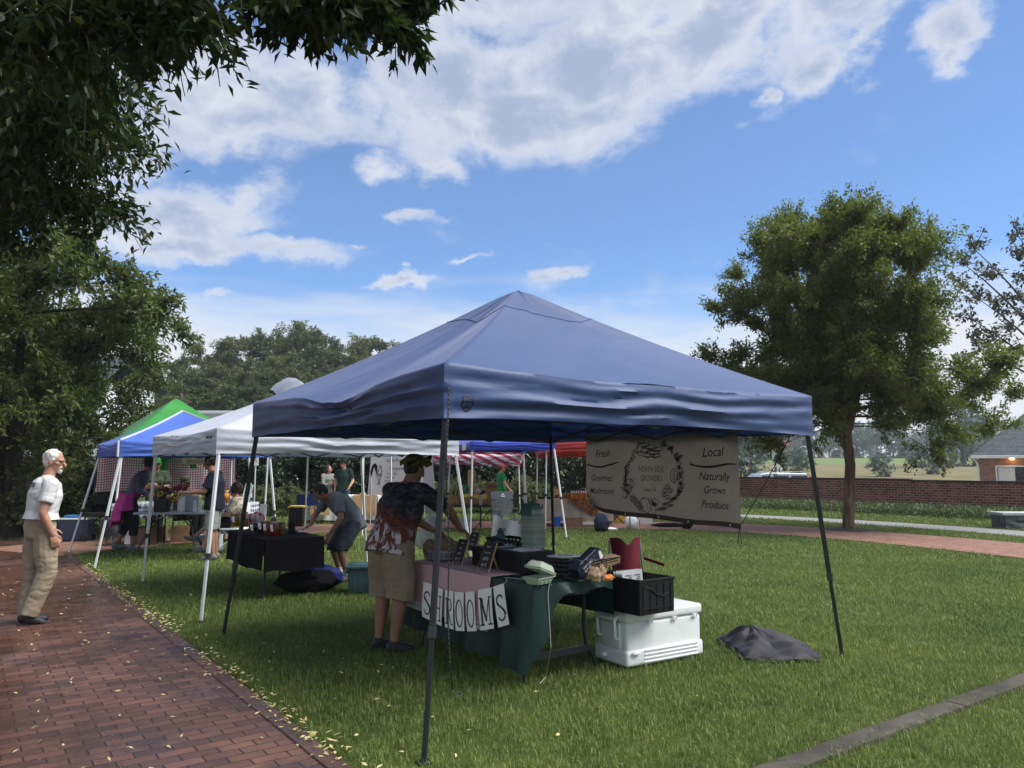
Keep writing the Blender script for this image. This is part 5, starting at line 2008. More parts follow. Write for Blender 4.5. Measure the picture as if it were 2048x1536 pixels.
		for s in 'RL':
			sh, el, wr = j['sh' + s], j['el' + s], j['wr' + s]
			m.cap_tube(j['chest'].lerp(j['neck'], 0.75), sh, .070 * k, .074 * k * (1 + (g - 1) * .5), 12)
			ag = 1 + (g - 1) * .6
			if long_sleeve:
				m.tube([sh, sh.lerp(el, .5), el, el.lerp(wr, .5), wr], [.072 * k * ag, .064 * k, .056 * k, .050 * k, .044 * k], 12)
			else:
				m.tube([sh, sh.lerp(el, sleeve * .5), sh.lerp(el, sleeve)], [.074 * k * ag, .072 * k * ag, .074 * k * ag], 12)
		sh_o = mesh_obj('shirt', remesh(m, vx, 4, fold(0.010, 6)), M[shirt], body)
	# ---- trousers, shorts
	if legs:
		kind, cov = leg_cover
		m = MB()
		lo, hi_ = 0.014 * k, 0.02 * k
		m.tube([j['pelvis'].lerp(j['waist'], waist_top), j['pelvis'], j['pelvis'] + (j['pelvis'] - j['waist']).normalized() * 0.11 * k],
			   [(rad[1][0] * 0.98, rad[1][1] * 1.0), (rad[1][0] + lo, rad[1][1] + lo), (rad[0][0] + lo, rad[0][1] + hi_)], 16, lat=lat_h)
		for s in 'RL':
			hi, kn, an = j['hip' + s], j['kn' + s], j['an' + s]
			ag = 1 + (g - 1) * .6
			if cov <= 1.0 and kind == 'shorts':
				e = hi.lerp(kn, cov)
				m.tube([hi + Vector((0, 0, .03)), hi.lerp(kn, cov * .5), e], [.104 * k * ag * leg_ease, .100 * k * ag * leg_ease, .098 * k * ag * leg_ease], 14)
			elif kind == 'shorts':
				e = kn.lerp(an, cov - 1)
				m.tube([hi + Vector((0, 0, .03)), hi.lerp(kn, .6), kn, e], [.104 * k * ag * leg_ease, .098 * k * ag * leg_ease, .090 * k * ag * leg_ease, .092 * k * ag * leg_ease], 14)
			else:
				e = kn.lerp(an, cov)
				m.tube([hi + Vector((0, 0, .03)), hi.lerp(kn, .55), kn, kn.lerp(an, .5 * cov), e], [.104 * k * ag, .092 * k * ag * leg_ease, .078 * k * ag * leg_ease, .072 * k * leg_ease, .068 * k * leg_ease], 14)
		mesh_obj('shorts' if kind == 'shorts' else 'trousers', remesh(m, vx, 4, fold(0.011 * leg_ease, 7)), M[legs], body)
	# ---- shoes
	if shoes:
		for s in 'RL':
			an = j['an' + s]
			fd = Vector((0, 1, 0))
			if footdir and s in footdir:
				fd = Vector(footdir[s]).normalized()
			upv = Vector((1, 0, 0)).cross(fd).normalized() if abs(fd.x) < 0.9 else Vector((0, 0, 1))
			if upv.z < 0: upv = -upv
			dz = -upv
			m = MB()
			b0 = an + dz * 0.045 * k
			m.tube([b0 - fd * .075 * k, b0 - fd * .055 * k, b0, b0 + fd * .07 * k + dz * .012, b0 + fd * .145 * k + dz * .018, b0 + fd * .19 * k + dz * .022, b0 + fd * .205 * k + dz * .024],
				   [(.012, .012), (.038 * k, .048 * k), (.044 * k, .060 * k), (.050 * k, .050 * k), (.050 * k, .036 * k), (.036 * k, .025 * k), (.01, .01)], 12, lat=fd.cross(upv))
			m.cap_tube(an + upv * (.025 if leg_cover[0] == 'trousers' else -.012), b0, .044 * k, .046 * k, 10)
			sho = mesh_obj('shoe', remesh(m, vx, 3), M[shoes], body)
			if socks:
				q = MB()
				kn = j['kn' + s]
				q.tube([an, an.lerp(kn, 0.10), an.lerp(kn, 0.2)], [.041 * k, .044 * k, .045 * k], 12)
				q.build('sock', M['sock'], body)
	# ---- hair
	if hair:
		style, mat = hair
		m = MB()
		m.ell(hp(0, -.026, .044), hr(.084, .098, .092), HM, 16, 11)
		m.ell(hp(0, -.052, .0), hr(.078, .064, .070), HM, 14, 10)
		if style == 'short':
			for sx in (-1, 1):
				m.ell(hp(sx * .070, -.005, .018), hr(.014, .036, .032), HM)
		if style in ('curly', 'big'):
			b = 1.18 if style == 'curly' else 1.08
			m.ell(hp(0, -.03, .05), hr(.095 * b, .100 * b, .098 * b), HM)
			for sx in (-1, 1):
				m.ell(hp(sx * .075, -.01, .0), hr(.03, .05, .06), HM)
		if style == 'long':
			m.tube([hp(0, -.05, .03), hp(0, -.075, -.06), hp(0, -.085, -.15), hp(0, -.075, -.2)], [(.085, .06), (.09, .055), (.08, .04), (.05, .02)], 12, lat=HM @ Vector((1, 0, 0)))
			for sx in (-1, 1):
				m.tube([hp(sx * .07, .0, .04), hp(sx * .085, -.01, -.05), hp(sx * .08, -.01, -.13)], [.03, .034, .02], 8)
		if style == 'pony':
			m.tube([hp(0, -.10, .03), hp(0, -.14, -.01), hp(0, -.135, -.09)], [.022, .026, .012], 8)
		amp = 0.008 if style != 'curly' else 0.014
		mesh_obj('hair', remesh(m, vox * 0.9, 2, lambda p: amp * (nz(p.x * 34, p.y * 34, p.z * 16 + seed) + 0.5 * nz(p.x * 70, p.y * 70, p.z * 30))), M[mat], body)
	if beard:
		m = MB()
		m.ell(hp(0, .070, -.098), hr(.030, .022, .026), HM)
		m.ell(hp(0, .088, -.052), hr(.026, .010, .007), HM)
		for sx in (-1, 1):
			m.cap_tube(hp(sx * .026, .080, -.058), hp(sx * .026, .072, -.09), .009, .010, 8)
		mesh_obj('beard', remesh(m, vox * 0.7, 2, lambda p: 0.004 * nz(p.x * 60, p.y * 60, p.z * 30)), M[beard], body)
	if glasses:
		m = MB()
		for sx in (-1, 1):
			m.tube([hp(sx * .031 + .019 * math.cos(a), .096, .004 + .015 * math.sin(a)) for a in [2 * math.pi * q / 14 for q in range(15)]], .0022, 5)
			m.tube([hp(sx * .05, .096, .008), hp(sx * .078, .05, .010), hp(sx * .082, -.01, .012)], .0025, 5)
		m.tube([hp(-.012, .098, .008), hp(.012, .098, .008)], .0022, 5)
		m.build('glasses', M['black_metal'], body)
	if hat:
		style, mat = hat
		m = MB()
		prof = [(.100, 0.0), (.102, .02), (.098, .05), (.080, .085), (.045, .108), (.006, .114)]
		if style == 'bandana':
			m.lathe([(.096, -.015), (.103, .0), (.104, .03), (.098, .055), (.078, .085), (.040, .10), (.006, .104)], 20, hp(0, -.018, .040), HM @ Matrix.Rotation(0.22, 3, 'X'), .90, 1.04)
			# knotted, upturned corner
			m.tube([hp(.045, .05, .085), hp(.085, .075, .125), hp(.105, .08, .150), hp(.110, .080, .156)], [.034, .026, .014, .002], 8)
			m.tube([hp(.06, .07, .055), hp(.105, .085, .075), hp(.135, .085, .07)], [.030, .024, .004], 8)
			m.tube([hp(-.06, -.09, .06), hp(-.075, -.115, .035), hp(-.075, -.12, .0)], [.024, .018, .004], 8)
		else:
			m.lathe(prof, 20, hp(0, -.012, .048), HM, .86, 1.02)
		mesh_obj('hat' if style != 'cap' else 'cap', remesh(m, vox * 0.8, 3, (lambda p: 0.006 * nz(p.x * 22, p.y * 22, p.z * 22)) if style == 'bandana' else None), M[mat], body)
		if style == 'cap':
			m = MB()
			m.grid(lambda a, b: hp((a - .5) * .15 * (1 - 0.25 * b * b), .085 + b * .085 - .03 * (2 * a - 1) ** 2, .056 - .02 * b - .018 * (2 * a - 1) ** 2), 12, 6)
			m.build('cap_brim', M[mat], body, solid=0.004)
		if style == 'hat':
			m = MB()
			m.lathe([(.085, .0), (.16, -.006), (.165, .002), (.16, .006), (.085, .012)], 24, hp(0, -.01, .052), HM, .92, 1.05)
			m.build('hat_brim', M[mat], body)
	return body


def local(at, face, p):
	"""place coordinates -> a person's own coordinates"""
	q = Vector(p) - Vector(at)
	return Matrix.Rotation(R(face), 3, 'Z') @ q


# white haired man walking along the brick walk
o_at, o_f = G(49, 1249), 50
old = person('white haired man in white tee and khaki trousers walking along the brick walk', o_at, o_f,
			 dict(pelvis=(0, .08, .97), waist=(0, .09, 1.13), chest=(0, .11, 1.31), neck=(0, .12, 1.50), head=(0, .175, 1.65),
				  shR=(.195, .125, 1.405), elR=(.235, .06, 1.13), wrR=(.225, .16, .91), shL=(-.19, .105, 1.405), elL=(-.22, .10, 1.15), wrL=(-.20, .22, .93),
				  hipR=(.09, .11, .94), knR=(.095, .16, .52), anR=(.075, .03, .12), hipL=(-.09, .06, .94), knL=(-.085, .06, .50), anL=(-.08, .02, .10)),
			 1.785, 1.06, 'skin_fair', 'tee_white', 'khaki', ('short', 'hair_white'), None, 'shoe_black', (36, -4, 0), 0.64, -0.085, ('trousers', 1.06), 0.0065,
			 {'R': ((.0, .30, -1), (-1, .15, 0), (0, 1, .2), 0.7), 'L': ((.1, .4, -.9), (1, 0, 0), (0, 1, .4), 0.6)}, 0, 3, False, 'hair_white', True, 1.2, 0.86, 1.5, {'R': (0, 1, -0.34), 'L': (0, 1, -0.03)})
m = MB()
k_ = 1.785 / 1.75
m.tube([Vector((.185 * math.cos(a), .088 + .150 * math.sin(a), 1.075)) * k_ for a in [2 * math.pi * q / 32 for q in range(33)]], 0.020, 4, flat=0.3)
m.build('belt', M['belt'], old)
# small leaf print on the back of the tee

# man in tie dye at the mushroom stall
t_at, t_f = Vector((-1.10, 7.10, 0)), 42
lw = lambda u, v, y: tuple(local(t_at, t_f, At(u, v, y)))
tie = person('man in dark tie dye tee and knotted yellow green cap, at the mushroom table', t_at, t_f,
			 dict(pelvis=(0, .0, .93), waist=(0, .05, 1.08), chest=(0, .12, 1.27), neck=(.0, .19, 1.475), head=(.01, .265, 1.605),
				  shR=(.215, .17, 1.40), elR=lw(896, 1018, 7.42), wrR=lw(920, 1056, 7.62), shL=(-.215, .16, 1.40), elL=(-.19, .36, 1.16), wrL=(-.05, .55, 1.02),
				  hipR=(.10, .0, .92), knR=(.115, .03, .50), anR=(.10, -.03, .085), hipL=(-.10, .0, .92), knL=(-.115, .02, .50), anL=(-.115, -.03, .085)),
			 1.75, 1.32, 'skin_tan', 'tiedye', 'shorts_khaki', ('short', 'hair_dark'), ('bandana', 'cap_tiedye'), 'shoe_black', (-2, -14, 0), 0.72, 0.10, ('shorts', 1.12), 0.0068,
			 {'R': ((.15, .75, -.45), (0, -.3, -1), (-1, .2, .3), 0.8), 'L': ((.3, .8, -.4), (0, -.3, -1), (1, .2, .3), 0.7)}, 0, 7, False, False, False, 1.22, 0.55, 1.0, {'R': (.45, 1, 0), 'L': (.0, 1, 0)})

# bending man at the jam table
b_at, b_f = G(676, 1160), 236
lb = lambda u, v, y: tuple(local(b_at, b_f, At(u, v, y)))
ben = person('man in grey tee and slate shorts bending over the black jam table', b_at, b_f,
			 dict(pelvis=(0, -.22, .80), waist=(0, -.16, .93), chest=(0, .0, 1.10), neck=(0, .17, 1.21), head=(0, .29, 1.245),
				  shR=(.19, .10, 1.16), elR=(.27, .25, .95), wrR=tuple(local(b_at, b_f, G(622, 1050, .80))), shL=(-.19, .10, 1.16), elL=(-.30, .10, .90), wrL=(-.22, .22, .68),
				  hipR=(.10, -.20, .78), knR=(.16, .02, .46), anR=(.17, -.10, .09), hipL=(-.10, -.20, .78), knL=(-.18, .05, .46), anL=(-.19, -.06, .09)),
			 1.76, 1.14, 'skin_tan', 'tee_grey', 'shorts_slate', ('short', 'hair_dark'), None, 'shoe_grey', (8, -48, 0), 0.75, 0.08, ('shorts', 1.05), 0.008,
			 {'L': ((.05, .4, -.9), (1, 0, 0), (0, 1, .3), 0.5), 'R': ((.1, .6, -.3), (0, .2, -1), (-1, .3, 0), 0.3)}, 0, 11, True, False, False, 1.1)

# woman with magenta jacket tied round her waist
w_at, w_f = G(256, 1101), 62
wom = person('woman in grey shawl top and black capris with a magenta jacket tied round her waist', w_at, w_f,
			 dict(pelvis=(0, -.02, .95), waist=(0, .05, 1.09), chest=(0, .13, 1.27), neck=(0, .22, 1.45), head=(0, .30, 1.58),
				  shR=(.17, .17, 1.39), elR=(.24, .12, 1.10), wrR=(.20, .33, .98), shL=(-.17, .17, 1.39), elL=(-.25, .05, 1.15), wrL=(-.2, .30, 1.02),
				  anL=(-.10, -.20, .12), knL=(-.09, -.02, .52), anR=(.08, .06, .09), knR=(.09, .08, .50)),
			 1.86, 1.02, 'skin_tan', 'shawl_grey', 'black_trousers', ('big', 'hair_dark'), None, 'shoe_grey', (0, -12, 0), 0.9, 0.06, ('trousers', 0.55), 0.010, None, 1, 5, False, False, False, 1.1, long_sleeve=True)
m = MB()
for a0, ln in ((math.pi * 1.0, .50), (math.pi * 1.25, .60), (math.pi * 1.5, .62), (math.pi * 1.75, .5), (math.pi * 0.85, .28), (0.0, .30)):
	c = Vector((.20 * math.cos(a0), .155 * math.sin(a0) - 0.02, 1.08))
	e = c + Vector((.10 * math.cos(a0), .13 * math.sin(a0) - 0.03, -ln))
	m.tube([c, c.lerp(e, .5) + Vector((0, -.03, 0)), e], [(.075, .04), (.11, .03), (.12, .018)], 10, lat=Vector((-math.sin(a0), math.cos(a0), 0)))
m.tube([Vector((.205 * math.cos(a), .16 * math.sin(a) - .01, 1.09 + .02 * math.sin(a * 3))) for a in [2 * math.pi * q / 24 for q in range(25)]], .045, 8)
mesh_obj('jacket', remesh(m, 0.014, 4, lambda p: 0.012 * fb((p.x * 8, p.y * 8, p.z * 6), 3)), M['jacket_magenta'], wom)

far = dict(vox=0.012)
CROSS = dict(elR=(.25, .10, 1.13), wrR=(.02, .24, 1.16), elL=(-.25, .10, 1.13), wrL=(-.02, .25, 1.19))
CH = {'R': ((-1, .1, .1), (0, -1, 0), (0, .2, 1), .4), 'L': ((1, .1, .1), (0, -1, 0), (0, .2, 1), .4)}
p = At(314, 935, 17.2)
person('person with bright green hair wrap and folded arms before the gingham backdrop', (p.x, 17.2, 0), 165, CROSS, 1.82, 1.12, 'skin_dim', 'tee_dark_green', 'shorts_grey', ('short', 'cap_green'), ('cap', 'cap_green'), 'shoe_black', (-25, 0, 0), .7, .08, ('trousers', .95), .012, CH, 0, 2)
SIT = dict(pelvis=(0, -.02, .52), waist=(0, -.04, .67), chest=(0, -.01, .87), neck=(0, .02, 1.06), head=(0, .06, 1.20), shR=(.18, .0, 1.0), elR=(.22, .08, .75), wrR=(.12, .28, .68), shL=(-.18, 0, 1.0), elL=(-.22, .08, .75), wrL=(-.12, .28, .68),
		   hipR=(.09, 0, .52), knR=(.11, .42, .50), anR=(.11, .38, .09), hipL=(-.09, 0, .52), knL=(-.11, .42, .50), anL=(-.11, .38, .09))
p = At(366, 968, 16.6)
SITU = {k: (a, b, c + 0.09) for k, (a, b, c) in SIT.items()}
person('seated person in an olive camouflage shirt and cap behind the sunflowers', (p.x, 16.6, 0), 105, SITU, 1.75, 1.05, 'skin_dim', 'tee_camo', 'black_trousers', ('short', 'hair_dark'), ('cap', 'cap_olive'), 'shoe_black', (0, 0, 0), .8, .08, ('trousers', .95), .012, None, 0, 4)
p = At(432, 935, 13.9)
person('man in navy tee and pale grey shorts reaching to the flower table', (p.x, 13.9, 0), 262, dict(elL=(-.24, .12, 1.14), wrL=(-.16, .36, 1.12), elR=(.24, .05, 1.12), wrR=(.15, .32, 1.10), neck=(0, .05, 1.48), head=(0, .11, 1.62)), 1.84, 1.12, 'skin_tan', 'tee_navy', 'shorts_grey',
	   ('big', 'hair_dark'), None, 'shoe_grey', (10, -10, 0), .8, .12, ('shorts', 1.0), .011, None, 0, 6)
p = At(462, 940, 19.2)
person('person in an orange red hoodie standing behind the pumpkins', (p.x, 19.2, 0), 245, dict(elL=(-.24, .12, 1.14), wrL=(-.12, .30, 1.10), elR=(.24, .05, 1.12), wrR=(.12, .30, 1.08)), 1.68, 1.1, 'skin_dim', 'hoodie_orange', 'black_trousers', ('long', 'hair_dark'), None, 'shoe_black', (0, -12, 0), .8, .12, ('trousers', .95), .012, None, 0, 8, long_sleeve=True)
s_at, s_f = G(470, 1104), 268
person('woman in a printed blouse sitting on a white folding chair with her legs crossed', s_at, s_f,
	   dict(SIT, knR=(.05, .44, .62), anR=(.02, .80, .30), knL=(-.10, .42, .50), anL=(-.10, .60, .10), wrR=(.06, .36, .68), wrL=(-.06, .38, .70), head=(0, .04, 1.20)), 1.72, 1.1, 'skin_fair', 'print_blouse', 'black_trousers', ('curly', 'hair_brown'), None, 'shoe_grey', (8, 0, 0), .85, .10, ('shorts', .9), .0095,
	   None, 1, 9, footdir={'R': (0, .9, .25)})
p = At(656, 935, 24.2)
person('woman with long dark hair and grey cardigan, arms folded, by the hedge', (p.x, 24.2, 0), 130, CROSS, 1.68, 1.0, 'skin_fair', 'cardigan_grey', 'jeans_dark', ('long', 'hair_brown'), None, 'shoe_black', (-35, 0, 0), .8, .15, ('trousers', .95), .012, CH, 1, 12, long_sleeve=True)
p = At(688, 935, 24.0)
person('man in a dark green tee, jeans and dark hat by the hedge', (p.x, 24.0, 0), 188, dict(elR=(.26, -.02, 1.14), elL=(-.28, .0, 1.14), wrL=(-.25, .16, .98)), 1.86, 1.12, 'skin_fair', 'tee_forest', 'jeans', ('short', 'hair_dark'), ('hat', 'cap_dark'), 'shoe_black', (25, 0, 0), .75, .08, ('trousers', .95), .012, None, 0, 13)
p = At(1002, 935, 24.0)
person('woman in a bright green tee, jeans and pink cap looking away past the baskets', (p.x, 24.0, 0), 68, dict(elR=(.25, .03, 1.13), wrR=(.20, .24, .92)), 1.72, 1.05, 'skin_pale', 'tee_bright_green', 'jeans_dark', ('pony', 'hair_red'), ('cap', 'cap_pink'), 'shoe_grey', (10, 5, 0), .6, .08, ('trousers', .95), .011, None, 1, 14)
# ------------------------------------------------------------------ lettering and drawn marks
from mathutils.bvhtree import BVHTree


def text_mesh(body, shear=0.0, space=1.0, bold=0.0):
	"""flat letters: points (n, 2) with height about 1, and triangles; centred on x, baseline 0"""
	cu = bpy.data.curves.new('t', 'FONT')
	cu.body = body
	cu.shear = shear
	cu.space_character = space
	cu.offset = bold
	cu.align_x = 'CENTER'
	cu.resolution_u = 3
	o = bpy.data.objects.new('t', cu)
	COL.objects.link(o)
	dg = bpy.context.evaluated_depsgraph_get()
	me = bpy.data.meshes.new_from_object(o.evaluated_get(dg))
	v = [(p.co.x, p.co.y) for p in me.vertices]
	f = [tuple(p.vertices) for p in me.polygons]
	bpy.data.objects.remove(o)
	bpy.data.curves.remove(cu)
	bpy.data.meshes.remove(me)
	return v, f


def put_text(m, fn, body, c, h, wscale=0.8, shear=0.0, rot=0.0, space=1.0, bold=0.0):
	"""letters of cap height h (metres) centred at plane point c, mapped by fn(x, y)"""
	v, f = text_mesh(body, shear, space, bold)
	s = h / 0.7
	ca, sa = math.cos(rot), math.sin(rot)
	pts = []
	for x, y in v:
		x, y = x * s * wscale, (y - 0.35) * s
		pts.append(fn(c[0] + x * ca - y * sa, c[1] + x * sa + y * ca))
	m.add(pts, f)


def put_stroke(m, fn, pts, w, taper=True):
	"""a drawn line as a flat ribbon"""
	P = [Vector(p) for p in pts]
	n = len(P)
	vs = []
	for i, p in enumerate(P):
		t = (P[min(n - 1, i + 1)] - P[max(0, i - 1)])
		t = t.normalized() if t.length > 1e-9 else Vector((1, 0))
		q = Vector((-t.y, t.x))
		k = w / 2
		if taper and n > 3:
			k *= 0.35 + 0.65 * math.sin(math.pi * i / (n - 1)) ** 0.5
		vs += [fn(*(p + q * k)), fn(*(p - q * k))]
	m.add(vs, [(2 * i, 2 * i + 1, 2 * i + 3, 2 * i + 2) for i in range(n - 1)])


def arc(cx, cy, rx, ry, a0, a1, n=14, rot=0.0):
	out = []
	for k in range(n + 1):
		a = R(a0 + (a1 - a0) * k / n)
		x, y = rx * math.cos(a), ry * math.sin(a)
		out.append((cx + x * math.cos(rot) - y * math.sin(rot), cy + x * math.sin(rot) + y * math.cos(rot)))
	return out


def projector(o, axis, off=0.003):
	"""maps a place point onto the surface of mesh object o, shot along axis"""
	wm = XF[o.parent.name] if o.parent is not None else XF[o.name]
	bv = BVHTree.FromPolygons([wm @ v.co for v in o.data.vertices], [tuple(p.vertices) for p in o.data.polygons])
	ax = Vector(axis).normalized()

	def fn(p):
		h = bv.ray_cast(Vector(p) - ax * 2.0, ax)
		return (h[0] - ax * off) if h[0] is not None else Vector(p)
	return fn


# ------------------------------------------------------------------ burlap banner
def burlap():
	t = NT('burlap')
	v = t.coord('UV')
	wv = []
	for i, d in enumerate(('X', 'Y')):
		w = t.n('ShaderNodeTexWave', wave_type='BANDS', bands_direction=d)
		t.l(v, w.inputs['Vector'])
		w.inputs['Scale'].default_value = 34
		w.inputs['Distortion'].default_value = 1.2
		w.inputs['Detail'].default_value = 3
		w.inputs['Detail Scale'].default_value = 1.5
		wv.append(w.outputs['Fac'])
	n = t.noise(v, 60, 4, 0.7)
	n2 = t.noise(v, 2.2, 5, 0.6)
	f = t.math('ADD', t.math('MULTIPLY', t.math('ADD', wv[0], wv[1]), 0.28), t.math('ADD', t.math('MULTIPLY', n, 0.35), t.math('MULTIPLY', n2, 0.3)))
	col = t.mix(t.ramp(f, 0.35, 0.9), (0.145, 0.125, 0.108), (0.35, 0.31, 0.27))
	nm = t.bump(t.math('ADD', wv[0], wv[1]), 0.5, 0.004)
	tr = t.n('ShaderNodeBsdfTranslucent')
	t.set(tr, 'Color', col)
	mx = t.n('ShaderNodeMixShader')
	mx.inputs[0].default_value = 0.22
	t.l(t.bsdf(col, 0.95, 0, nm, 0.1), mx.inputs[1])
	t.l(tr.outputs[0], mx.inputs[2])
	return t.finish(mx.outputs[0])


burlap()
P0, P1 = Vector((0.905, 9.26, 0)), Vector((2.205, 7.50, 0))
BD = (P1 - P0).normalized()
BW = (P1 - P0).length
BN = Vector((BD.y, -BD.x, 0))                       # towards the camera


def plane_hit(u, v, p0, n):
	x, f, up = ray(u, v)
	d = Vector((x, f, up))
	o = Vector((0, 0, EYE))
	return o + d * ((p0 - o).dot(n) / d.dot(n))


def bpl(cx, cy):
	"""crop pixel of the banner view -> (metres along, height)"""
	u, v = 1160 + cx / 3.072, 860 + cy / 3.072
	p = plane_hit(u, v, P0, BN)
	return (p - P0).dot(BD), p.z


def bsurf(s, z, off=0.0):
	w = 0.018 * math.sin(s * 5.1 + z) + 0.012 * math.sin(s * 11 + 2) * (2.0 - z)
	# lower left corner curls up and towards the back
	k = max(0.0, 0.32 - s - (z - 1.10) * 1.1)
	p = P0 + BD * (s + 0.35 * k) + BN * (w + 0.35 * k * k + off) + Vector((0, 0, z + 0.42 * k * k * 2.2))
	return p


t = thing('burlap_banner', 'brown burlap banner with black farm lettering hung under the navy tent', 'banner', P0.lerp(P1, .5))
m = MB()
ztop = lambda s: 2.0 - 0.055 * (s / BW) + 0.012 * math.sin(s * 9)
zbot = lambda s: 1.115 - 0.075 * (s / BW) + 0.006 * math.sin(s * 7)
m.grid(lambda a, b: bsurf(a * BW, zbot(a * BW) * (1 - b) + ztop(a * BW) * b), 80, 40)
m.uv = [(a * BW, b * 0.9) for a, b in m.uv]
m.build('cloth', MATS['burlap'], t, True, world=True)
m = MB()
m.grid(lambda a, b: bsurf(a * BW, zbot(a * BW) - 0.012 + b * 0.05, 0.004), 80, 2)
mk('burlap_hem', fabric, (0.075, 0.055, 0.042), None, 0.95, 0, 0.4, 20)
m.build('hem', M['burlap_hem'], t, True, world=True)
m = MB()
for s in (0.05, 0.62, 1.15, 1.55, 2.05):
	c = bsurf(s, zbot(s) + 0.012, 0.008)
	m.lathe([(0.0, 0.0), (0.008, 0.0), (0.010, 0.003), (0.0, 0.005)], 8, c, (BN.to_track_quat('Z', 'Y')).to_matrix())
m.build('grommet', M['white_metal'], t, True, world=True)
m = MB()
bf = lambda x, y: bsurf(x, y, 0.006)


def btext(body, cx, cy, hpx, wscale, shear=0.0, rot=0.0, bold=0.0, space=1.0):
	c = bpl(cx, cy)
	h = bpl(cx, cy - hpx / 2)[1] - bpl(cx, cy + hpx / 2)[1]
	put_text(m, bf, body, c, h, wscale, shear, rot, space, bold)


btext('Fresh', 140, 143, 44, 0.86, 0.28, 0.02, 0.006)
btext('Gourmet', 135, 292, 40, 0.82, 0.28, 0.0, 0.004)
btext('Mushrooms', 138, 373, 38, 0.78, 0.28, 0.0, 0.004)
btext('Local', 808, 133, 58, 0.92, 0.30, 0.03, 0.006)
btext('Naturally', 818, 283, 50, 0.86, 0.28, -0.02, 0.004)
btext('Grown', 820, 368, 46, 0.86, 0.28, -0.02, 0.004)
btext('Produce', 823, 458, 48, 0.86, 0.28, -0.02, 0.004)
btext('NORTH SIDE', 440, 241, 36, 0.76, 0, 0, -0.006)
btext('GROWERS', 440, 295, 36, 0.80, 0, 0, -0.006)
btext('Louisa, VA', 433, 364, 24, 0.80, 0, 0, -0.004)


def bstroke(px, w, taper=True):
	put_stroke(m, bf, [bpl(*p) for p in px], w, taper)


for x0, x1, y in ((54, 236, 218), (672, 962, 218)):
	pts = []
	for k in range(25):
		q = k / 24
		pts.append((x0 + (x1 - x0) * q, y + 9 * math.sin((q - .12) * math.pi * 2) - (14 * (q - .8) * 5 if q > .8 and x0 < 100 else 0)))
	bstroke(pts, 0.022)
	bstroke([(x0 - 2, y + 8), (x0 + 1, y - 6), (x0 + 14, y - 12)] if x0 < 100 else [(x0 + 4, y - 22), (x0 + 18, y - 10), (x0 + 40, y + 2)], 0.008, False)

# the wreath: leaves, sprigs, eggs, roots and mushrooms drawn in line
rb = random.Random(3)
LW = 0.0072


def bleaf(cx, cy, L, W, rot, veins=2):
	for s in (1, -1):
		pts = []
		for k in range(9):
			q = k / 8
			x, y = q * L, s * W * math.sin(math.pi * q) ** 0.8 / 2
			pts.append((cx + x * math.cos(rot) - y * math.sin(rot), cy + x * math.sin(rot) + y * math.cos(rot)))
		bstroke(pts, LW, False)
	bstroke([(cx, cy), (cx + L * .8 * math.cos(rot), cy + L * .8 * math.sin(rot))], LW * .7, False)
	for k in range(veins):
		q = (k + 1) / (veins + 1.5)
		for s in (1, -1):
			x0_, y0_ = cx + L * q * math.cos(rot), cy + L * q * math.sin(rot)
			a = rot + s * 0.8
			bstroke([(x0_, y0_), (x0_ + W * .36 * math.cos(a), y0_ + W * .36 * math.sin(a))], LW * .6, False)


def ring_pt(a, k=1.0):
	return 450 + 178 * k * math.cos(R(a)), 288 + 212 * k * math.sin(R(a))


for a in range(150, 240, 7):                           # leafy roots up the left side
	x, y = ring_pt(a, 0.98)
	bleaf(x, y, rb.uniform(28, 52), rb.uniform(12, 20), R(a + 90 + rb.uniform(-50, 50)), 1)
for a in range(165, 200, 3):                           # berries
	x, y = ring_pt(a, rb.uniform(0.93, 1.04))
	m.add([bf(*bpl(x + 6 * math.cos(q * .785), y + 7 * math.sin(q * .785))) for q in range(8)], [tuple(range(8))])
for cx, cy, rx, ry in ((303, 330, 24, 30), (290, 358, 22, 26), (276, 392, 16, 28)):
	bstroke(arc(cx, cy, rx, ry, 0, 360, 20), LW, False)
	for q in (-.5, 0, .5):
		bstroke(arc(cx + rx * q * .3, cy, rx * abs(q) + 1, ry * .9, -80, 80, 8), LW * .6, False)
for k in range(9):                                     # rosemary sprig, lower left
	x, y = 305 + k * 7.5, 410 + k * 9
	for s in (1, -1):
		a = R(40 + s * 62)
		bstroke([(x, y), (x + 15 * math.cos(a), y + 12 * math.sin(a)), (x + 27 * math.cos(a - .2 * s), y + 24 * math.sin(a - .2 * s))], LW * 1.5)
bstroke([(300, 400), (340, 450), (380, 500)], LW)
for cx, cy, rx, ry, ro in ((405, 462, 32, 50, -.3), (388, 460, 26, 42, -.25)):
	bstroke(arc(cx, cy, rx, ry, 0, 360, 26, ro), LW, False)
bstroke(arc(412, 455, 20, 36, -60, 30, 10, -.3), LW)
# chanterelle: frilled cap, gills and stem
cap = [(424, 425), (440, 417), (455, 428), (470, 420), (486, 432), (500, 445), (486, 462), (470, 468), (452, 462), (436, 448), (424, 425)]
bstroke(cap, LW, False)
for k in range(9):
	bstroke([(436 + k * 6, 426 + k * 2.4), (450 + k * 3.4, 448 + k * 1.7), (456 + k * 2, 466)], LW * 1.1)
bstroke([(448, 460), (446, 490), (455, 516), (470, 522), (476, 500), (474, 468)], LW, False)
for k in range(14):                                    # herbs, lower right
	a = 20 + k * 4.6
	x, y = ring_pt(a, rb.uniform(0.9, 1.02))
	bleaf(x, y, rb.uniform(24, 44), rb.uniform(12, 20), R(a - 90 + rb.uniform(-60, 60)), 1)
for cx, cy in ((545, 350), (530, 372), (560, 372), (525, 398), (545, 412)):
	bstroke(arc(cx, cy, 14, 14, 0, 360, 12), LW, False)
	bstroke(arc(cx + 3, cy, 7, 8, 0, 300, 8), LW * .8, False)
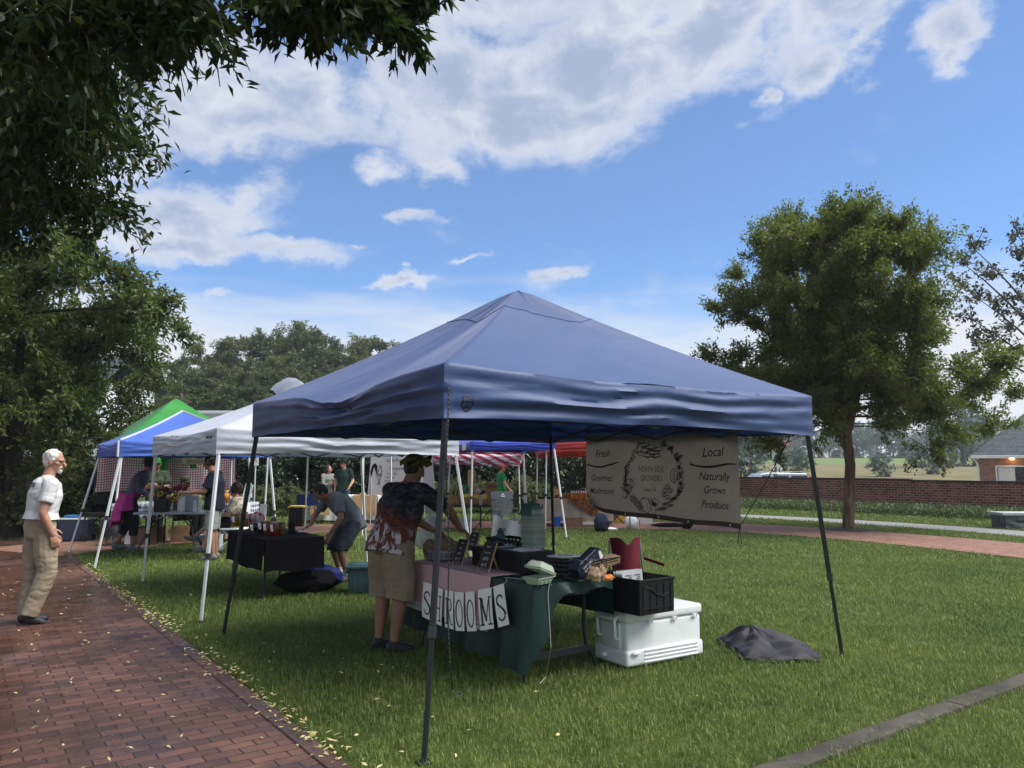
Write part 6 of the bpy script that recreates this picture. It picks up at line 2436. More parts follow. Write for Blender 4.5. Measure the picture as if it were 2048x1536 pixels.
bleaf(585, 330, 96, 44, R(-92), 4)
bleaf(600, 310, 70, 30, R(-60), 3)
for k in range(10):
	x, y = ring_pt(-38 + k * 7, rb.uniform(.95, 1.04))
	bstroke(arc(x, y, rb.uniform(7, 16), rb.uniform(9, 20), 0, 360, 12, rb.uniform(0, 3)), LW, False)
	if k % 2:
		m.add([bf(*bpl(x + 9 * math.cos(q * .785), y + 9 * math.sin(q * .785))) for q in range(8)], [tuple(range(8))])
for k in range(12):                                    # leaves at the top right
	x, y = ring_pt(-72 + k * 4, rb.uniform(.92, 1.02))
	bleaf(x, y, rb.uniform(26, 48), rb.uniform(10, 18), R(-70 + rb.uniform(-60, 50)), 1)
# oyster mushrooms on the top
for cx, cy, rx, ry in ((400, 95, 40, 15), (440, 108, 46, 17), (478, 120, 40, 15), (410, 128, 40, 15), (455, 140, 46, 16), (425, 158, 36, 14), (470, 160, 34, 13)):
	bstroke(arc(cx, cy, rx, ry, 170, 372, 16), LW, False)
	bstroke([(cx - rx, cy + 2), (cx, cy + ry * .7), (cx + rx, cy + 3)], LW * 1.3)
	for q in range(7):
		bstroke([(cx - rx * .7 + q * rx * .22, cy + 2), (cx - rx * .25 + q * rx * .08, cy + ry)], LW * 0.9)
bstroke([(362, 92), (358, 120), (350, 150), (362, 160), (380, 158), (384, 130), (378, 92)], LW, False)
bstroke(arc(376, 68, 19, 20, 170, 370, 14), LW, False)
bstroke([(357, 74), (366, 84), (386, 84), (395, 74)], LW * 2.2)
m.build('printed_artwork', M['ink'], t, False, world=True, normals=False)
m = MB()
for s in (0.02, 0.6, 1.2, 1.75, 2.15):
	a = bsurf(s, ztop(s) - 0.01)
	m.tube([a, a + Vector((0, 0, 0.14 + 0.02 * s))], 0.006, 5)
m.build('tie', M['black_metal'], t, True, world=True)
# its guy cord runs up to the tent frame by the right leg
t = thing('guy_line', 'thin black cord from the lower corner of the burlap banner up to the tent', 'cord', bsurf(BW, 1.05))
m = MB()
a = bsurf(BW - 0.01, zbot(BW) + 0.01, 0.01)
b = Vector((2.55, 7.02, 1.93))
m.tube([a.lerp(b, k / 8) - Vector((0, 0, 0.02 * math.sin(math.pi * k / 8))) for k in range(9)], 0.0045, 5)
m.tube([a, a + Vector((-.01, 0, -.06)), a + Vector((-.022, 0, -.15)), a + Vector((-.005, 0, -.185)), a + Vector((.015, 0, -.15)), a + Vector((.004, 0, -.06)), a], 0.0045, 5)
m.build('cord', M['black_metal'], t, world=True)

# ------------------------------------------------------------------ marks on the tents
def canopy_of(k):
	return bpy.data.objects['canopy' + ('' if k == 0 else '.%03d' % k)]


cn = canopy_of(0)
vd = (ER - EF)
vd.z = 0
vd.normalize()
vn = Vector((vd.y, -vd.x, 0))
proj = projector(cn, -vn, 0.003)
c0 = plane_hit(934, 807, Vector((EF.x, EF.y, 0)), vn)
m = MB()
hw, hh = 0.040, 0.046
sh = lambda x, y: proj(c0 + vd * x + Vector((0, 0, y)))
for pl_ in ([(-hw, hh), (hw, hh), (hw, hh * .25), (-hw, hh * .25)],):
	for i in range(6):
		for k in range(3):
			x0, x1 = -hw + 2 * hw * i / 6, -hw + 2 * hw * (i + 1) / 6
			y0, y1 = hh * .25 + hh * .75 * k / 3, hh * .25 + hh * .75 * (k + 1) / 3
			m.add([sh(x0, y0), sh(x1, y0), sh(x1, y1), sh(x0, y1)], [(0, 1, 2, 3)])
for s in (1, -1):
	put_stroke(m, sh, [(s * hw, hh * .3), (s * hw * .95, -hh * .3), (s * hw * .5, -hh * .85), (0, -hh * 1.1)], .010, False)
for x, h in ((-.016, .02), (0, .034), (.016, .02)):
	m.add([sh(x - .009, -.030), sh(x + .009, -.030), sh(x + .003, -.030 + h * .6), sh(x, -.030 + h)], [(0, 1, 2, 3)])
m.build('logo', M['ink'], cn, False, world=False, normals=False) if False else None
lg = m
XF[cn.name] = XF[cn.parent.name]
lg.build('logo', M['ink'], cn, False, world=True, normals=False)
m = MB()
put_text(m, lambda x, y: proj(c0 + vd * x + Vector((0, 0, y))) + vn * 0.002, 'QUEST', (0, hh * .62), .020, .8, 0, 0, 1.0, .01)
mk('logo_blue', plain, (0.10, 0.15, 0.30), 0.8)
m.build('logo_lettering', M['logo_blue'], cn, False, world=True, normals=False)

cw = canopy_of(1)
XF[cw.name] = XF[cw.parent.name]
wd = Vector((we[1].x - we[0].x, we[1].y - we[0].y, 0)).normalized()
wn = Vector((wd.y, -wd.x, 0))
wn = wn if wn.dot(Vector((0, -1, 0))) > 0 or wn.x < 0 else -wn
proj = projector(cw, -wn, 0.004)
c1 = plane_hit(419, 878, Vector((we[1].x, we[1].y, 0)), wn)
m = MB()
for i in range(4):
	m.add([proj(c1 + wd * (-.10 + .05 * (i + q)) + Vector((0, 0, z))) for q, z in ((0, -.035), (1, -.035), (1, .035), (0, .035))], [(0, 1, 2, 3)])
m.build('logo', M['ink'], cw, False, world=True, normals=False)
m = MB()
put_text(m, lambda x, y: proj(c1 + wd * x + Vector((0, 0, y))) + wn * 0.003, 'E-Z', (0, 0), .045, 1.1, 0, 0, 1, .01)
m.build('logo_lettering', M['white_paint'], cw, False, world=True, normals=False)
cb = canopy_of(5)
XF[cb.name] = XF[cb.parent.name]
pa, pb = e0 + Vector((-.01, .1, 0)), None
m = MB()
sd_ = dd.normalized()
m.grid(lambda a, b: Vector((e0.x, e0.y, 0)) + sd_ * (0.25 + .45 * a) + Vector((-.075, -.02, 2.05 + .16 * b)), 2, 2)
m.build('label_patch', M['white_paint'], cb, False, world=True)

# small dark print on the back of the old man's tee
so_ = [o for o in old.children if o.name.startswith('shirt')][0]
XF[so_.name] = XF[old.name]
vdir = (At(60, 972, 8.1) - Vector((0, 0, EYE))).normalized()
pj = projector(so_, vdir, 0.004)
rt_ = vdir.cross(Vector((0, 0, 1))).normalized()
c_ = At(60, 970, 8.1)
m = MB()
pf_ = lambda x, y: pj(c_ + rt_ * x + Vector((0, 0, y)))
for k in range(5):
	a = R(20 + 35 * k)
	put_stroke(m, pf_, [(.012 * math.cos(a), .012 * math.sin(a)), (.030 * math.cos(a + .2), .026 * math.sin(a + .2)), (.046 * math.cos(a), .040 * math.sin(a))], .014)
put_stroke(m, pf_, [(-.045, -.016), (-.015, -.012), (.015, -.014), (.045, -.010)], .012, False)
put_stroke(m, pf_, [(-.04, -.034), (.0, -.032), (.04, -.030)], .007, False)
m.build('print', M['ink'], so_, False, world=True, normals=False)

# twisted black and white cord hanging beside the front leg
def twisted():
	t = NT('twisted_cord')
	v = t.coord('Object')
	sp = t.n('ShaderNodeSeparateXYZ')
	t.l(v, sp.inputs[0])
	f = t.math('FRACT', t.math('ADD', t.math('MULTIPLY', sp.outputs[2], 34), t.math('MULTIPLY', sp.outputs[0], 40)))
	return t.finish(t.bsdf(t.mix(t.math('GREATER_THAN', f, 0.80), (0.010, 0.010, 0.012), (0.16, 0.16, 0.17)), 0.8))


twisted()
pc = At(897, 775, 4.77)
t = thing('guy_rope', 'black and white twisted rope dangling beside the front tent leg', 'rope', (pc.x, pc.y, 0))
m = MB()
pg = G(905, 1395)
L_ = [pc, At(893, 900, 4.76), At(897, 1050, 4.86), At(896, 1200, 5.0), At(900, 1330, 5.1), Vector((pg.x, pg.y, 0.05)), Vector((pg.x + .08, pg.y - .05, .03))]
L_ = [L_[0]] + [p for q in range(len(L_) - 1) for p in (L_[q].lerp(L_[q + 1], .5) + Vector((.004 * (-1) ** q, 0, 0)), L_[q + 1])]
m.tube(L_, 0.005, 6)
m.build('rope', MATS['twisted_cord'], t, world=True)

# ------------------------------------------------------------------ mushroom table
TN, Tl, Tw = Vector((0.17, 5.84, 0)), Vector((-.6, .8, 0)), Vector((.8, .6, 0))
TA = math.atan2(Tl.y, Tl.x)
TZ = 0.742


def T(a, b, z=TZ):
	return TN + Tl * a + Tw * b + Vector((0, 0, z))


def tcoord(p):
	d = Vector(p) - TN
	return d.dot(Tl), d.dot(Tw)


t = thing('folding_table', 'folding table with grey bent legs under the dark green cloth', 'table', T(.9, .38, 0))
m = MB()
m.box(T(.915, .38, TZ - .025), (1.83, .76, .045), rz(TA))
m.build('tabletop', M['grey_plastic'], t, False, .01, world=True)
for a in (0.16, 1.67):
	sg = -1 if a < 1 else 1
	m = MB()
	for b in (.10, .66):
		q = 1 if b > .3 else -1
		m.tube([T(a, b - q * .03, .70), T(a, b - q * .03, .34), T(a, b - q * .01, .22), T(a, b + q * .07, .10), T(a, b + q * .09, .012)], .0165, 8)
	m.tube([T(a, .07, .62), T(a, .69, .62)], .014, 8)
	m.box(T(a, .38, .185), (.028, .58, .05), rz(TA))
	m.build('leg', M['dark_grey_metal'], t, world=True)

t = thing('tablecloth', 'dark green satin cloth over the mushroom table', 'tablecloth', T(.9, .38, 0))
m = MB()
nzf = lambda s, q, k=0: fb((s * 4, q * 3, k), 3)
m.grid(lambda a, b: T(1.86 * a - .012, .79 * b - .012, TZ + .006 + .004 * nzf(a * 3, b)), 50, 20)
# front drop nearly to the ground, with folds
def front(a, b):
	s = 1.86 * a - .012
	fold = .035 * math.sin(s * 11 + 1.5 * nzf(s, 0)) * b + .02 * math.sin(s * 23 + 1) * b * b
	z = TZ + .006 - (.62 - .06 * a + .015 * math.sin(s * 9)) * b
	return T(s, -.012 - .045 * b - fold - .01 * math.sin(min(1, b * 6) * 1.57), z)


m.grid(front, 90, 26)
# short end: pulled up into a shallow swag, gathered at the near corner
def endf(a, b):
	w_ = .79 * a - .012
	drop = (.46 * max(0, 1 - a / .40) ** 2.0 + .10 + .02 * math.sin(a * 14) - .03 * a) * b
	p = T(-.012 - .03 * b - .025 * math.sin(a * 17 + 1) * b, w_ + .02 * b * (1 - a), TZ + .006 - drop)
	return p.lerp(Vector(front(0, min(1, drop / .62))), max(0, 1 - a / .10) ** 1.5)


m.grid(endf, 50, 14)
m.grid(lambda a, b: T(1.86 * a - .012, .778 + .02 * b + .015 * math.sin(a * 30) * b, TZ + .006 - .3 * b), 60, 8)
m.grid(lambda a, b: T(1.848 + .02 * b + .02 * math.sin(a * 16) * b, .79 * a - .012, TZ + .006 - .5 * b), 30, 8)
m.build('cloth', M['green_cloth'], t, world=True, weld=.004, sharp=1.1)


def runner():
	t = NT('runner')
	v = t.coord('UV')
	ch = t.n('ShaderNodeTexWave', wave_type='BANDS', bands_direction='DIAGONAL')
	t.l(v, ch.inputs['Vector'])
	ch.inputs['Scale'].default_value = 26
	ch.inputs['Distortion'].default_value = 0.4
	w2 = t.n('ShaderNodeTexWave', wave_type='BANDS', bands_direction='Y')
	t.l(v, w2.inputs['Vector'])
	w2.inputs['Scale'].default_value = 40
	f = t.math('ADD', t.math('MULTIPLY', ch.outputs['Fac'], .6), t.math('MULTIPLY', w2.outputs['Fac'], .4))
	col = t.mix(t.ramp(f, .35, .65), (0.40, 0.115, 0.115), (0.76, 0.64, 0.64))
	return t.finish(t.bsdf(col, .9, 0, t.bump(f, .3, .003), .15))


runner()
t = thing('table_runner', 'red and white woven runner with a pale fringe on the mushroom table', 'table runner', T(1.2, .2, TZ))
m = MB()
L0, L1 = .53, 1.85
m.grid(lambda a, b: T(L0 + (L1 - L0) * a, -.014 + .56 * b, TZ + .013 + .003 * nzf(a * 3, b, 4)), 40, 14)
rfront = lambda a, b: Vector(front((L0 + (L1 - L0) * a + .012) / 1.86, b * .60)) - Tw * .010 + Vector((0, 0, .006))
m.grid(rfront, 60, 14)
m.uv = [(a * 1.3, b * .5) for a, b in m.uv]
m.build('cloth', MATS['runner'], t, world=True, weld=.004, sharp=1.1)
m = MB()
for k in range(110):
	p = rfront((k + .5) / 110, 1.0)
	m.tube([p, p + Vector((.003 * (-1) ** k, 0, -.03)), p + Vector((.004 * math.sin(k * 3), 0, -.065))], .0035, 4)
m.build('fringe', M['paper'], t, world=True)

# hanging card letters
FP0 = TN - Tw * .085
on_front = lambda u, v: plane_hit(u, v, FP0, -Tw)
t = thing('letter_bunting', 'string of tall white cards spelling SHROOMS along the table front', 'bunting', FP0 + Tl * .9)
XC = lambda x, y: on_front(820 + x / 6.4, 1040 + y / 6.4)
CARDS = [('S', (178, 790), (300, 822), (282, 1298), (160, 1232)), ('H', (322, 842), (435, 885), (417, 1357), (312, 1312)), ('R', (455, 893), (562, 915), (564, 1402), (452, 1370)),
		 ('O', (585, 916), (700, 925), (712, 1421), (597, 1415)), ('O', (715, 923), (828, 913), (858, 1422), (737, 1426)), ('M', (880, 893), (1055, 862), (1088, 1386), (918, 1412)), ('S', (1070, 852), (1205, 812), (1276, 1336), (1136, 1376))]
STRK = {'S': [arc(.50, .62, .30, .13, 20, 250, 14)[::1] + [(.62, .42)] + arc(.50, .28, .30, .14, 60, -160, 14)],
		'H': [[(.22, .12), (.22, .78)], [(.78, .12), (.78, .78)], [(.22, .45), (.78, .45)], [(.08, .12), (.38, .12)], [(.62, .12), (.92, .12)], [(.08, .78), (.38, .78)], [(.62, .78), (.92, .78)], [(.30, .12), (.30, .78)]],
		'R': [[(.26, .12), (.26, .78)], [(.36, .12), (.36, .78)], [(.10, .12), (.48, .12)], [(.10, .78), (.5, .78)] + arc(.5, .62, .30, .16, 90, -90, 10) + [(.30, .46)], [(.48, .46), (.74, .12), (.94, .12)]],
		'O': [arc(.5, .45, .36, .34, 0, 360, 26), arc(.42, .45, .24, .30, 90, 270, 14)],
		'M': [[(.18, .12), (.18, .78)], [(.26, .12), (.26, .78)], [(.20, .78), (.5, .20)], [(.28, .78), (.55, .24)], [(.52, .2), (.80, .78)], [(.80, .12), (.80, .78)], [(.05, .12), (.38, .12)], [(.64, .12), (.96, .12)], [(.06, .78), (.28, .78)], [(.76, .78), (.94, .78)]]}
for i, (ch, tl, tr, br, bl) in enumerate(CARDS):
	q = [XC(*p) for p in (bl, br, tr, tl)]
	off = -Tw * (.004 + .006 * (i % 2))
	f2 = lambda x, y, o=0.0: (q[0] * (1 - x) * (1 - y) + q[1] * x * (1 - y) + q[2] * x * y + q[3] * (1 - x) * y) + off - Tw * (o + .010 * math.sin(y * 3.1) * .5)
	m = MB()
	m.grid(f2, 3, 8)
	m.grid(lambda x, y: f2(x, y, -.0015), 3, 8, True)
	card = m.build('card', M['card'], t, True, world=True, normals=False)
	XF[card.name] = XF[t.name]
	m = MB()
	for st in STRK[ch]:
		P = [st[0]]
		for k in range(len(st) - 1):
			P += [tuple(Vector(st[k]).lerp(Vector(st[k + 1]), (z + 1) / 3)) for z in range(3)]
		w_ = .014 if ch == 'S' else .011
		vs = []
		F3 = [f2(x, y, .0025) for x, y in P]
		n_ = len(F3)
		for k in range(n_):
			tt = (F3[min(n_ - 1, k + 1)] - F3[max(0, k - 1)]).normalized()
			sdv = tt.cross(Tw).normalized() * w_ / 2
			vs += [F3[k] + sdv, F3[k] - sdv]
		m.add(vs, [(2 * k, 2 * k + 1, 2 * k + 3, 2 * k + 2) for k in range(n_ - 1)])
		if ch == 'S':
			vs2 = [p + Tl * -.012 for p in vs]
			m.add([v for v in vs2], [(2 * k, 2 * k + 1, 2 * k + 3, 2 * k + 2) for k in range(n_ // 3, 2 * n_ // 3)])
	m.build('letter', M['ink'], card, False, world=True, normals=False)
m = MB()
sp_pts = [XC(*p) for p in ((178, 790), (322, 845), (455, 895), (585, 917), (715, 922), (828, 913), (880, 893), (1055, 862), (1205, 812))]
sp_pts += [XC(1245, 790) + Vector((0, 0, .01)), T(.42, .03, TZ + .016), T(.22, .10, TZ + .016), T(.03, .12, TZ + .016)]
g1, g2, g3 = G(1087, 1290, .30), G(1092, 1362), G(1079, 1376)
e_ = T(-.03, .10, TZ - .06)
sp_pts += [T(-.025, .12, TZ + .01), e_, e_.lerp(Vector((e_.x + .02, e_.y - .02, .3)), 1), Vector((g2.x, g2.y, .03)), Vector((g3.x, g3.y, .03))]
m.tube(sp_pts, .0026, 5)
m.build('string', M['cord_white'], t, world=True)

# ------------------------------------------------------------------ things on the mushroom table
def crate_mesh(m, c, d, ang, wall=.012, slots=0, rim=.02):
	"""open crate of four walls and a floor; slots > 0 cuts rows of holes"""
	rot = rz(ang)
	L, W_, H = d
	c = Vector(c)
	m.box(c + Vector((0, 0, wall / 2)), (L - .004, W_ - .004, wall), rot)
	for ax, ln, ot, s in ((0, L, W_, 1), (0, L, W_, -1), (1, W_, L, 1), (1, W_, L, -1)):
		off = Vector((0, s * (W_ / 2 - wall / 2), 0)) if ax == 0 else Vector((s * (L / 2 - wall / 2), 0, 0))
		ln2 = ln if ax == 0 else ln - 2 * wall

		def piece(x0, x1, z0, z1, th=wall):
			q = Vector(((x0 + x1) / 2, 0, 0)) if ax == 0 else Vector((0, (x0 + x1) / 2, 0))
			dim = (x1 - x0, th, z1 - z0) if ax == 0 else (th, x1 - x0, z1 - z0)
			m.box(c + rot @ (off + q) + Vector((0, 0, (z0 + z1) / 2)), dim, rot)
		h0, h1 = .0, H
		if not slots:
			piece(-ln2 / 2, ln2 / 2, wall, H)
		else:
			rows = slots
			nx = max(3, int(ln2 / .055))
			rh = (H - .03) / rows
			for r_ in range(rows + 1):
				z = .012 + r_ * rh
				piece(-ln2 / 2, ln2 / 2, z, z + rh * .42)
			for k in range(nx + 1):
				x = -ln2 / 2 + ln2 * k / nx
				for r_ in range(rows):
					z = .012 + r_ * rh + rh * .42
					piece(max(-ln2 / 2, x - .013), min(ln2 / 2, x + .013), z + .0005, z + rh * .58 - .0005, wall * .8)
		# proud rim
		if rim:
			o2 = Vector((0, s * (wall * .6), 0)) if ax == 0 else Vector((s * (wall * .6), 0, 0))
			q = c + rot @ (off + o2) + Vector((0, 0, H - rim / 2 + .002))
			m.box(q, (ln - .002, wall, rim) if ax == 0 else (wall, ln + .02, rim), rot)
	return m


CG = 'black crates on the mushroom table'
for i, (a0, a1, lb) in enumerate(((.47, .83, 'black lidded crate on the mushroom table, nearer the camera, beside the berry baskets'), (.85, 1.22, 'black lidded crate on the mushroom table behind the chalkboard easel'))):
	c = T((a0 + a1) / 2, .42, TZ + .016)
	t = thing('produce_crate', lb, 'crate', c, TA, CG)
	m = MB()
	crate_mesh(m, (0, 0, 0), (a1 - a0, .32, .158), 0, .010, 0)
	for k in range(14):
		m.box((-.5 * (a1 - a0) + (a1 - a0) * (k + .5) / 14, .163, .07), (.006, .004, .11))
		m.box((-.5 * (a1 - a0) + (a1 - a0) * (k + .5) / 14, -.163, .07), (.006, .004, .11))
	m.build('crate_body', M['black_plastic'], t, False, .002, 1)
	m = MB()
	m.box((0, 0, .166), (a1 - a0 - .004, .316, .012))
	m.build('lid', M['black_plastic'], t, False, .004)
	m = MB()
	for q in range(3):
		m.box((-.04 + .05 * q, .02 - .05 * q, .1735 + q * .0015), (.17, .22, .001), rz(.2 * q - .1))
	m.build('paper', M['white_paint'], t, False)
c = T(1.12, .66, TZ + .016)
t = thing('produce_crate', 'black slotted crate at the back of the mushroom table behind the papers', 'crate', c, TA, CG)
m = MB()
crate_mesh(m, (0, 0, 0), (.52, .26, .215), 0, .010, 3)
m.build('crate_body', M['black_plastic'], t, False)
m = MB()
m.lathe([(0, 0), (.055, 0), (.06, .012), (.045, .022), (.02, .026), (.018, .036), (0, .038)], 16, T(1.0, .38, TZ + .198))
t = tag(m.build('sealing_lid', M['dark_grey_metal'], None, loc=T(1.0, .38, TZ + .198)), 'small dark round lid lying on the papers on the crate', 'lid')

# nested pulp berry baskets
def pulp():
	t = NT('pulp_green')
	oi = t.n('ShaderNodeObjectInfo')
	n = t.noise(t.coord('Object'), 20, 4, .6)
	col = t.mix(t.math('ADD', t.math('MULTIPLY', oi.outputs['Random'], .8), t.math('MULTIPLY', n, .2)), (0.20, 0.26, 0.21), (0.40, 0.47, 0.40))
	M['pulp_green'] = t.finish(t.bsdf(col, .9, 0, None, .2))


pulp()
mk('pulp_pale', plain, (0.40, 0.48, 0.38), 0.9, 0, 0.08, 20, 0.2)
mk('pulp_teal', plain, (0.035, 0.11, 0.090), 0.85, 0, 0.12, 20, 0.2)


def basket_mesh(w0, w1, h, d0=None, d1=None, n=4, notch=True):
	"""upside-down berry basket: rim w1 at the bottom, base w0 on top"""
	d0, d1 = d0 or w0, d1 or w1
	m = MB()
	def sq(w, d, z, r):
		pts = []
		for cx, cy, a0 in ((1, 1, 0), (-1, 1, 90), (-1, -1, 180), (1, -1, 270)):
			for k in range(4):
				a = R(a0 + 30 * k)
				pts.append((cx * (w / 2 - r) + r * math.cos(a), cy * (d / 2 - r) + r * math.sin(a), z))
		return pts
	rings = [sq(w1 + .014, d1 + .014, 0, .008), sq(w1 + .014, d1 + .014, .0055, .008), sq(w1 - .004, d1 - .004, .0065, .007), sq(w0, d0, h - .012, .014), sq(w0 - .018, d0 - .018, h, .012)]
	vs = [p for r_ in rings for p in r_]
	fs = []
	for i in range(len(rings) - 1):
		for k in range(16):
			fs.append((i * 16 + k, i * 16 + (k + 1) % 16, (i + 1) * 16 + (k + 1) % 16, (i + 1) * 16 + k))
	fs.append(tuple((len(rings) - 1) * 16 + k for k in range(16)))
	m.add(vs, fs)
	return m


bc_ = T(.76, .60, TZ + .19)
BG_ = 'nested berry baskets in the tall stack'
pb = basket_mesh(.122, .15, .10).build('berry_basket', M['pulp_green'], None, True, solid=.002, loc=None)
pb.location = bc_
pb.rotation_euler = (0, 0, TA + .1)
tag(pb, 'grey green pulp berry basket nested in the tall stack on the table', 'berry basket', BG_)
rs = random.Random(9)
for k in range(1, 23):
	o = pb.copy()
	COL.objects.link(o)
	o.location = bc_ + Vector((rs.uniform(-.003, .003) - .0008 * k, rs.uniform(-.003, .003), .0118 * k))
	o.rotation_euler = (rs.uniform(-.012, .012), rs.uniform(-.012, .012), TA + .1 + rs.uniform(-.02, .02))
m = basket_mesh(.122, .15, .10)
for s in range(4):
	for k in range(4):
		x = -.055 + .037 * k
		m.box(rz(s * math.pi / 2) @ Vector((x, -.089, .075)), (.008, .012, .045))
tb = m.build('berry_basket', M['pulp_teal'], None, True, loc=None)
tb.location = bc_ + Vector((-.03, 0, .0118 * 23.3))
tb.rotation_euler = (0, 0, TA + .1)
tag(tb, 'dark teal berry basket turned over on top of the tall stack', 'berry basket', BG_)

# two berry trays in front, one tilted with printed lid
pt = G(1083, 1170, TZ + .016)
t = thing('berry_tray', 'pale green pulp tray standing flat at the near corner of the mushroom table', 'tray', pt + Tl * .07 + Tw * .03, TA - 1.35)
m = basket_mesh(.17, .20, .052, .12, .145)
m.v = [(x, y, .052 - z) for x, y, z in m.v]
for k in range(3):
	m.box((-.05 + .05 * k, -.066, .016), (.005, .008, .026))
m.build('tray', M['pulp_pale'], t, True)
tilt = Matrix.Rotation(.33, 3, 'Y') @ Matrix.Rotation(.05, 3, 'X')
t = thing('berry_tray', 'pale green pulp trays tipped on the flat tray, printed with black outlined mushrooms', 'tray', pt + Tl * .075 + Tw * .04 + Vector((0, 0, .055)), TA - 1.30)
for q in range(2):
	m = basket_mesh(.17, .20, .05, .12, .145)
	m.v = [tuple(tilt @ Vector((x, y, z + .022 + .012 * q)) + Vector((0, 0, .012))) for x, y, z in m.v]
	m.build('tray', M['pulp_pale'], t, True)
m = MB()
pf = lambda x, y: tilt @ Vector((x, y, .0885)) + Vector((0, 0, .012))
m.add([pf(x, y) for x, y in ((-.07, -.05), (.07, -.05), (.07, .05), (-.07, .05))], [(0, 1, 2, 3)])
m.build('label_patch', M['card'], t, False)
m = MB()
pf2 = lambda x, y: tilt @ Vector((x, y, .0895)) + Vector((0, 0, .012))
for cx, cy, rx, ry, ro in ((-.04, .012, .026, .02, .3), (.004, -.006, .03, .022, -.4), (.042, .012, .026, .02, .8), (-.02, -.028, .022, .014, 0), (.03, -.026, .024, .016, .2), (.0, .032, .022, .012, 0)):
	put_stroke(m, pf2, arc(cx, cy, rx, ry, 0, 360, 16, ro), .005, False)
	put_stroke(m, pf2, arc(cx, cy, rx * .5, ry * .5, 0, 200, 8, ro), .004, False)
m.build('print', M['ink'], t, False, normals=False)

# chalkboard easels
def easel(lb, u, v, w, h, lines, z=TZ + .016, ang=-.95, lean=.34, loc=None):
	p = loc or G(u, v, z)
	t = thing('chalkboard_easel', lb, 'chalkboard', p, ang, 'chalkboard price easels on the mushroom table')
	rot = Matrix.Rotation(-lean, 3, 'X')
	m = MB()
	m.box(rot @ Vector((0, -.008, h * .56 + .02)), (w, .006, h), rot)
	m.build('board', M['chalkboard'], t, False, .001)
	for s in (-1, 1):
		m = MB()
		m.tube([rot @ Vector((s * (w / 2 + .006), .0, .0)) + Vector((0, 0, .004)), rot @ Vector((s * (w / 2 + .006), 0, h * 1.08 + .02))], .006, 4)
		m.build('leg', M['pine_wood'], t, False)
	m = MB()
	m.tube([rot @ Vector((0, 0, h * .95)), Vector((0, h * .75 * math.sin(lean) + .10, .004))], .006, 4)
	m.build('prop', M['pine_wood'], t, False)
	m = MB()
	for k, (txt, sz) in enumerate(lines):
		put_text(m, lambda x, y: rot @ Vector((x, -.0125, y)), txt, (0, h * .56 + .02 + h * (.34 - .24 * k)), sz, .8, .1, .05)
	m.build('chalk_lettering', M['chalk'], t, False, normals=False)


easel('chalkboard easel with white prices on the runner, nearest the camera', 966, 1144, .155, .215, [('Oyster', .018), ('Mushrooms', .016), ('$10 lb', .026), ('$5 1/2', .026)])
easel('chalkboard easel with white prices beside the wire basket, the middle of three', 914, 1130, .150, .20, [('Lions', .018), ('Mane', .018), ('$9 lb', .024), ('$5 1/2', .026)])
easel('small chalkboard easel by the vendor\'s hand, farthest of three', 940, 1108, .150, .19, [('Sweet', .018), ('potato', .018), ('$7 lb', .026)])

# wire basket with grey liner and paper bags
t = thing('wire_basket', 'oval wire basket with a grey liner at the far end of the mushroom table', 'basket', G(880, 1120, TZ + .016), TA)
m = MB()
m.lathe([(.0, .01), (.15, .01), (.168, .02), (.182, .10), (.176, .10), (.16, .022), (0, .016)], 28, (0, 0, 0), None, 1.05, .75)
mk('liner', fabric, (0.30, 0.31, 0.34), None, .9, 0, .4, 10)
m.build('liner', M['liner'], t)
m = MB()
for z, r_ in ((.012, .172), (.05, .182), (.075, .188)):
	m.tube([(r_ * 1.05 * math.cos(a), r_ * .76 * math.sin(a), z) for a in [2 * math.pi * q / 28 for q in range(29)]], .003, 5)
for q in range(20):
	a = 2 * math.pi * q / 20
	m.tube([(r_ * 1.05 * math.cos(a), r_ * .76 * math.sin(a), z) for r_, z in ((.172, .012), (.182, .05), (.188, .078))], .0022, 4)
m.build('wire_frame', M['black_metal'], t)


def crumple(name, lb, cat, c, rad, mat, seed, amp=.25, rot=0.0, flat_bottom=True, parts=None, sub=None):
	m = MB()
	m.ell((0, 0, rad[2] * .95), rad, None, 26, 18)
	vs = []
	for x, y, z in m.v:
		n_ = Vector((x / rad[0], y / rad[1], (z - rad[2]) / rad[2]))
		k = 1 + amp * (fb((n_.x * 1.6 + seed, n_.y * 1.6, n_.z * 1.6), 4) + .35 * abs(nz(n_.x * 5, n_.y * 5 + seed, n_.z * 5)))
		q = Vector((x * k, y * k, rad[2] * .95 + (z - rad[2] * .95) * k))
		if flat_bottom:
			q.z = max(q.z, .002 * abs(nz(x * 40, y * 40)))
		vs.append(tuple(q))
	m.v = vs
	if sub is not None:
		m.v = [tuple(Matrix.Rotation(rot, 3, 'Z') @ Vector(p) + Vector(c)) for p in m.v]
		return m.build(name, mat, sub, sharp=.5)
	o = m.build(name, mat, None, sharp=.45)
	o.location = c
	o.rotation_euler = (0, 0, rot)
	XF[o.name] = Matrix.Translation(Vector(c)) @ Matrix.Rotation(rot, 4, 'Z')
	return tag(o, lb, cat)


mk('kraft_bag', plain, (0.24, 0.16, 0.10), .85, 0, .25, 10, .2)
wb = G(880, 1120, TZ + .016)
crumple('paper_bag', 'brown paper bag rising out of the wire basket', 'bag', wb + Vector((.03, .02, .05)), (.13, .07, .08), M['kraft_bag'], 3, .3, .5)
crumple('paper_bag', 'second brown paper bag in the wire basket, nearer the tie dye man', 'bag', wb + Vector((-.10, .0, .05)), (.07, .06, .07), M['kraft_bag'], 8, .3, 1.2)
crumple('paper_bag', 'brown paper bag under the reaching hand', 'bag', wb + Vector((.12, .06, .05)), (.09, .06, .065), M['kraft_bag'], 5, .3, 2.0)


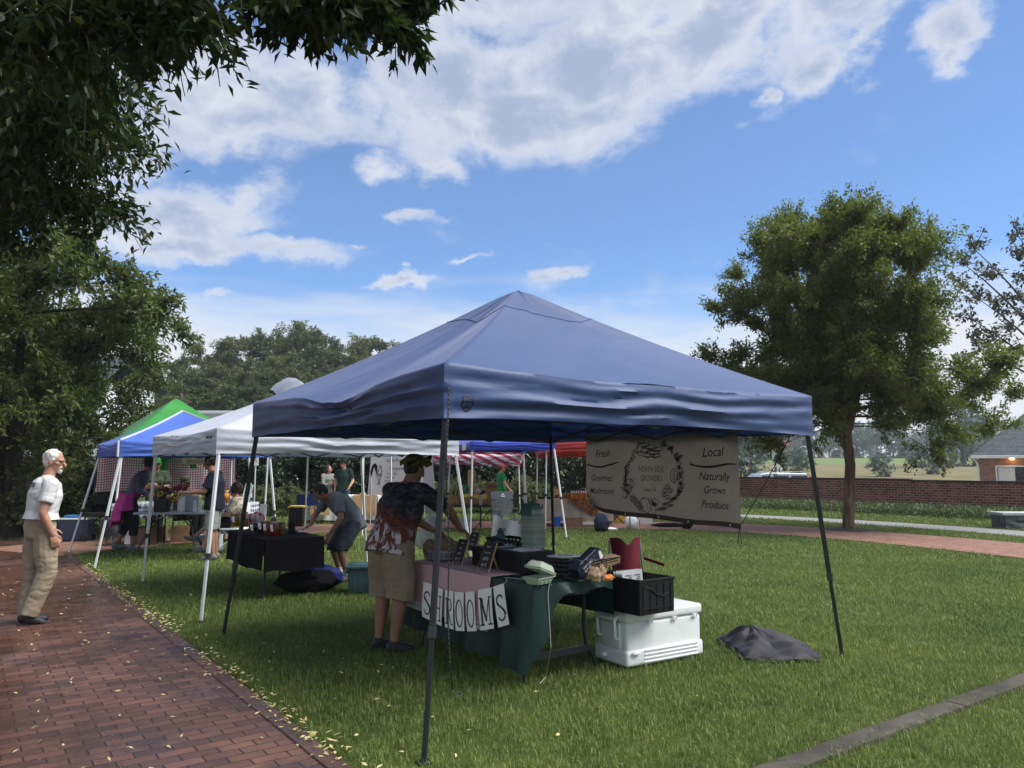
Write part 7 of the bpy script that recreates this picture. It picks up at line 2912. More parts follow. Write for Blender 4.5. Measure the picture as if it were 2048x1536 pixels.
def plastic_bag():
	t = NT('plastic_film')
	v = t.coord('Object')
	n = t.noise(v, 9, 5, .6, 1.5)
	sh = t.bsdf((.62, .64, .66), .28, 0, t.bump(n, .8, .04), .6)
	tp = t.n('ShaderNodeBsdfTransparent')
	mx = t.n('ShaderNodeMixShader')
	t.l(t.ramp(n, .35, .65, .25, .6), mx.inputs[0])
	t.l(sh, mx.inputs[1])
	t.l(tp.outputs[0], mx.inputs[2])
	return t.finish(mx.outputs[0])


plastic_bag()
m = MB()
m.lathe([(0, 0), (.12, .0), (.15, .05), (.145, .14), (.11, .24), (.05, .33), (.035, .36), (.06, .42), (.075, .44)], 26, (0, 0, 0), None, 1, .8)
m.v = [(x * (1 + .3 * fb((x * 9, y * 9, z * 7), 3)), y * (1 + .3 * fb((y * 9, z * 6, x * 9), 3)), z) for x, y, z in m.v]
pbg = G(862, 1098, TZ + .016)
o = m.build('plastic_bag', MATS['plastic_film'], None)
o.location = pbg
tag(o, 'clear white plastic bag bunched behind the tie dye man', 'bag')

# teal bottle
def bottle(lb, loc, r_, h, mat, capmat, handle=True, name='water_bottle', zs=1.0):
	t = thing(name, lb, 'bottle', loc)
	m = MB()
	m.lathe([(0, 0), (r_ * .92, 0), (r_, .008), (r_, h * .74), (r_ * .92, h * .79), (r_ * .62, h * .84), (r_ * .60, h * .86), (0, h * .86)], 22)
	m.build('bottle_body', mat, t)
	m = MB()
	m.lathe([(0, h * .855), (r_ * .70, h * .855), (r_ * .72, h * .87), (r_ * .72, h * .93), (r_ * .40, h * .945), (r_ * .40, h), (0, h)], 18)
	if handle:
		m.tube([(r_ * .70, 0, h * .90), (r_ * .95, 0, h * .93), (r_ * .9, 0, h * .98), (r_ * .4, 0, h * .985)], r_ * .10, 6)
	m.build('cap', capmat, t)
	return t


mk('bottle_teal', plain, (0.012, 0.085, 0.095), .45, 0, .05)
bottle('teal water bottle with a loop cap behind the crates on the mushroom table', T(1.34, .66, TZ + .016), .045, .30, M['bottle_teal'], M['bottle_teal'])

# dark lidded tub, glove box, paper bags, scraps
p = G(1132, 1152, TZ + .012)
t = thing('food_tub', 'stack of black tubs with a grey lid at the far right of the mushroom table', 'tub', p + Tl * .03 + Tw * .02, TA + .2)
m = MB()
for k in range(4):
	m.box((0, 0, .02 + .034 * k), (.20 - .004 * k, .20 - .004 * k, .032))
m.build('tub', M['black_plastic'], t, False, .012)
m = MB()
m.box((0, 0, .152), (.215, .215, .014))
m.build('lid', M['grey_plastic'], t, False, .01)
m = MB()
for k in range(6):
	a = k * 1.05
	m.add([(.05 * math.cos(a), .05 * math.sin(a), .1605), (.075 * math.cos(a + .3), .075 * math.sin(a + .3), .1605), (.02 * math.cos(a + .6), .02 * math.sin(a + .6), .1605)], [(0, 1, 2)])
m.build('printed_label', M['ink'], t, False, normals=False)

gb = G(1180, 1158, TZ + .012)
t = thing('wire_tray', 'black wire tray holding the glove box and paper bags', 'tray', gb, .52)
m = MB()
for z in (.01, .16):
	m.tube([(x, y, z) for x, y in ((-.17, -.10), (.17, -.10), (.17, .10), (-.17, .10), (-.17, -.10))], .004, 5)
for k in range(9):
	x = -.17 + .34 * k / 8
	for y in (-.10, .10):
		m.tube([(x, y, .01), (x, y, .16)], .0025, 4)
	m.tube([(x, -.10, .01), (x, .10, .01)], .0025, 4)
m.build('wire_frame', M['black_metal'], t)
mk('glove_blue', plain, (0.010, 0.016, 0.035), .4)
GR = Matrix.Rotation(.55, 3, 'Z') @ Matrix.Rotation(-.62, 3, 'Y')
t = thing('glove_box', 'black box of disposable gloves lying tilted on the paper bags', 'box', gb + Vector((-.03, -.03, .13)))
m = MB()
m.box((0, 0, .0), (.27, .13, .085), GR)
m.build('carton', M['glove_blue'], t, False, .003)
m = MB()
gf_ = lambda x, y: GR @ Vector((x, -.0665, y))
put_text(m, gf_, 'DISPOSABLE', (-.03, .016), .017, .85, 0, 0, 1, .012)
put_text(m, gf_, 'GLOVES', (-.05, -.012), .017, .85, 0, 0, 1, .012)
gt_ = lambda x, y: GR @ Vector((x, y, .044))
put_text(m, gt_, 'DISPOSABLE GLOVES', (.02, -.035), .018, .75, 0, 0, 1, .012)
m.add([gf_(x, y) for x, y in ((.085, -.03), (.125, -.03), (.125, .03), (.105, .03))], [(0, 1, 2, 3)])
m.build('printed_lettering', M['white_paint'], t, False, normals=False)
t = thing('paper_bag_stack', 'bundle of flat brown paper bags leaning against the glove box', 'paper bags', gb + Vector((.075, .02, .10)), .35)
mk('kraft_flat', plain, (0.30, 0.20, 0.125), .85, 0, .15, 20, .1)
for k in range(7):
	m = MB()
	rot = Matrix.Rotation(-.30 + .03 * k, 3, 'Y') @ Matrix.Rotation(.1 * math.sin(k * 3), 3, 'Z')
	m.grid(lambda a, b: rot @ Vector(((a - .5) * .30, (b - .5) * .15, .0)) + Vector((.0, .0, -.02 + .013 * k + .006 * math.sin(a * 3 + k))), 8, 4)
	m.build('paper_bag', M['kraft_flat'], t, True, solid=.005)
crumple('paper_scrap', 'torn piece of brown paper bag in the wire tray, nearest the camera', 'paper', gb + Vector((.02, -.14, .0)), (.055, .035, .055), M['kraft_flat'], 12, .35, .3)
crumple('paper_scrap', 'crumpled brown paper beside the orange mushroom', 'paper', gb + Vector((.085, -.085, .0)), (.045, .03, .06), M['kraft_flat'], 15, .35, 1.0)
mk('orange_fungus', plain, (0.75, 0.21, 0.02), .6, 0, .2, 20)
crumple('orange_mushroom', 'bright orange mushroom at the right edge of the green cloth', 'mushroom', gb + Vector((.13, -.075, .0)), (.05, .03, .022), M['orange_fungus'], 20, .3, .6)

# ------------------------------------------------------------------ cooler, crate, chair, dark cloth
CN0 = G(1254, 1340)
CLd = Vector((.84, .543, 0)).normalized()
CWd = Vector((-.543, .84, 0)).normalized()
CL, CWID, CH_ = .88, .42, .455
cc = CN0 + CLd * CL / 2 + CWd * CWID / 2
t = thing('cooler', 'large white ice chest with a ribbed lower band standing on the grass', 'cooler', cc, math.atan2(CLd.y, CLd.x))
m = MB()
m.box((0, 0, .19), (CL - .03, CWID - .03, .34))
body_ = m
body_.build('tub', M['white_plastic'], t, True, .035, 4)
m = MB()
m.box((0, 0, .075), (CL, CWID, .13))
m.build('base_band', M['white_plastic'], t, True, .03, 3)
for k in range(4):
	m = MB()
	m.box((.06, -CWID / 2 - .001, .035 + .030 * k), (CL - .26, .014, .012))
	m.build('rib', M['white_plastic'], t, True, .005, 2)
m = MB()
m.box((0, 0, .402), (CL - .005, CWID - .005, .085))
m.build('lid', M['white_plastic'], t, True, .03, 4)
for k in range(7):
	m = MB()
	m.box((.15, -.14 + .046 * k, .446), (CL - .42, .018, .008))
	m.build('lid_rib', M['white_plastic'], t, True, .003, 2)
for x in (-.18, .10, .34):
	m = MB()
	m.box((x, -CWID / 2 - .0005, .352), (.055, .008, .030))
	h_ = m.build('hinge', M['white_plastic'], t, False, .003)
	m = MB()
	for dx in (-.018, .018):
		for dz in (-.008, .008):
			m.lathe([(0, 0), (.0035, 0), (.0035, .002), (0, .0022)], 8, (x + dx, -CWID / 2 - .0045, .352 + dz), Matrix.Rotation(R(90), 3, 'X'))
	m.build('screw', M['dark_grey_metal'], h_, False)
m = MB()
xe = -CL / 2 - .012
m.tube([(xe + .02, -.11, .22), (xe - .022, -.11, .235), (xe - .03, -.11, .385), (xe + .012, -.11, .405)], .014, 6)
m.tube([(xe + .02, .11, .22), (xe - .022, .11, .235), (xe - .03, .11, .385), (xe + .012, .11, .405)], .014, 6)
m.tube([(xe - .03, -.125, .385), (xe - .03, .125, .385)], .017, 8)
m.build('handle', M['white_plastic'], t, True)
m = MB()
m.box((-CL / 2 + .012, 0, .245), (.02, .24, .20))
m.build('end_panel', M['white_plastic'], t, True, .008)
m = MB()
m.tube([(-CL / 2 - .008, .05, .075), (-CL / 2 - .04, .05, .075)], .022, 14)
m.tube([(-CL / 2 - .04, .05, .075), (-CL / 2 - .05, .05, .075)], .014, 10)
m.build('drain_plug', M['white_plastic'], t, True)
for y in (-CWID / 2 - .012,):
	m = MB()
	m.ell((-CL / 2 + .09, y, .118), (.045, .016, .017))
	m.build('latch', M['white_plastic'], t)

KN_ = Vector((1.005, 6.20, 0))
kl, kw = Vector((-.60, .80, 0)), Vector((.80, .60, 0))
kc = KN_ + kl * .29 + kw * .20
t = thing('plastic_crate', 'open black plastic crate of papers resting on the white cooler', 'crate', kc + Vector((0, 0, CH_ + .002)), math.atan2(kl.y, kl.x))
m = MB()
crate_mesh(m, (0, 0, 0), (.58, .40, .275), 0, .012, 0, .022)
m.build('shell', M['black_plastic'], t, False, .002, 1)
m = MB()                                                # raised ribs, grip and slots on every side
for s in (-1, 1):
	for k in range(6):
		m.box((-.27 + .108 * k, s * .2025, .13), (.010, .008, .24))
	m.box((0, s * .203, .225), (.14, .010, .012))
	m.box((0, s * .203, .165), (.22, .010, .012))
	for k in range(5):
		m.box((s * .2925, -.16 + .08 * k, .12), (.008, .009, .22))
	m.box((s * .293, 0, .05), (.010, .36, .012))
	m.tube([(s * .293, -.12, .16), (s * .296, -.06, .135), (s * .296, .02, .16), (s * .296, .08, .205), (s * .293, .13, .21)], .006, 5)
m.build('rib', M['black_plastic'], t, False)
mk('slot_light', plain, (0.05, 0.075, 0.03), .9)
for i, (x, y, lb) in enumerate(((-.02, -.09, 'white printed papers standing in the black crate on the cooler'),)):
	pp = thing('paper_sheaf', lb, 'papers', kc + kl * .02 + kw * .02 + Vector((0, 0, CH_ + .02)), math.atan2(kl.y, kl.x))
	for k in range(4):
		m = MB()
		rot = Matrix.Rotation(.12 + .05 * k, 3, 'Y')
		m.grid(lambda a, b: rot @ Vector((-.05 + .02 * k + .006 * math.sin(a * 3), (a - .5) * .235, .005 + b * .285)), 6, 3)
		m.build('sheet', M['paper'], pp, True, solid=.001)
	m = MB()
	rot = Matrix.Rotation(.12, 3, 'Y')
	for k in range(7):
		for q in range(2):
			y0_ = -.09 + .1 * q
			m.add([rot @ Vector((-.0535, y0_ + yy, zz)) for yy, zz in ((0, .15 + .016 * k), (.075 - .02 * (k % 3), .15 + .016 * k), (.075 - .02 * (k % 3), .155 + .016 * k), (0, .155 + .016 * k))], [(0, 1, 2, 3)])
	m.build('print', M['dark_grey_metal'], pp, False, normals=False)

# red camp chair beyond the crate
rp = Vector((At(1262, 1100, 8.5).x, 8.5, 0))
t = thing('camp_chair', 'dark red folding camp chair behind the black crate', 'chair', rp, .25)
RB_ = .36
m = MB()
def rback(a, b):
	x = (a - .5) * RB_
	top = .86 - .085 * math.exp(-((a - .52) / .17) ** 2) - .02 * abs(a - .5)
	return Vector((x * (1 - .10 * math.sin(b * 3.1)), .12 + .05 * b - .07 * math.sin(math.pi * a) , .40 + (top - .40) * b))
m.grid(rback, 24, 14)
m.build('backrest', M['red_camp'], t, True, solid=.006)
m = MB()
m.grid(lambda a, b: Vector(((a - .5) * .42, -.32 + .44 * b, .43 - .06 * math.sin(math.pi * a) * math.sin(math.pi * b) + .01 * b + .02 * nz(a * 5, b * 5))), 16, 12)
m.build('seat', M['red_camp'], t, True, solid=.006)
for s in (-1, 1):
	m = MB()
	m.tube([(s * RB_ / 2, .18, .82), (s * (RB_ / 2 + .02), .14, .45), (s * (RB_ / 2 + .03), .12, .01)], .010, 6)
	m.build('back_post', M['grey_metal'], t)
	m = MB()
	m.tube([(s * .22, -.32, .02), (-s * .20, .12, .40)], .009, 6)
	m.tube([(s * .22, -.32, .43), (s * .22, .14, .02)], .009, 6)
	m.build('leg', M['grey_metal'], t)
	m = MB()
	m.tube([(s * .21, .13, .62), (s * .235, -.05, .61), (s * .235, -.32, .60)], .018, 6, flat=.4)
	m.build('armrest', M['red_camp'], t)

# crumpled dark cloth
mk('charcoal_cloth', fabric, (0.014, 0.0135, 0.019), (0.022, 0.021, 0.029), .65, 0, .35, 7, (1, 1, 1), .02, .05, .35)
# outline of the cloth on the ground, from the folds' feet
gp_ = [(1432, 1283), (1450, 1296), (1470, 1308), (1478, 1318), (1490, 1324), (1560, 1328), (1645, 1324), (1634, 1306), (1600, 1288), (1560, 1276), (1500, 1268), (1455, 1272)]
GPTS = [G(*p) for p in gp_]
cg = sum(GPTS, Vector()) / len(GPTS)
m = MB()
def clothf(a, b):
	i = a * len(GPTS)
	k = int(i) % len(GPTS)
	q = i - int(i)
	e = GPTS[k].lerp(GPTS[(k + 1) % len(GPTS)], q)
	p = cg.lerp(e, b)
	x, y = p.x - cg.x, p.y - cg.y
	hump = math.exp(-((x + .05) / .22) ** 2 - ((y - .10) / .20) ** 2)
	hgt_ = (1 - b ** 3) * (.055 + .085 * hump)
	# long soft creases fall away from the hump
	ang_ = math.atan2(y - .1, x + .05)
	fold_ = .024 * math.sin(ang_ * 7 + 3 * b + 1.2 * nz(x * 4, y * 4)) * math.sin(math.pi * min(1, b * 1.05)) + .016 * math.sin((x * .5 + y) * 38 + 2.5 * nz(x * 3, y * 3)) * (1 - b) * b * 3
	fold_ += .010 * max(0, 1 - abs(math.sin(ang_ * 3.5 + 1.0 + .6 * nz(x * 5, y * 5))) * 4) * (1 - b)
	p.z = max(.016, .030 + hgt_ + fold_ + .006 * nz(x * 14, y * 14))
	if b > .93:
		p.z = .022 + .012 * math.sin(a * 60)
	return p
m.grid(clothf, 96, 30)
o = m.build('dark_cloth', M['charcoal_cloth'], None, True, solid=.006, loc=(cg.x, cg.y, 0))
tag(o, 'charcoal jacket or cloth lying crumpled on the grass beside the tent leg', 'cloth')
# ------------------------------------------------------------------ the other stalls
def legs_table(name, lb, c, d, ang, h, top_m, leg_m, style='H', cloth=None, cloth_lb=None, drop=.5, group=None, wave=1.0):
	"""folding table: top and two leg frames; cloth is a separate thing laid on it"""
	t = thing(name, lb, 'table', c, ang, group)
	L, W_ = d
	m = MB()
	m.box((0, 0, h - .022), (L, W_, .042))
	m.build('tabletop', top_m, t, False, .010)
	for s in (-1, 1):
		m = MB()
		x = s * (L / 2 - .18)
		if style == 'X':
			m.tube([(x, -W_ * .42, h - .04), (x + s * .05, W_ * .42, .01)], .012, 6)
			m.tube([(x, W_ * .42, h - .04), (x + s * .05, -W_ * .42, .01)], .012, 6)
			m.tube([(x, -W_ * .42, h - .05), (x - s * .5, -W_ * .42, .02)], .010, 6)
			m.tube([(x, W_ * .42, h - .05), (x - s * .5, W_ * .42, .02)], .010, 6)
		elif style == 'wish':
			for q in (-1, 1):
				m.tube([(x - s * .12, q * .09, h - .04), (x - s * .02, q * .10, h * .62), (x, q * .11, h * .44), (x + s * .06, q * W_ * .36, .16), (x + s * .09, q * W_ * .44, .01)], .016, 7)
			m.tube([(x, -.11, h * .44), (x, .11, h * .44)], .013, 6)
			m.tube([(x + s * .03, -.16, h * .31), (x - s * .01, 0, h * .35), (x + s * .03, .16, h * .31)], .012, 6)
			m.tube([(x - s * .05, 0, h * .62), (x - s * .36, 0, h - .05)], .010, 6)
		else:
			for q in (-1, 1):
				m.tube([(x, q * W_ * .42, h - .04), (x, q * W_ * .42, .01)], .018, 4)
		m.build('leg', leg_m, t)
	if cloth:
		mm, gk = cloth
		k = thing('tablecloth', cloth_lb, 'tablecloth', c, ang)
		m = MB()
		hz_ = h + .006
		us = []

		def side(p, q, n):
			p, q = Vector(p), Vector(q)
			dv = (q - p).normalized()
			nv = Vector((dv.y, -dv.x, 0))
			ln = (q - p).length
			b0 = len(m.uv)
			m.grid(lambda a, b: p.lerp(q, a) + nv * (.012 + wave * (.05 * b + .028 * math.sin(a * ln * 17 + p.x * 3) * b + .015 * math.sin(a * ln * 41) * b * b)) + Vector((0, 0, hz_ - drop * b + .015 * math.sin(a * 9) * b)), n, 8)
			for i in range(b0, len(m.uv)):
				m.uv[i] = (m.uv[i][0] * ln, m.uv[i][1] * drop)
		b0 = len(m.uv)
		m.grid(lambda a, b: ((a - .5) * (L + .024), (b - .5) * (W_ + .024), hz_), 8, 6)
		for i in range(b0, len(m.uv)):
			m.uv[i] = (m.uv[i][0] * L, m.uv[i][1] * W_)
		l2, w2 = L / 2, W_ / 2
		for p, q in (((-l2, -w2, 0), (l2, -w2, 0)), ((l2, -w2, 0), (l2, w2, 0)), ((l2, w2, 0), (-l2, w2, 0)), ((-l2, w2, 0), (-l2, -w2, 0))):
			side(p, q, 40)
		m.build('cloth', mm, k, weld=.004 if not gk else 0, sharp=1.1)
	return t


def gx(u, y, v=935):
	return At(u, v, y).x


# ---- jam stall: black table, jars, bottle, bag
JN = G(530, 1201)
JW = Vector((.62, .43, 0)).normalized()
JL = Vector((-.43, .62, 0)).normalized()
JL = (G(457, 1166) - JN).normalized()
JW = Vector((-JL.y, JL.x, 0)) * -1
JA = math.atan2(JL.y, JL.x)
jL, jW = 1.72, .74
J = lambda a, b, z=.742: JN + JL * a + JW * b + Vector((0, 0, z))
legs_table('folding_table', 'black folding table carrying the jam jars', J(jL / 2 - .03, jW / 2 - .03, 0), (jL, jW), JA, .735, M['black_plastic'], M['black_metal'], 'H',
		   (M['black_cloth'], False), 'black fitted cloth over the jam table', .40, None, .25)
mk('jam_red', plain, (0.085, 0.004, 0.004), .12, 0, .2, 30)
mk('jam_amber', plain, (0.14, 0.035, 0.004), .12, 0, .25, 25)
mk('jam_olive', plain, (0.075, 0.050, 0.008), .12, 0, .3, 25)
mk('jam_orange', plain, (0.20, 0.065, 0.010), .12, 0, .35, 40)
mk('jam_yellow', plain, (0.16, 0.11, 0.008), .12, 0, .2, 18)
mk('jam_dark', plain, (0.010, 0.006, 0.007), .12, 0, .2, 25)
mk('lid_gold', plain, (0.28, 0.22, 0.11), .35, .8)
mk('lid_silver', plain, (0.38, 0.40, 0.40), .35, .8)


def jar(lb, u, v, r_, h, mat, lid, tagged=None, z=.75, group=None):
	p = G(u, v, z)
	t = thing('jar', lb, 'jar', p, 0, group)
	m = MB()
	m.lathe([(0, 0), (r_ * .92, 0), (r_, .010), (r_, h * .74), (r_ * .93, h * .82), (r_ * .78, h * .86), (0, h * .86)], 20)
	m.build('filled_glass', mat, t)
	m = MB()
	m.lathe([(0, h * .855), (r_ * .84, h * .855), (r_ * .86, h * .87), (r_ * .86, h * .985), (r_ * .80, h), (0, h)], 20)
	m.build('lid', lid, t)
	if tagged is not None:
		m = MB()
		rot = rz(tagged)
		m.grid(lambda a, b: rot @ Vector(((a - .5) * .042 + .012 * (1 - b), -r_ - .004 - .006 * math.sin(b * 3), h * .80 - .085 + .085 * b)), 3, 4)
		m.build('paper_tag', M['kraft_flat'] if False else M['card'], t, True, solid=.0015)
	return t


JG = 'jam and pickle jars on the black table'
jar('jar of red preserve at the front corner of the black table', 549, 1071, .052, .175, M['jam_red'], M['lid_silver'], -.5, group=JG)
jar('jar of olive pickles at the front corner, right of the red preserve', 562, 1069, .048, .165, M['jam_olive'], M['lid_gold'], None, group=JG)
jar('amber jar with a paper tag, left of the red preserve', 534, 1068, .048, .17, M['jam_amber'], M['lid_gold'], -.4, group=JG)
jar('amber jar with a silver lid, second row behind the red preserve', 546, 1060, .046, .185, M['jam_amber'], M['lid_silver'], None, group=JG)
jar('tagged dark jar with a pale lid, third from the corner', 522, 1065, .045, .165, M['jam_dark'], M['lid_silver'], -.2, group=JG)
jar('short black jar with a slanted tag, left of the tagged dark jar', 510, 1061, .048, .105, M['jam_dark'], M['jam_dark'], -.6, group=JG)
jar('tall jar of yellow pickles beside the black tent leg', 471, 1053, .058, .19, M['jam_yellow'], M['lid_gold'], -.3, group=JG)
jar('jar of orange pickles just right of the black tent leg', 490, 1053, .055, .135, M['jam_orange'], M['lid_silver'], None, group=JG)
jar('second yellow jar half behind the orange pickles', 489, 1047, .055, .18, M['jam_yellow'], M['lid_gold'], None, group=JG)
bottle('tall black insulated bottle standing on the jam table', G(583, 1066, .75), .047, .34, M['black_plastic'], M['black_plastic'])
bp = thing('booklet', 'small white and lavender papers lying beside the black bottle', 'papers', G(606, 1064, .75), .4)
for k, (dx, dy, an) in enumerate(((0, 0, .1), (.02, .10, -.2), (-.12, .16, .5))):
	m = MB()
	m.box((dx, dy, .004 + .004 * k), (.14, .055, .006), rz(an))
	m.build('leaflet', M['paper'] if k != 2 else M['grey_plastic'], bp, False)
mk('tea_towel', gingham, (0.55, 0.52, 0.55), (0.42, 0.05, 0.12), .07, 'Object')
crumple('tea_towel', 'white cloth with pink checks draped behind the orange pickles', 'cloth', G(507, 1052, .75) + Vector((0, .12, 0)), (.12, .05, .10), M['tea_towel'], 31, .35, .3)
mk('bag_black', fabric, (0.004, 0.004, 0.005), None, .8, 0, .5, 8, (1, 1, 1), .02, 0, .12)
bgp = G(610, 1188)
o = crumple('duffel_bag', 'soft black duffel bag slumped on the grass under the jam table', 'bag', bgp + Vector((0, .12, 0)), (.40, .22, .15), M['bag_black'], 41, .22, .25)
m = MB()
m.tube([(-.2, -.12, .18), (-.15, -.2, .27), (.0, -.22, .25), (.12, -.18, .21)], .012, 6)
m.build('handle', M['bag_black'], o)
mk('bag_blue', fabric, (0.008, 0.018, 0.16), None, .6, 0, .4, 8)
crumple('tote_bag', 'blue bag showing behind the black duffel under the jam table', 'bag', bgp + Vector((.02, .46, 0)), (.34, .11, .165), M['bag_blue'], 44, .2, .2)

tp = G(712, 1192)
t = thing('storage_tote', 'grey teal plastic tote with a ridged lid left of the tie dye man', 'tote', tp + Vector((.12, .28, 0)), .12)
m = MB()
m.box((0, 0, .17), (.50, .36, .33), None, 1.10)
m.build('tub', M['teal_plastic'], t, True, .025, 3)
for k in range(5):
	m = MB()
	m.box((-.18 + .09 * k, -.190, .14), (.014, .014, .22), Matrix.Rotation(-.05, 3, 'X'))
	m.build('rib', M['teal_plastic'], t, True, .004)
m = MB()
m.box((0, 0, .345), (.60, .44, .035))
m.box((0, 0, .368), (.50, .34, .018))
m.build('lid', M['teal_plastic'], t, True, .012, 3)
for s in (-1, 1):
	m = MB()
	m.box((s * .285, 0, .27), (.05, .14, .04))
	m.build('handle', M['teal_plastic'], t, True, .01)

# ---- left stall under the bright blue tent
lp = G(340, 1112)
ltc = Vector((-6.55, 15.0, 0))
legs_table('folding_table', 'grey topped folding table with bent legs holding the sunflower bucket', ltc, (1.22, .62), .12, .78, M['grey_plastic'], M['dark_grey_metal'], 'wish')
mk('petal_yellow', plain, (0.72, 0.36, 0.012), .6)
mk('petal_red', plain, (0.22, 0.012, 0.03), .6)
mk('petal_cream', plain, (0.62, 0.52, 0.34), .6)
mk('petal_orange', plain, (0.55, 0.16, 0.02), .6)
mk('seed_brown', plain, (0.03, 0.016, 0.008), .9, 0, .3, 60, .3)
mk('leaf_plain', plain, (0.035, 0.07, 0.02), .6)
fb_loc = Vector((gx(328, 14.75), 14.75, .785))
t = thing('flower_bucket', 'square black bucket on the folding table full of cut flowers', 'bucket', fb_loc)
m = MB()
m.box((0, 0, .14), (.22, .20, .28), None, 1.16)
m.build('bucket', M['black_plastic'], t, True, .012)
FL = thing('flower_bunch', 'cut sunflowers and red dahlias bunched in the black bucket', 'flowers', fb_loc)
rf_ = random.Random(4)


def flower(x, y, z, r_, pm, cm, tilt_, yaw, petals=14):
	rot = Matrix.Rotation(yaw, 3, 'Z') @ Matrix.Rotation(tilt_, 3, 'X')
	c = Vector((x, y, z))
	m = MB()
	for k in range(petals):
		a = 2 * math.pi * k / petals
		for lay in (0, 1):
			a2 = a + lay * .2
			q = lambda rr, da, h: c + rot @ Vector((rr * math.cos(a2 + da), rr * math.sin(a2 + da), h))
			m.add([q(r_ * .3, 0, 0), q(r_ * .7, -.2, .012 + .01 * lay), q(r_ * (1 - .1 * lay), 0, .0), q(r_ * .7, .2, .012 + .01 * lay)], [(0, 1, 2, 3)])
	h = m.build('flower_head', pm, FL, False, normals=False)
	m = MB()
	m.ell(c + rot @ Vector((0, 0, .012)), (r_ * .38, r_ * .38, .02), rot)
	m.build('flower_disc', cm, h)
	m = MB()
	m.tube([c, (c + Vector((x * .2, y * .2, .05))) / 2, (x * .25, y * .25, .05)], .006, 5)
	m.build('stem', M['leaf_plain'], h)


for u, v, pm, cm, r_ in ((304, 990, 'petal_yellow', 'seed_brown', .075), (322, 988, 'petal_yellow', 'seed_brown', .07), (344, 997, 'petal_yellow', 'seed_brown', .075), (353, 992, 'petal_yellow', 'seed_brown', .07), (338, 993, 'petal_cream', 'petal_cream', .05),
						 (330, 980, 'petal_red', 'petal_red', .06), (345, 978, 'petal_red', 'petal_red', .065), (356, 976, 'petal_red', 'petal_red', .065), (362, 985, 'petal_cream', 'petal_red', .05), (334, 988, 'petal_red', 'petal_red', .05), (350, 984, 'petal_red', 'petal_cream', .055), (318, 981, 'petal_orange', 'seed_brown', .05), (365, 979, 'petal_red', 'petal_red', .05), (326, 996, 'petal_orange', 'petal_red', .045)):
	p = At(u, v, 14.68) - fb_loc
	flower(p.x, p.y + rf_.uniform(-.05, .1), p.z, r_, M[pm], M[cm], R(rf_.uniform(55, 85)), rf_.uniform(-.5, .5))
V_, F_, _ = twig_leaves(np.array((0, .06, .30)), .22, 130, .10, .05, np.random.default_rng(2), .4, None, .1, 12, .2)
raw_mesh('greenery', V_, F_, M['leaf_shrub'], FL)
t = thing('paper_towel_roll', 'white roll of paper towel standing on the folding table', 'paper roll', Vector((gx(366, 14.85), 14.85, .785)))
m = MB()
m.lathe([(.02, 0), (.068, 0), (.07, .004), (.07, .276), (.068, .28), (.02, .28)], 22)
m.build('roll', M['white_paint'], t)
t = thing('display_box', 'pale grey box standing behind the paper towel roll', 'box', Vector((gx(386, 15.0), 15.0, .785)), .3)
m = MB()
m.box((0, 0, .15), (.26, .10, .30))
m.build('box', M['grey_plastic'], t, True, .02)


def clear_plastic():
	t = NT('clear_plastic')
	sh = t.bsdf((.8, .85, .9), .08, 0, None, .6)
	tp = t.n('ShaderNodeBsdfTransparent')
	mx = t.n('ShaderNodeMixShader')
	mx.inputs[0].default_value = .35
	t.l(tp.outputs[0], mx.inputs[1])
	t.l(sh, mx.inputs[2])
	return t.finish(mx.outputs[0])


clear_plastic()
bottle('clear plastic water bottle on the folding table, before the grey box', Vector((gx(393, 14.75), 14.75, .785)), .034, .22, MATS['clear_plastic'], M['white_plastic'], False)
bottle('small clear bottle at the right end of the folding table', Vector((gx(404, 14.9), 14.9, .785)), .032, .20, MATS['clear_plastic'], M['white_plastic'], False)
crumple('plastic_wrap', 'crumpled clear plastic wrap at the left end of the folding table', 'plastic', Vector((gx(299, 14.8), 14.8, .785)), (.12, .08, .05), MATS['plastic_film'], 51, .4)

# gingham backdrop
mk('gingham_red', gingham, (0.50, 0.47, 0.47), (0.19, 0.008, 0.035), .056)
x0_, x1_ = gx(193, 17.7), gx(470, 17.7)
zt_, zb_ = At(300, 903, 17.7).z, At(300, 984, 17.7).z
t = thing('gingham_backdrop', 'red and white gingham cloth hung behind the blue tent stall', 'backdrop', ((x0_ + x1_) / 2, 17.7, 0))
m = MB()
m.grid(lambda a, b: Vector((x0_ + (x1_ - x0_) * a, 17.7 + .05 * math.sin(a * 15 + b) + .04 * math.sin(a * 37) * (1 - b), zb_ + .03 * math.sin(a * 8) + (zt_ - zb_ + .05 * math.sin(a * 6)) * b)), 120, 14)
m.uv = [(a * (x1_ - x0_), b * (zt_ - zb_)) for a, b in m.uv]
m.build('cloth', M['gingham_red'], t, world=True)
m = MB()
m.tube([(x0_, 17.7, zt_ + .03), (x1_, 17.7, zt_ + .03)], .015, 6)
for x in (x0_, x1_):
	m.tube([(x, 17.72, 0), (x, 17.72, zt_ + .03)], .015, 6)
m.build('frame', M['dark_grey_metal'], t, world=True)
mk('sign_olive', plain, (0.12, 0.105, 0.055), .8)
pc = At(391, 917, 17.5)
t = thing('name_sign', 'olive board with handwritten name and phone digits on the gingham backdrop', 'sign', pc)
m = MB()
m.box((0, 0, 0), (.62, .02, .26))
m.build('board', M['sign_olive'], t, False, .004)
m = MB()
put_text(m, lambda x, y: (x, -.013, y), 'to Footpath', (-.02, .06), .062, .72, .3)
put_text(m, lambda x, y: (x, -.013, y), '04-512-9', (0, -.06), .075, .95, 0, 0, 1, .01)
m.build('lettering', M['ink'], t, False, normals=False)
mk('green_sash', fabric, (0.035, 0.17, 0.05), None, .7, .3, .3, 6)
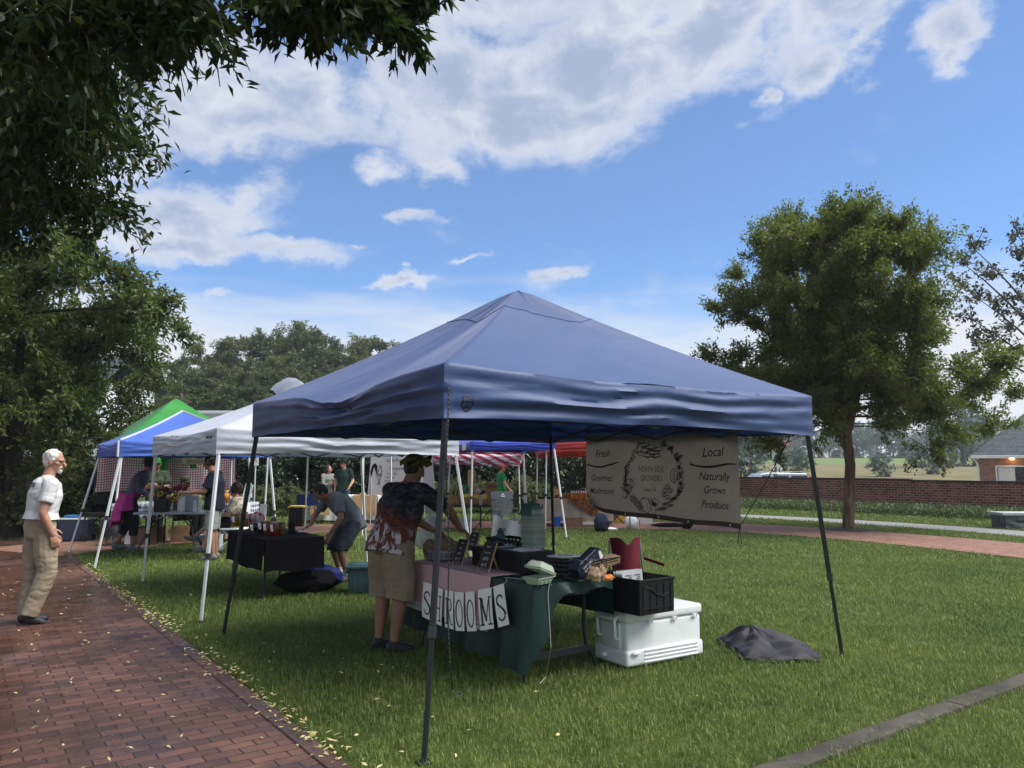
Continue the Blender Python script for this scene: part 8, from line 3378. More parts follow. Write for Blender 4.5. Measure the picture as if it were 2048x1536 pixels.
t = thing('green_scarf', 'bright green scarf pinned on the gingham backdrop', 'cloth', At(322, 925, 17.55))
m = MB()
m.grid(lambda a, b: Vector(((a - .5) * (.38 - .22 * b) + .06 * b, -.02 + .02 * math.sin(a * 14), .16 - .46 * b * (1 - .3 * a))), 16, 10)
m.grid(lambda a, b: Vector((.66 + (a - .5) * .16 + .10 * b, -.01 + .02 * math.sin(a * 10), .20 - .34 * b)), 8, 8)
m.build('cloth', M['green_sash'], t)

# tables behind, with gingham cloths, pumpkins
mk('gingham_blue', gingham, (0.60, 0.62, 0.66), (0.012, 0.02, 0.07), .10)
mk('gingham_green', gingham, (0.50, 0.56, 0.54), (0.015, 0.10, 0.06), .10)
legs_table('folding_table', 'stall table at the far left under a blue checked cloth', (gx(286, 16.6), 16.6, 0), (.95, .6), .1, .86, M['grey_plastic'], M['dark_grey_metal'], 'H', (M['gingham_blue'], True), 'blue and white checked cloth behind the woman in magenta', .28)
legs_table('folding_table', 'stall table under a green checked cloth, behind the sunflower bucket', (gx(325, 16.9), 16.9, 0), (.75, .6), .1, .88, M['grey_plastic'], M['dark_grey_metal'], 'H', (M['gingham_green'], True), 'green and white checked cloth behind the sunflowers', .35)
legs_table('folding_table', 'pumpkin table under a blue checked cloth', (gx(468, 17.4), 17.4, 0), (.95, .6), -.1, .84, M['grey_plastic'], M['dark_grey_metal'], 'H', (M['gingham_blue'], True), 'blue and white checked cloth under the pumpkins', .50)
mk('pumpkin_orange', plain, (0.55, 0.20, 0.012), .5, 0, .15, 10)
mk('gourd_cream', plain, (0.52, 0.42, 0.26), .55, 0, .2, 14)
mk('gourd_tan', plain, (0.45, 0.24, 0.10), .55, 0, .2, 14)


def pumpkin(lb, loc, r_, sq_, mat, ribs=9):
	t = thing('pumpkin', lb, 'pumpkin', loc)
	m = MB()
	def f(a, b):
		th, ph = 2 * math.pi * a, math.pi * (b - .5)
		k = r_ * (1 - .07 * abs(math.cos(th * ribs / 2)))
		dip = .22 * r_ * math.exp(-((b - 1) / .16) ** 2)
		return Vector((k * math.cos(ph) * math.cos(th), k * math.cos(ph) * math.sin(th), r_ * sq_ * (1 + math.sin(ph)) - dip))
	m.grid(f, 54, 14)
	m.build('flesh', mat, t, weld=.001)
	m = MB()
	z = r_ * sq_ * 2 - .2 * r_
	m.tube([(0, 0, z), (.01, 0, z + .3 * r_), (.04, 0, z + .45 * r_)], [.2 * r_, .12 * r_, .13 * r_], 6)
	m.build('stem', M['leaf_plain'], t)


pumpkin('orange pumpkin at the front of the blue checked table', Vector((gx(459, 17.2), 17.2, .85)), .125, .9, M['pumpkin_orange'])
pumpkin('orange pumpkin left of the front one, partly hidden', Vector((gx(449, 17.35), 17.35, .85)), .11, .85, M['pumpkin_orange'])
pumpkin('tan pumpkin behind the two orange ones', Vector((gx(461, 17.55), 17.55, .85)), .13, 1.1, M['gourd_tan'])
pumpkin('cream gourd right of the tan pumpkin', Vector((gx(470, 17.5), 17.5, .85)), .10, 1.2, M['gourd_cream'])
CBX = 'cardboard boxes under the left stall tables'
cbx = thing('cardboard_box', 'brown cardboard box under the sunflower stall, left one', 'box', (gx(290, 16.7), 16.7, 0), .1, CBX)
m = MB()
crate_mesh(m, (0, 0, 0), (.52, .38, .34), 0, .008, 0, 0)
m.build('box', M['cardboard'], cbx, False)
for u, y, lb in ((312, 17.2, 'brown cardboard box under the sunflower stall, middle one'), (376, 17.2, 'brown cardboard box under the sunflower stall, right one')):
	place(copy_tree(cbx), (gx(u, y), y, 0), .2, lb, CBX)
t = thing('side_table', 'black stand with dark bags at the left end of the gingham backdrop', 'table', (gx(207, 17.3), 17.3, 0))
m = MB()
m.box((0, 0, .62), (.55, .4, .04))
for x in (-.25, .25):
	for y in (-.17, .17):
		m.tube([(x, y, 0), (x, y, .6)], .02, 4)
m.build('stand', M['black_metal'], t, False)
crumple('dark_bag', 'dark bags piled on the black stand at the gingham backdrop', 'bag', Vector((gx(207, 17.3), 17.3, .642)), (.27, .18, .20), M['bag_black'], 61, .3)
t = thing('step_stool', 'patterned grey fabric stool left of the woman with the magenta jacket', 'stool', (gx(229, 16.3), 16.3, 0))
m = MB()
m.box((0, 0, .40), (.34, .3, .36))
m.build('cover', M['shawl_grey'], t, True, .04)
m = MB()
for x in (-.15, .15):
	for y in (-.12, .12):
		m.tube([(x, y, 0), (x, y, .24)], .012, 5)
m.build('leg', M['grey_metal'], t)
t = thing('white_sign', 'small white card sign standing on the grass behind the woman in magenta', 'sign', (gx(265, 16.4), 16.4, 0), .2)
m = MB()
m.box((0, 0, .17), (.14, .012, .30), Matrix.Rotation(-.25, 3, 'X'))
m.build('card', M['white_paint'], t, False)

# wheeled cooler
wp = G(140, 1084)
t = thing('wheeled_cooler', 'dark navy wheeled cooler with a pale rim standing by the walk', 'cooler', wp + Vector((0, .22, 0)), .06)
m = MB()
m.box((0, 0, .25), (.60, .38, .46), None, 1.08)
m.build('tub', M['navy_plastic'], t, True, .03, 3)
m = MB()
m.box((0, 0, .495), (.66, .43, .035))
m.build('rim', M['white_plastic'], t, True, .01)
for s in (-1, 1):
	m = MB()
	m.tube([(.27, s * .16, .085), (.27, s * .225, .085)], .085, 18)
	m.build('wheel', M['black_plastic'], t, True, .01)
m = MB()
m.tube([(.30, -.12, .30), (.38, -.12, .36), (.38, .12, .36), (.30, .12, .30)], .014, 6)
m.build('handle', M['black_plastic'], t)
mk('towel_blue', fabric, (0.03, 0.16, 0.42), None, .9, 0, .4, 12)
crumple('blue_towel', 'folded blue towel on top of the navy wheeled cooler', 'towel', wp + Vector((-.10, .22, .513)), (.19, .12, .035), M['towel_blue'], 71, .2)

# seat and tote by the woman in the printed blouse
cp = G(455, 1106)
t = thing('folding_chair', 'white folding chair under the woman in the printed blouse', 'chair', Vector((gx(473, 14.95), 14.95, 0)), 0)
m = MB()
m.box((0, 0, .455), (.42, .42, .03))
m.build('seat', M['white_plastic'], t, True, .012)
m = MB()
m.box((.22, 0, .82), (.03, .42, .22))
m.build('backrest', M['white_plastic'], t, True, .012)
for s in (-1, 1):
	m = MB()
	m.tube([(.24, s * .19, .92), (.20, s * .19, .45), (-.30, s * .19, .01)], .013, 6)
	m.tube([(-.16, s * .17, .44), (.28, s * .17, .01)], .013, 6)
	m.build('leg', M['white_metal'], t)
tt = G(412, 1102)
t = thing('white_tote', 'translucent white plastic bin beside the seated woman\'s feet', 'bin', tt + Vector((0, .18, 0)), .1)
mk('milky_plastic', plain, (0.50, 0.52, 0.54), .4)
m = MB()
crate_mesh(m, (0, 0, 0), (.42, .30, .30), 0, .008, 0, .02)
m.build('tub', M['milky_plastic'], t, False, .004)

# papers hanging on tent poles
t = thing('paper_sign', 'plain white paper sign on the lawn beyond the jam jars', 'sign', (gx(527, 16.0), 16.0, 0), -.2)
m = MB()
za, zb = At(527, 1008, 16).z, At(527, 1048, 16).z
m.grid(lambda a, b: Vector(((a - .5) * .15 + .03 * b, .02 * math.sin(b * 3), zb + (za - zb) * b)), 4, 6)
m.build('sheet', M['white_paint'], t, solid=.003)
m = MB()
m.tube([(0, .02, 0), (0.01, .02, za)], .01, 5)
m.build('stake', M['grey_metal'], t)
t = thing('poster', 'small white and red paper poster on a pole of the farm tent', 'poster', (gx(510, 18.4), 18.4, 0))
m = MB()
z0, z1 = At(510, 931, 18.4).z, At(510, 907, 18.4).z
m.box((0, 0, (z0 + z1) / 2), (.16, .008, z1 - z0))
m.build('sheet', M['white_paint'], t, False)
m = MB()
put_text(m, lambda x, y: (x, -.006, y), 'A', (0, (z0 + z1) / 2), .13, .8)
mk('poster_red', plain, (0.55, 0.10, 0.10), .8)
m.build('print', M['poster_red'], t, False, normals=False)
m = MB()
m.tube([(.0, .03, 0), (.0, .03, z1 + .1)], .016, 6)
m.build('pole', M['white_metal'], t)
t = thing('price_board', 'pale green leaning price board with fine print by the pumpkins', 'sign', (gx(497, 17.6), 17.6, 0), .3)
m = MB()
z0, z1 = At(497, 1002, 17.6).z, At(497, 968, 17.6).z
rot = Matrix.Rotation(.22, 3, 'Y')
m.box((0, 0, (z0 + z1) / 2), (.18, .012, z1 - z0), rot)
mk('pale_mint', plain, (0.42, 0.50, 0.46), .8)
m.build('board', M['pale_mint'], t, False)
m = MB()
for k in range(7):
	c = rot @ Vector((0, -.008, (.5 - (k + 1) / 8) * (z1 - z0)))
	m.box(c + Vector((0, 0, (z0 + z1) / 2)), (.13 - .02 * (k % 3), .002, .008), rot)
m.build('print', M['ink'], t, False)
m = MB()
m.tube([(.05, .02, 0), (.02, .02, z0)], .012, 5)
m.build('stake', M['grey_metal'], t)

# ---- farm stall with the rooster banner
fx0, fx1 = gx(608, 22.8), gx(755, 22.8)
mk('cloth_white', fabric, (0.62, 0.66, 0.64), None, .9, 0, .3, 4)
legs_table('folding_table', 'farm stall table under a long white cloth', ((fx0 + fx1) / 2, 23.2, 0), (fx1 - fx0, .75), 0, .80, M['grey_plastic'], M['dark_grey_metal'], 'H', (M['cloth_white'], False), 'long white cloth over the farm stall table', .72)
mk('burlap_tan', fabric, (0.50, 0.34, 0.17), None, .9, 0, .4, 9)
for u0, u1, lb in ((622, 662, 'tan paper panel on the white cloth, behind the bending man'), (708, 752, 'tan paper panel on the white cloth, right of the bending man')):
	xa, xb = gx(u0, 22.7), gx(u1, 22.7)
	t = thing('paper_drape', lb, 'paper drape', ((xa + xb) / 2, 22.74, 0))
	m = MB()
	m.grid(lambda a, b: Vector(((a - .5) * (xb - xa), -.02 - .05 * (1 - b) + .015 * nz(a * 4, b * 5, u0), .24 + .575 * b)), 8, 8)
	m.grid(lambda a, b: Vector(((a - .5) * (xb - xa), -.02 + .45 * b, .815 + .004)), 4, 3)
	m.build('sheet', M['burlap_tan'], t, solid=.003, weld=.01)
t = thing('sign_stand', 'white pole on a black base standing on the farm stall table', 'stand', (gx(727, 23.2), 23.2, .806))
m = MB()
m.box((0, 0, .02), (.34, .24, .04))
m.build('base', M['black_plastic'], t, False, .008)
m = MB()
m.lathe([(0, .042), (.09, .042), (.085, .055), (.02, .065), (.02, 1.12), (0, 1.12)], 12)
m.build('pole', M['white_metal'], t)
RBp = Vector((gx(738, 22.0), 22.0, 0))
xA, xB = gx(742, 21.9), gx(864, 21.9)
zA, zB = At(742, 908, 21.9).z, At(742, 990, 21.9).z
t = thing('farm_banner', 'white banner printed with a black rooster and farm lettering', 'banner', ((xA + xB) / 2, 21.9, 0))
m = MB()
bn = lambda x, z, o=0: Vector((x - (1 - (z - zB) / (zA - zB)) * .10 * (1 - 2 * (x - xA) / (xB - xA)) * 1.0, 21.9 + .10 * (1 - (z - zB) / (zA - zB)) + .015 * math.sin((x - xA) * 5) - o, z))
m.grid(lambda a, b: bn(xA + (xB - xA) * a, zB + (zA - zB) * b), 24, 10)
mk('vinyl_white', plain, (0.58, 0.58, 0.61), .5, 0, .05)
m.build('sheet', M['vinyl_white'], t, world=True, solid=.003)
m = MB()
bp2 = lambda u, v: (At(u, v, 21.9).x, At(u, v, 21.9).z)
fn = lambda x, z: bn(x, z, .012)
c = bp2(800, 920)
mk('print_maroon', plain, (0.09, 0.03, 0.045), .8)
put_text(m, fn, 'Little River Farm', c, .105, .74, 0)
c = bp2(800, 936)
put_text(m, fn, 'Bumpass, VA', c, .105, .74, 0)
m.build('lettering', M['print_maroon'], t, False, world=True, normals=False)
m = MB()
for k, s_ in enumerate(('*Chicken Eggs', '*Quail Eggs', '*Meat')):
	c = bp2(783 - 3 * (k == 1) - 8 * (k == 2), 947 + 7.5 * k)
	put_text(m, fn, s_, c, .05, .8, .1)
rc_ = lambda x, y: bp2(744 + x * .26, 925 + y * .26)
tail = [(40, 75), (30, 40), (20, 20), (35, 8), (48, 15), (55, 40), (52, 70), (44, 95)]
for k in range(9):                                      # tail plumes
	q = k / 8
	put_stroke(m, fn, [rc_(46, 90), rc_(44 - 10 * q, 50 - 20 * (1 - q)), rc_(30 - 18 * q, 8 + 14 * q), rc_(16 - 14 * q, 30 + 40 * q), rc_(10 - 8 * q + 6, 55 + 55 * q)], .035)
m.add([fn(*rc_(x, y)) for x, y in ((70, 20), (76, 26), (78, 40), (73, 40), (68, 30))], [(0, 1, 2, 3, 4)])
put_stroke(m, fn, [rc_(70, 24), rc_(62, 50), rc_(52, 78), rc_(44, 92), rc_(50, 120), rc_(62, 132), rc_(74, 122), rc_(80, 95), rc_(80, 60), rc_(76, 36)], .014, False)
for k in range(10):
	x, y = 52 + 5 * (k % 5), 84 + 14 * (k // 5)
	put_stroke(m, fn, [rc_(x, y), rc_(x + 5, y + 9), rc_(x + 9, y + 2)], .010, False)
for x in (60, 70):
	put_stroke(m, fn, [rc_(x, 132), rc_(x - 2, 160), rc_(x - 10, 168)], .014, False)
	put_stroke(m, fn, [rc_(x - 2, 160), rc_(x + 8, 168)], .012, False)
m.build('rooster_print', M['ink'], t, False, world=True, normals=False)
m = MB()
for x in (xA, xB):
	m.tube([(x, 21.97, 0), (x, 21.97, zA + .03)], .015, 6)
m.tube([(xA, 21.95, zA + .02), (xB, 21.95, zA + .02)], .012, 6)
m.build('frame', M['white_metal'], t, world=True)
mk('navy_chair', fabric, (0.008, 0.022, 0.085), None, .7, 0, .4, 8)
t = thing('lidded_bin', 'black bin with a yellow lid at the left end of the farm table', 'bin', (gx(598, 21.6), 21.6, 0))
m = MB()
m.box((0, 0, .26), (.36, .36, .52), None, 1.05)
m.build('bin', M['black_plastic'], t, True, .02)
m = MB()
m.box((0, 0, .545), (.42, .42, .045))
mk('yellow_plastic', plain, (0.66, 0.46, 0.06), .5)
m.build('lid', M['yellow_plastic'], t, True, .012)
t = thing('camp_chair', 'navy folding chair back behind the bending man', 'chair', (gx(617, 22.4), 22.4, 0))
m = MB()
m.grid(lambda a, b: Vector(((a - .5) * .62, -.12 * math.sin(3.1 * a) * .4, .52 + .33 * b)), 10, 6)
m.grid(lambda a, b: Vector(((a - .5) * .60, .02 - .45 * b, .50 - .05 * math.sin(3.1 * a))), 10, 6)
m.build('seat', M['navy_chair'], t, solid=.006)
for s in (-1, 1):
	m = MB()
	m.tube([(s * .31, .02, .88), (s * .31, 0, .5), (s * .2, -.4, .01)], .012, 6)
	m.tube([(s * .31, -.42, .52), (s * .2, .05, .01)], .012, 6)
	m.build('leg', M['black_metal'], t)

# ---- basket stall
by = 20.0
bx0, bx1 = gx(872, by), gx(1000, by)
legs_table('folding_table', 'long black folding table of woven baskets', ((bx0 + bx1) / 2, by, 0), (bx1 - bx0, .60), 0, At(930, 1009, by).z, M['black_plastic'], M['black_metal'], 'X')
tz = At(930, 1009, by).z + .003
mk('woven', bricks, (0.16, 0.085, 0.035), (0.32, 0.19, 0.09), (0.07, 0.04, 0.02), .05, .022, 'Object', None, .004, .006, False, None, 'xz')


def woven_basket(lb, u, w, h, d=.30, y=by - .05, handle=False, z=None, lid=False, group='woven baskets on the black table', col='woven'):
	t = thing('woven_basket', lb, 'basket', (gx(u, y), y, z if z is not None else tz), 0, group)
	m = MB()
	crate_mesh(m, (0, 0, 0), (w, d, h), 0, .012, 0, .025)
	m.build('basket_body', M[col], t, False, .003)
	if handle:
		m = MB()
		m.tube([(w / 2 * math.cos(a), 0, h + .26 * math.sin(a) - .02) for a in [math.pi * q / 14 for q in range(15)]], .010, 6)
		m.build('handle', M['woven'], t)
	if lid:
		m = MB()
		m.box((0, 0, h + .03), (w + .05, d + .05, .06), None, .92)
		for k in range(9):
			m.ell((-w / 2 + w * k / 8, -d / 2 - .02, h + .015), (w / 14, .02, .03))
		m.build('lid', M[col], t, True, .008)
	return t


woven_basket('shallow woven basket at the left end of the basket table', 882, .26, .16)
woven_basket('tall handled woven basket, second from the left on the basket table', 908, .30, .22, handle=True)
woven_basket('dark handled woven basket left of the steel tumbler', 934, .34, .18, handle=True)
woven_basket('small woven basket just left of the steel tumbler', 949, .20, .15)
woven_basket('lower woven hamper under the lidded one', 984, .24, .26)
woven_basket('lidded woven hamper with a scalloped top standing on another', 982, .30, .22, .26, by - .05, False, tz + .265, True)
t = thing('tumbler', 'tall steel tumbler among the woven baskets', 'tumbler', (gx(961, by - .2), by - .2, tz))
m = MB()
m.lathe([(0, 0), (.036, 0), (.042, .10), (.045, .25), (.046, .255), (0, .25)], 18)
m.build('cup', M['lid_silver'], t)
m = MB()
m.lathe([(0, .25), (.047, .25), (.047, .27), (0, .275)], 18)
m.build('lid', M['dark_grey_metal'], t)
woven_basket('dark box basket right of the steel tumbler', 972, .16, .14)

yy = 21.0
tzy = At(945, 988, yy).z
mk('cloth_yellow', fabric, (0.62, 0.44, 0.06), None, .9, 0, .3, 5)
legs_table('folding_table', 'table under a yellow cloth behind the woven baskets', ((gx(920, yy) + gx(975, yy)) / 2, yy, 0), (gx(975, yy) - gx(920, yy), .55), 0, tzy - .006, M['grey_plastic'], M['dark_grey_metal'], 'H', (M['cloth_yellow'], False), 'yellow cloth under the wooden tower', .20)
t = thing('wooden_tower', 'pale wooden tiered display tower on the yellow cloth', 'shelf', (gx(944, yy), yy, tzy), .25)
hT = At(944, 940, yy).z - tzy
m = MB()
m.box((-.085, 0, hT / 2), (.018, .20, hT))
m.box((.085, .0, hT * .47), (.018, .20, hT * .94))
m.box((0, .09, hT / 2), (.16, .014, hT))
m.build('frame', M['pine_wood'], t, False, .002)
for k in range(5):
	m = MB()
	m.box((0, -.01 - .02 * (k % 2), .03 + k * hT * .23), (.17, .22, .018), Matrix.Rotation(.10 * (-1) ** k, 3, 'X'))
	s_ = m.build('shelf', M['pine_wood'], t, False, .002)
	if k < 4:
		m = MB()
		m.prism([(-.08, 0), (.08, 0), (.08, .16), (0, .22), (-.08, .16)], -.085, -.07, lambda x, y, z, k=k: (x, z, .05 + k * hT * .23 + y * .7))
		m.build('carved_front', M['pine_wood'], t, False, .002)
mk('green_bag', fabric, (0.010, 0.14, 0.065), None, .6, 0, .3, 8)
crumple('green_bag', 'green cloth bag left of the wooden tower', 'bag', Vector((gx(931, yy), yy - .05, tzy + .006)), (.10, .08, .12), M['green_bag'], 91, .25)
mk('striped_wrap', gingham, (0.6, 0.55, 0.55), (0.16, 0.01, 0.02), .07, 'Object')
crumple('striped_parcel', 'maroon and white striped parcel right of the wooden tower', 'parcel', Vector((gx(957, yy), yy - .08, tzy + .006)), (.09, .07, .07), M['striped_wrap'], 94, .1)
t = thing('display_tray', 'dark tray of small goods at the right of the yellow table', 'tray', (gx(966, yy), yy + .05, tzy + .006))
m = MB()
crate_mesh(m, (0, 0, 0), (.30, .22, .08), 0, .01, 0, .012)
m.build('tray', M['black_plastic'], t, False)

# grey camp chair before it
ch = G(1002, 1074)
t = thing('camp_chair', 'grey mesh camp chair on the lawn with a pale cloth hanging from its arm', 'chair', ch + Vector((.12, .1, 0)), .35)
mk('chair_mesh', fabric, (0.055, 0.065, 0.075), None, .8, 0, .3, 8)
mk('cloth_pale_grey', fabric, (0.17, 0.18, 0.20), None, .85, 0, .4, 7)
mk('cloth_slate', fabric, (0.085, 0.095, 0.155), None, .85, 0, .4, 7)


def mesh_net():
	t = NT('chair_net')
	v = t.coord('Object', scale=90)
	sh = t.bsdf((.05, .06, .065), .8)
	tp = t.n('ShaderNodeBsdfTransparent')
	mx = t.n('ShaderNodeMixShader')
	mx.inputs[0].default_value = .72
	t.l(tp.outputs[0], mx.inputs[1])
	t.l(sh, mx.inputs[2])
	return t.finish(mx.outputs[0])


mesh_net()
m = MB()
m.grid(lambda a, b: Vector(((a - .5) * .54, .20 + .10 * b - .06 * math.sin(3.14 * a), .45 + .42 * b)), 16, 12)
m.build('back_net', MATS['chair_net'], t)
m = MB()
m.grid(lambda a, b: Vector(((a - .5) * .56, .29 + .04 * b - .04 * math.sin(3.14 * a), .86 + .19 * b)), 16, 5)
m.grid(lambda a, b: Vector(((a - .5) * .50, -.28 + .5 * b, .42 - .06 * math.sin(3.14 * a))), 12, 8)
m.build('seat', M['chair_mesh'], t, solid=.008)
m = MB()
for s in (-1, 1):
	put_stroke(m, lambda x, y: Vector((x, .235, y)), [(s * .045, .93), (s * .004, 1.0)], .014, False)
put_stroke(m, lambda x, y: Vector((x, .235, y)), [(-.045, .93), (.045, .93)], .012, False)
m.build('logo', M['white_paint'], t, False, normals=False)
for s in (-1, 1):
	m = MB()
	m.tube([(s * .27, .34, 1.05), (s * .28, .22, .45), (s * .30, .12, .01)], .012, 6)
	m.build('back_post', M['black_metal'], t)
	m = MB()
	m.tube([(s * .27, .22, .43), (s * .30, -.30, .02)], .011, 6)
	m.tube([(s * .27, -.28, .62), (s * .28, -.28, .42), (s * .30, .22, .02)], .011, 6)
	m.tube([(-s * .27, -.28, .40), (s * .28, -.28, .02)], .011, 6)
	m.build('leg', M['black_metal'], t)
	m = MB()
	m.box((s * .29, -.02, .635), (.07, .50, .025))
	m.build('armrest', M['chair_mesh'], t, True, .01)
t = thing('draped_cloth', 'pale grey and slate cloth draped from the camp chair to the grass', 'cloth', ch + Vector((.02, -.12, 0)), .1)
m = MB()
m.grid(lambda a, b: Vector((-.22 + .70 * a - .05 * b, -.28 + .05 * math.sin(a * 9), (.54 - .28 * a * (1 - .2 * a)) * (1 - b) + (.04 + .0 * a) * b + .02 * math.sin(a * 12))), 20, 10)
m.build('cloth', M['cloth_pale_grey'], t, solid=.005)
m = MB()
m.grid(lambda a, b: Vector((.45 + .22 * a, -.26 + .03 * math.sin(a * 8), (.33 - .2 * a) * (1 - b) + .02 * b)), 10, 8)
m.build('side_panel', M['cloth_slate'], t, solid=.005)

# ---- honey table
hy_ = 21.8
hx0, hx1 = gx(1074, hy_), gx(1225, hy_)
hz_ = At(1110, 999, hy_).z
mk('cloth_tan', fabric, (0.46, 0.39, 0.30), None, .9, 0, .3, 4)
legs_table('folding_table', 'honey stall table under a tan cloth', ((hx0 + hx1) / 2, hy_ + .35, 0), (hx1 - hx0, .7), 0, hz_, M['grey_plastic'], M['dark_grey_metal'], 'H', (M['cloth_tan'], False), 'plain tan cloth over the honey table', .60)
mk('honey', plain, (0.52, 0.20, 0.015), .25, 0, .1)
mk('honey_dark', plain, (0.20, 0.085, 0.015), .3, 0, .1)
HGp = 'honey bottles at the right of the honey table'
hb = None
for k in range(7):
	u = 1143 + 4.6 * k
	loc = (gx(u, hy_ + .1 + .03 * (k % 2)), hy_ + .1 + .05 * (k % 2), hz_ + .012)
	if hb is None:
		hb = thing('honey_bottle', 'squeeze bottle of golden honey with a white cap in the row', 'bottle', loc, 0, HGp)
		m = MB()
		m.lathe([(0, 0), (.038, 0), (.042, .02), (.042, .15), (.02, .175), (0, .175)], 14)
		m.build('bottle_body', M['honey'], hb)
		m = MB()
		m.lathe([(0, .174), (.024, .174), (.024, .20), (.008, .235), (0, .236)], 12)
		m.build('cap', M['white_plastic'], hb)
	else:
		place(copy_tree(hb), loc)
HJ = 'dark honey jars left of the bottles'
hj = None
for k in range(5):
	loc = (gx(1126 + 4.6 * k, hy_ + .15), hy_ + .15 + .04 * (k % 2), hz_ + .012)
	if hj is None:
		hj = thing('honey_jar', 'squat jar of dark honey in the row left of the bottles', 'jar', loc, 0, HJ)
		m = MB()
		m.lathe([(0, 0), (.042, 0), (.046, .02), (.046, .11), (.036, .125), (0, .125)], 14)
		m.build('filled_glass', M['honey_dark'], hj)
		m = MB()
		m.lathe([(0, .124), (.042, .124), (.042, .15), (0, .15)], 14)
		m.build('lid', M['lid_gold'], hj)
	else:
		place(copy_tree(hj), loc)
t = thing('table_easel', 'small wooden easel on the honey table', 'easel', (gx(1111, hy_ + .1), hy_ + .1, hz_ + .012), .4)
m = MB()
for s in (-1, 1):
	m.tube([(s * .07, -.06, 0), (s * .012, .02, .36)], .010, 4)
m.tube([(0, .16, 0), (0, .02, .34)], .010, 4)
m.tube([(0, .0, .1), (0, .02, .40)], .009, 4)
m.build('frame', M['pine_wood'], t, False)
m = MB()
m.box((0, -.05, .20), (.14, .012, .18), Matrix.Rotation(-.2, 3, 'X'))
m.build('board', M['pine_wood'], t, False)
t = thing('card_tray', 'flat black display trays at the left of the honey table', 'tray', (gx(1088, hy_ + .15), hy_ + .15, hz_ + .012))
m = MB()
crate_mesh(m, (0, 0, 0), (.36, .28, .05), 0, .01, 0, .01)
m.build('tray', M['black_plastic'], t, False)
mk('runner_brown', fabric, (0.10, 0.022, 0.010), (0.30, 0.14, 0.05), .9, 0, .2, 22)
t = thing('patterned_cloth', 'rust patterned cloth hanging over the front of the honey table', 'cloth', (gx(1165, hy_), hy_ - .03, 0))
xw = gx(1190, hy_) - gx(1133, hy_)
m = MB()
m.grid(lambda a, b: Vector((-xw * .5 + xw * a, -.10 - .03 * math.sin(a * 7) * b - .03 * b, hz_ + .014 - (.05 + .40 * min(1, a * 1.35) ** 1.2) * b)), 22, 10)
m.grid(lambda a, b: Vector((-xw * .5 + xw * a, -.10 + .35 * b, hz_ + .015)), 10, 4)
m.build('cloth', M['runner_brown'], t, weld=.005, solid=.003)


def box_thing(name, lb, cat, u, y, w, d, h, mat, ang=0.0, taper=1.0, bev=.01, part='box'):
	t = thing(name, lb, cat, (gx(u, y), y, 0), ang)
	m = MB()
	crate_mesh(m, (0, 0, 0), (w, d, h), 0, .008, 0, .015) if taper == 1.0 else m.lathe([(0, .0), (w / 2 * .8, 0), (w / 2, h), (w / 2 + .01, h), (w / 2 + .01, h - .02), (w / 2 * .98, h - .02)], 20)
	m.build(part, mat, t, taper != 1.0, 0)
	return t


mk('blue_plastic', plain, (0.012, 0.13, 0.55), .45)
box_thing('blue_tub', 'bright blue plastic tub under the honey table', 'tub', 1113, 21.6, .24, .24, .26, M['blue_plastic'], 0, .8, part='tub')
box_thing('cardboard_box', 'brown cardboard box on the grass under the honey table', 'box', 1146, 21.7, .48, .35, .24, M['cardboard'], .05)
t = thing('poster_tube', 'white cardboard tube lying under the honey table', 'tube', (gx(1178, 21.7), 21.7, .06))
m = MB()
m.tube([(-.22, 0, 0), (.22, .05, 0)], .055, 14)
m.build('tube', M['white_paint'], t, sharp=.5)
dp = G(1203, 1064)
crumple('denim_bag', 'dark blue denim bag slumped on the grass beneath the banner', 'bag', dp, (.20, .16, .23), M['jeans_dark'], 101, .2)
crumple('white_cloth', 'small white cloth on the grass right of the denim bag', 'cloth', G(1224, 1062), (.14, .08, .045), M['white_paint'], 104, .4)
box_thing('yellow_bin', 'yellow plastic bin on the grass behind the banner', 'bin', 1240, 23.0, .34, .3, .3, M['yellow_plastic'])
t = thing('stool_frame', 'folded black metal stool beside the yellow bin', 'stool', (gx(1232, 22.6), 22.6, 0))
m = MB()
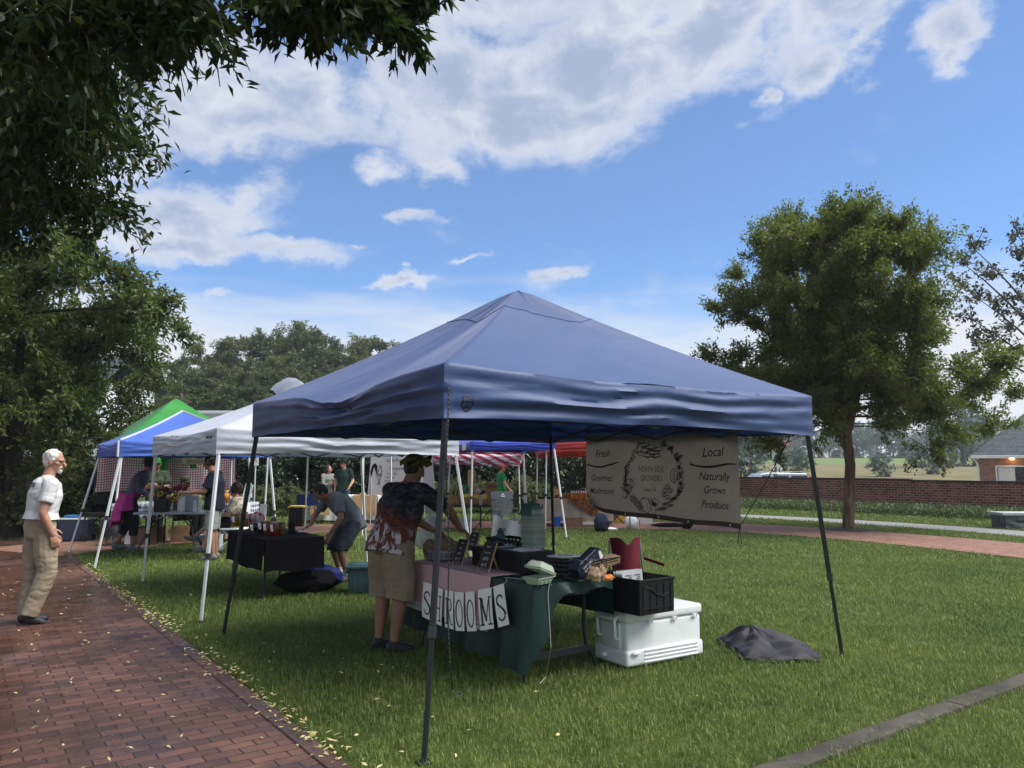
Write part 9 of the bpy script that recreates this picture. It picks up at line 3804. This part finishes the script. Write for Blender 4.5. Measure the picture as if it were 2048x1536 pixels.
for s in (-1, 1):
	m.tube([(-.22, s * .12, .0), (.22, s * .12, .42)], .014, 5)
	m.tube([(.22, s * .10, .0), (-.22, s * .10, .42)], .014, 5)
m.tube([(-.22, -.12, .42), (-.22, .12, .42)], .014, 5)
m.tube([(.22, -.12, .42), (.22, .12, .42)], .014, 5)
m.build('frame', M['black_metal'], t)
wbp = G(1264, 1057)
o = crumple('white_bag', 'white carrier bag with black straps on the grass below the banner', 'bag', wbp + Vector((0, .1, 0)), (.19, .12, .17), M['white_plastic'], 107, .12)
m = MB()
m.tube([(-.05, -.135, .02), (-.055, -.14, .18), (-.05, -.08, .34)], .012, 5)
m.tube([(.20, -.03, .0), (.215, -.02, .15), (.17, 0, .27)], .02, 5)
m.build('strap', M['black_metal'], o)
box_thing('white_box', 'low white box right of the white carrier bag', 'box', 1289, 22.6, .36, .25, .16, M['white_paint'])
crumple('black_bag', 'flat black bag with a white edge on the grass, left of the round black pouch', 'bag', G(1340, 1054), (.48, .18, .06), M['bag_black'], 111, .2)
crumple('black_pouch', 'small black pouch on the grass beneath the banner\'s right half', 'bag', G(1374, 1058), (.14, .11, .09), M['bag_black'], 113, .25)
t = thing('bucket', 'translucent white bucket by the white tent leg behind the vendor', 'bucket', G(928, 1060))
m = MB()
m.lathe([(0, 0), (.13, 0), (.17, .30), (.18, .30), (.18, .28), (.165, .28)], 20)
m.build('tub', M['milky_plastic'], t)
m = MB()
m.tube([(.175 * math.cos(a), -.02, .29 + .16 * math.sin(a)) for a in [math.pi * q / 12 for q in range(13)]], .005, 5)
m.build('handle', M['grey_metal'], t)
# ------------------------------------------------------------------ air
t = NT('haze')
pv = t.n('ShaderNodeVolumePrincipled')
pv.inputs['Color'].default_value = (0.92, 0.95, 1.0, 1)
pv.inputs['Density'].default_value = 0.0005
pv.inputs['Anisotropy'].default_value = 0.2
t.l(pv.outputs[0], t.out.inputs['Volume'])
MATS['haze'] = t.m
m = MB()
m.box((0, 870, 9.5), (3060, 1900, 23))
o = m.build('haze', MATS['haze'], None, False)
tag(o, 'thin pale summer haze over the market and the far trees', 'haze', kind='stuff')
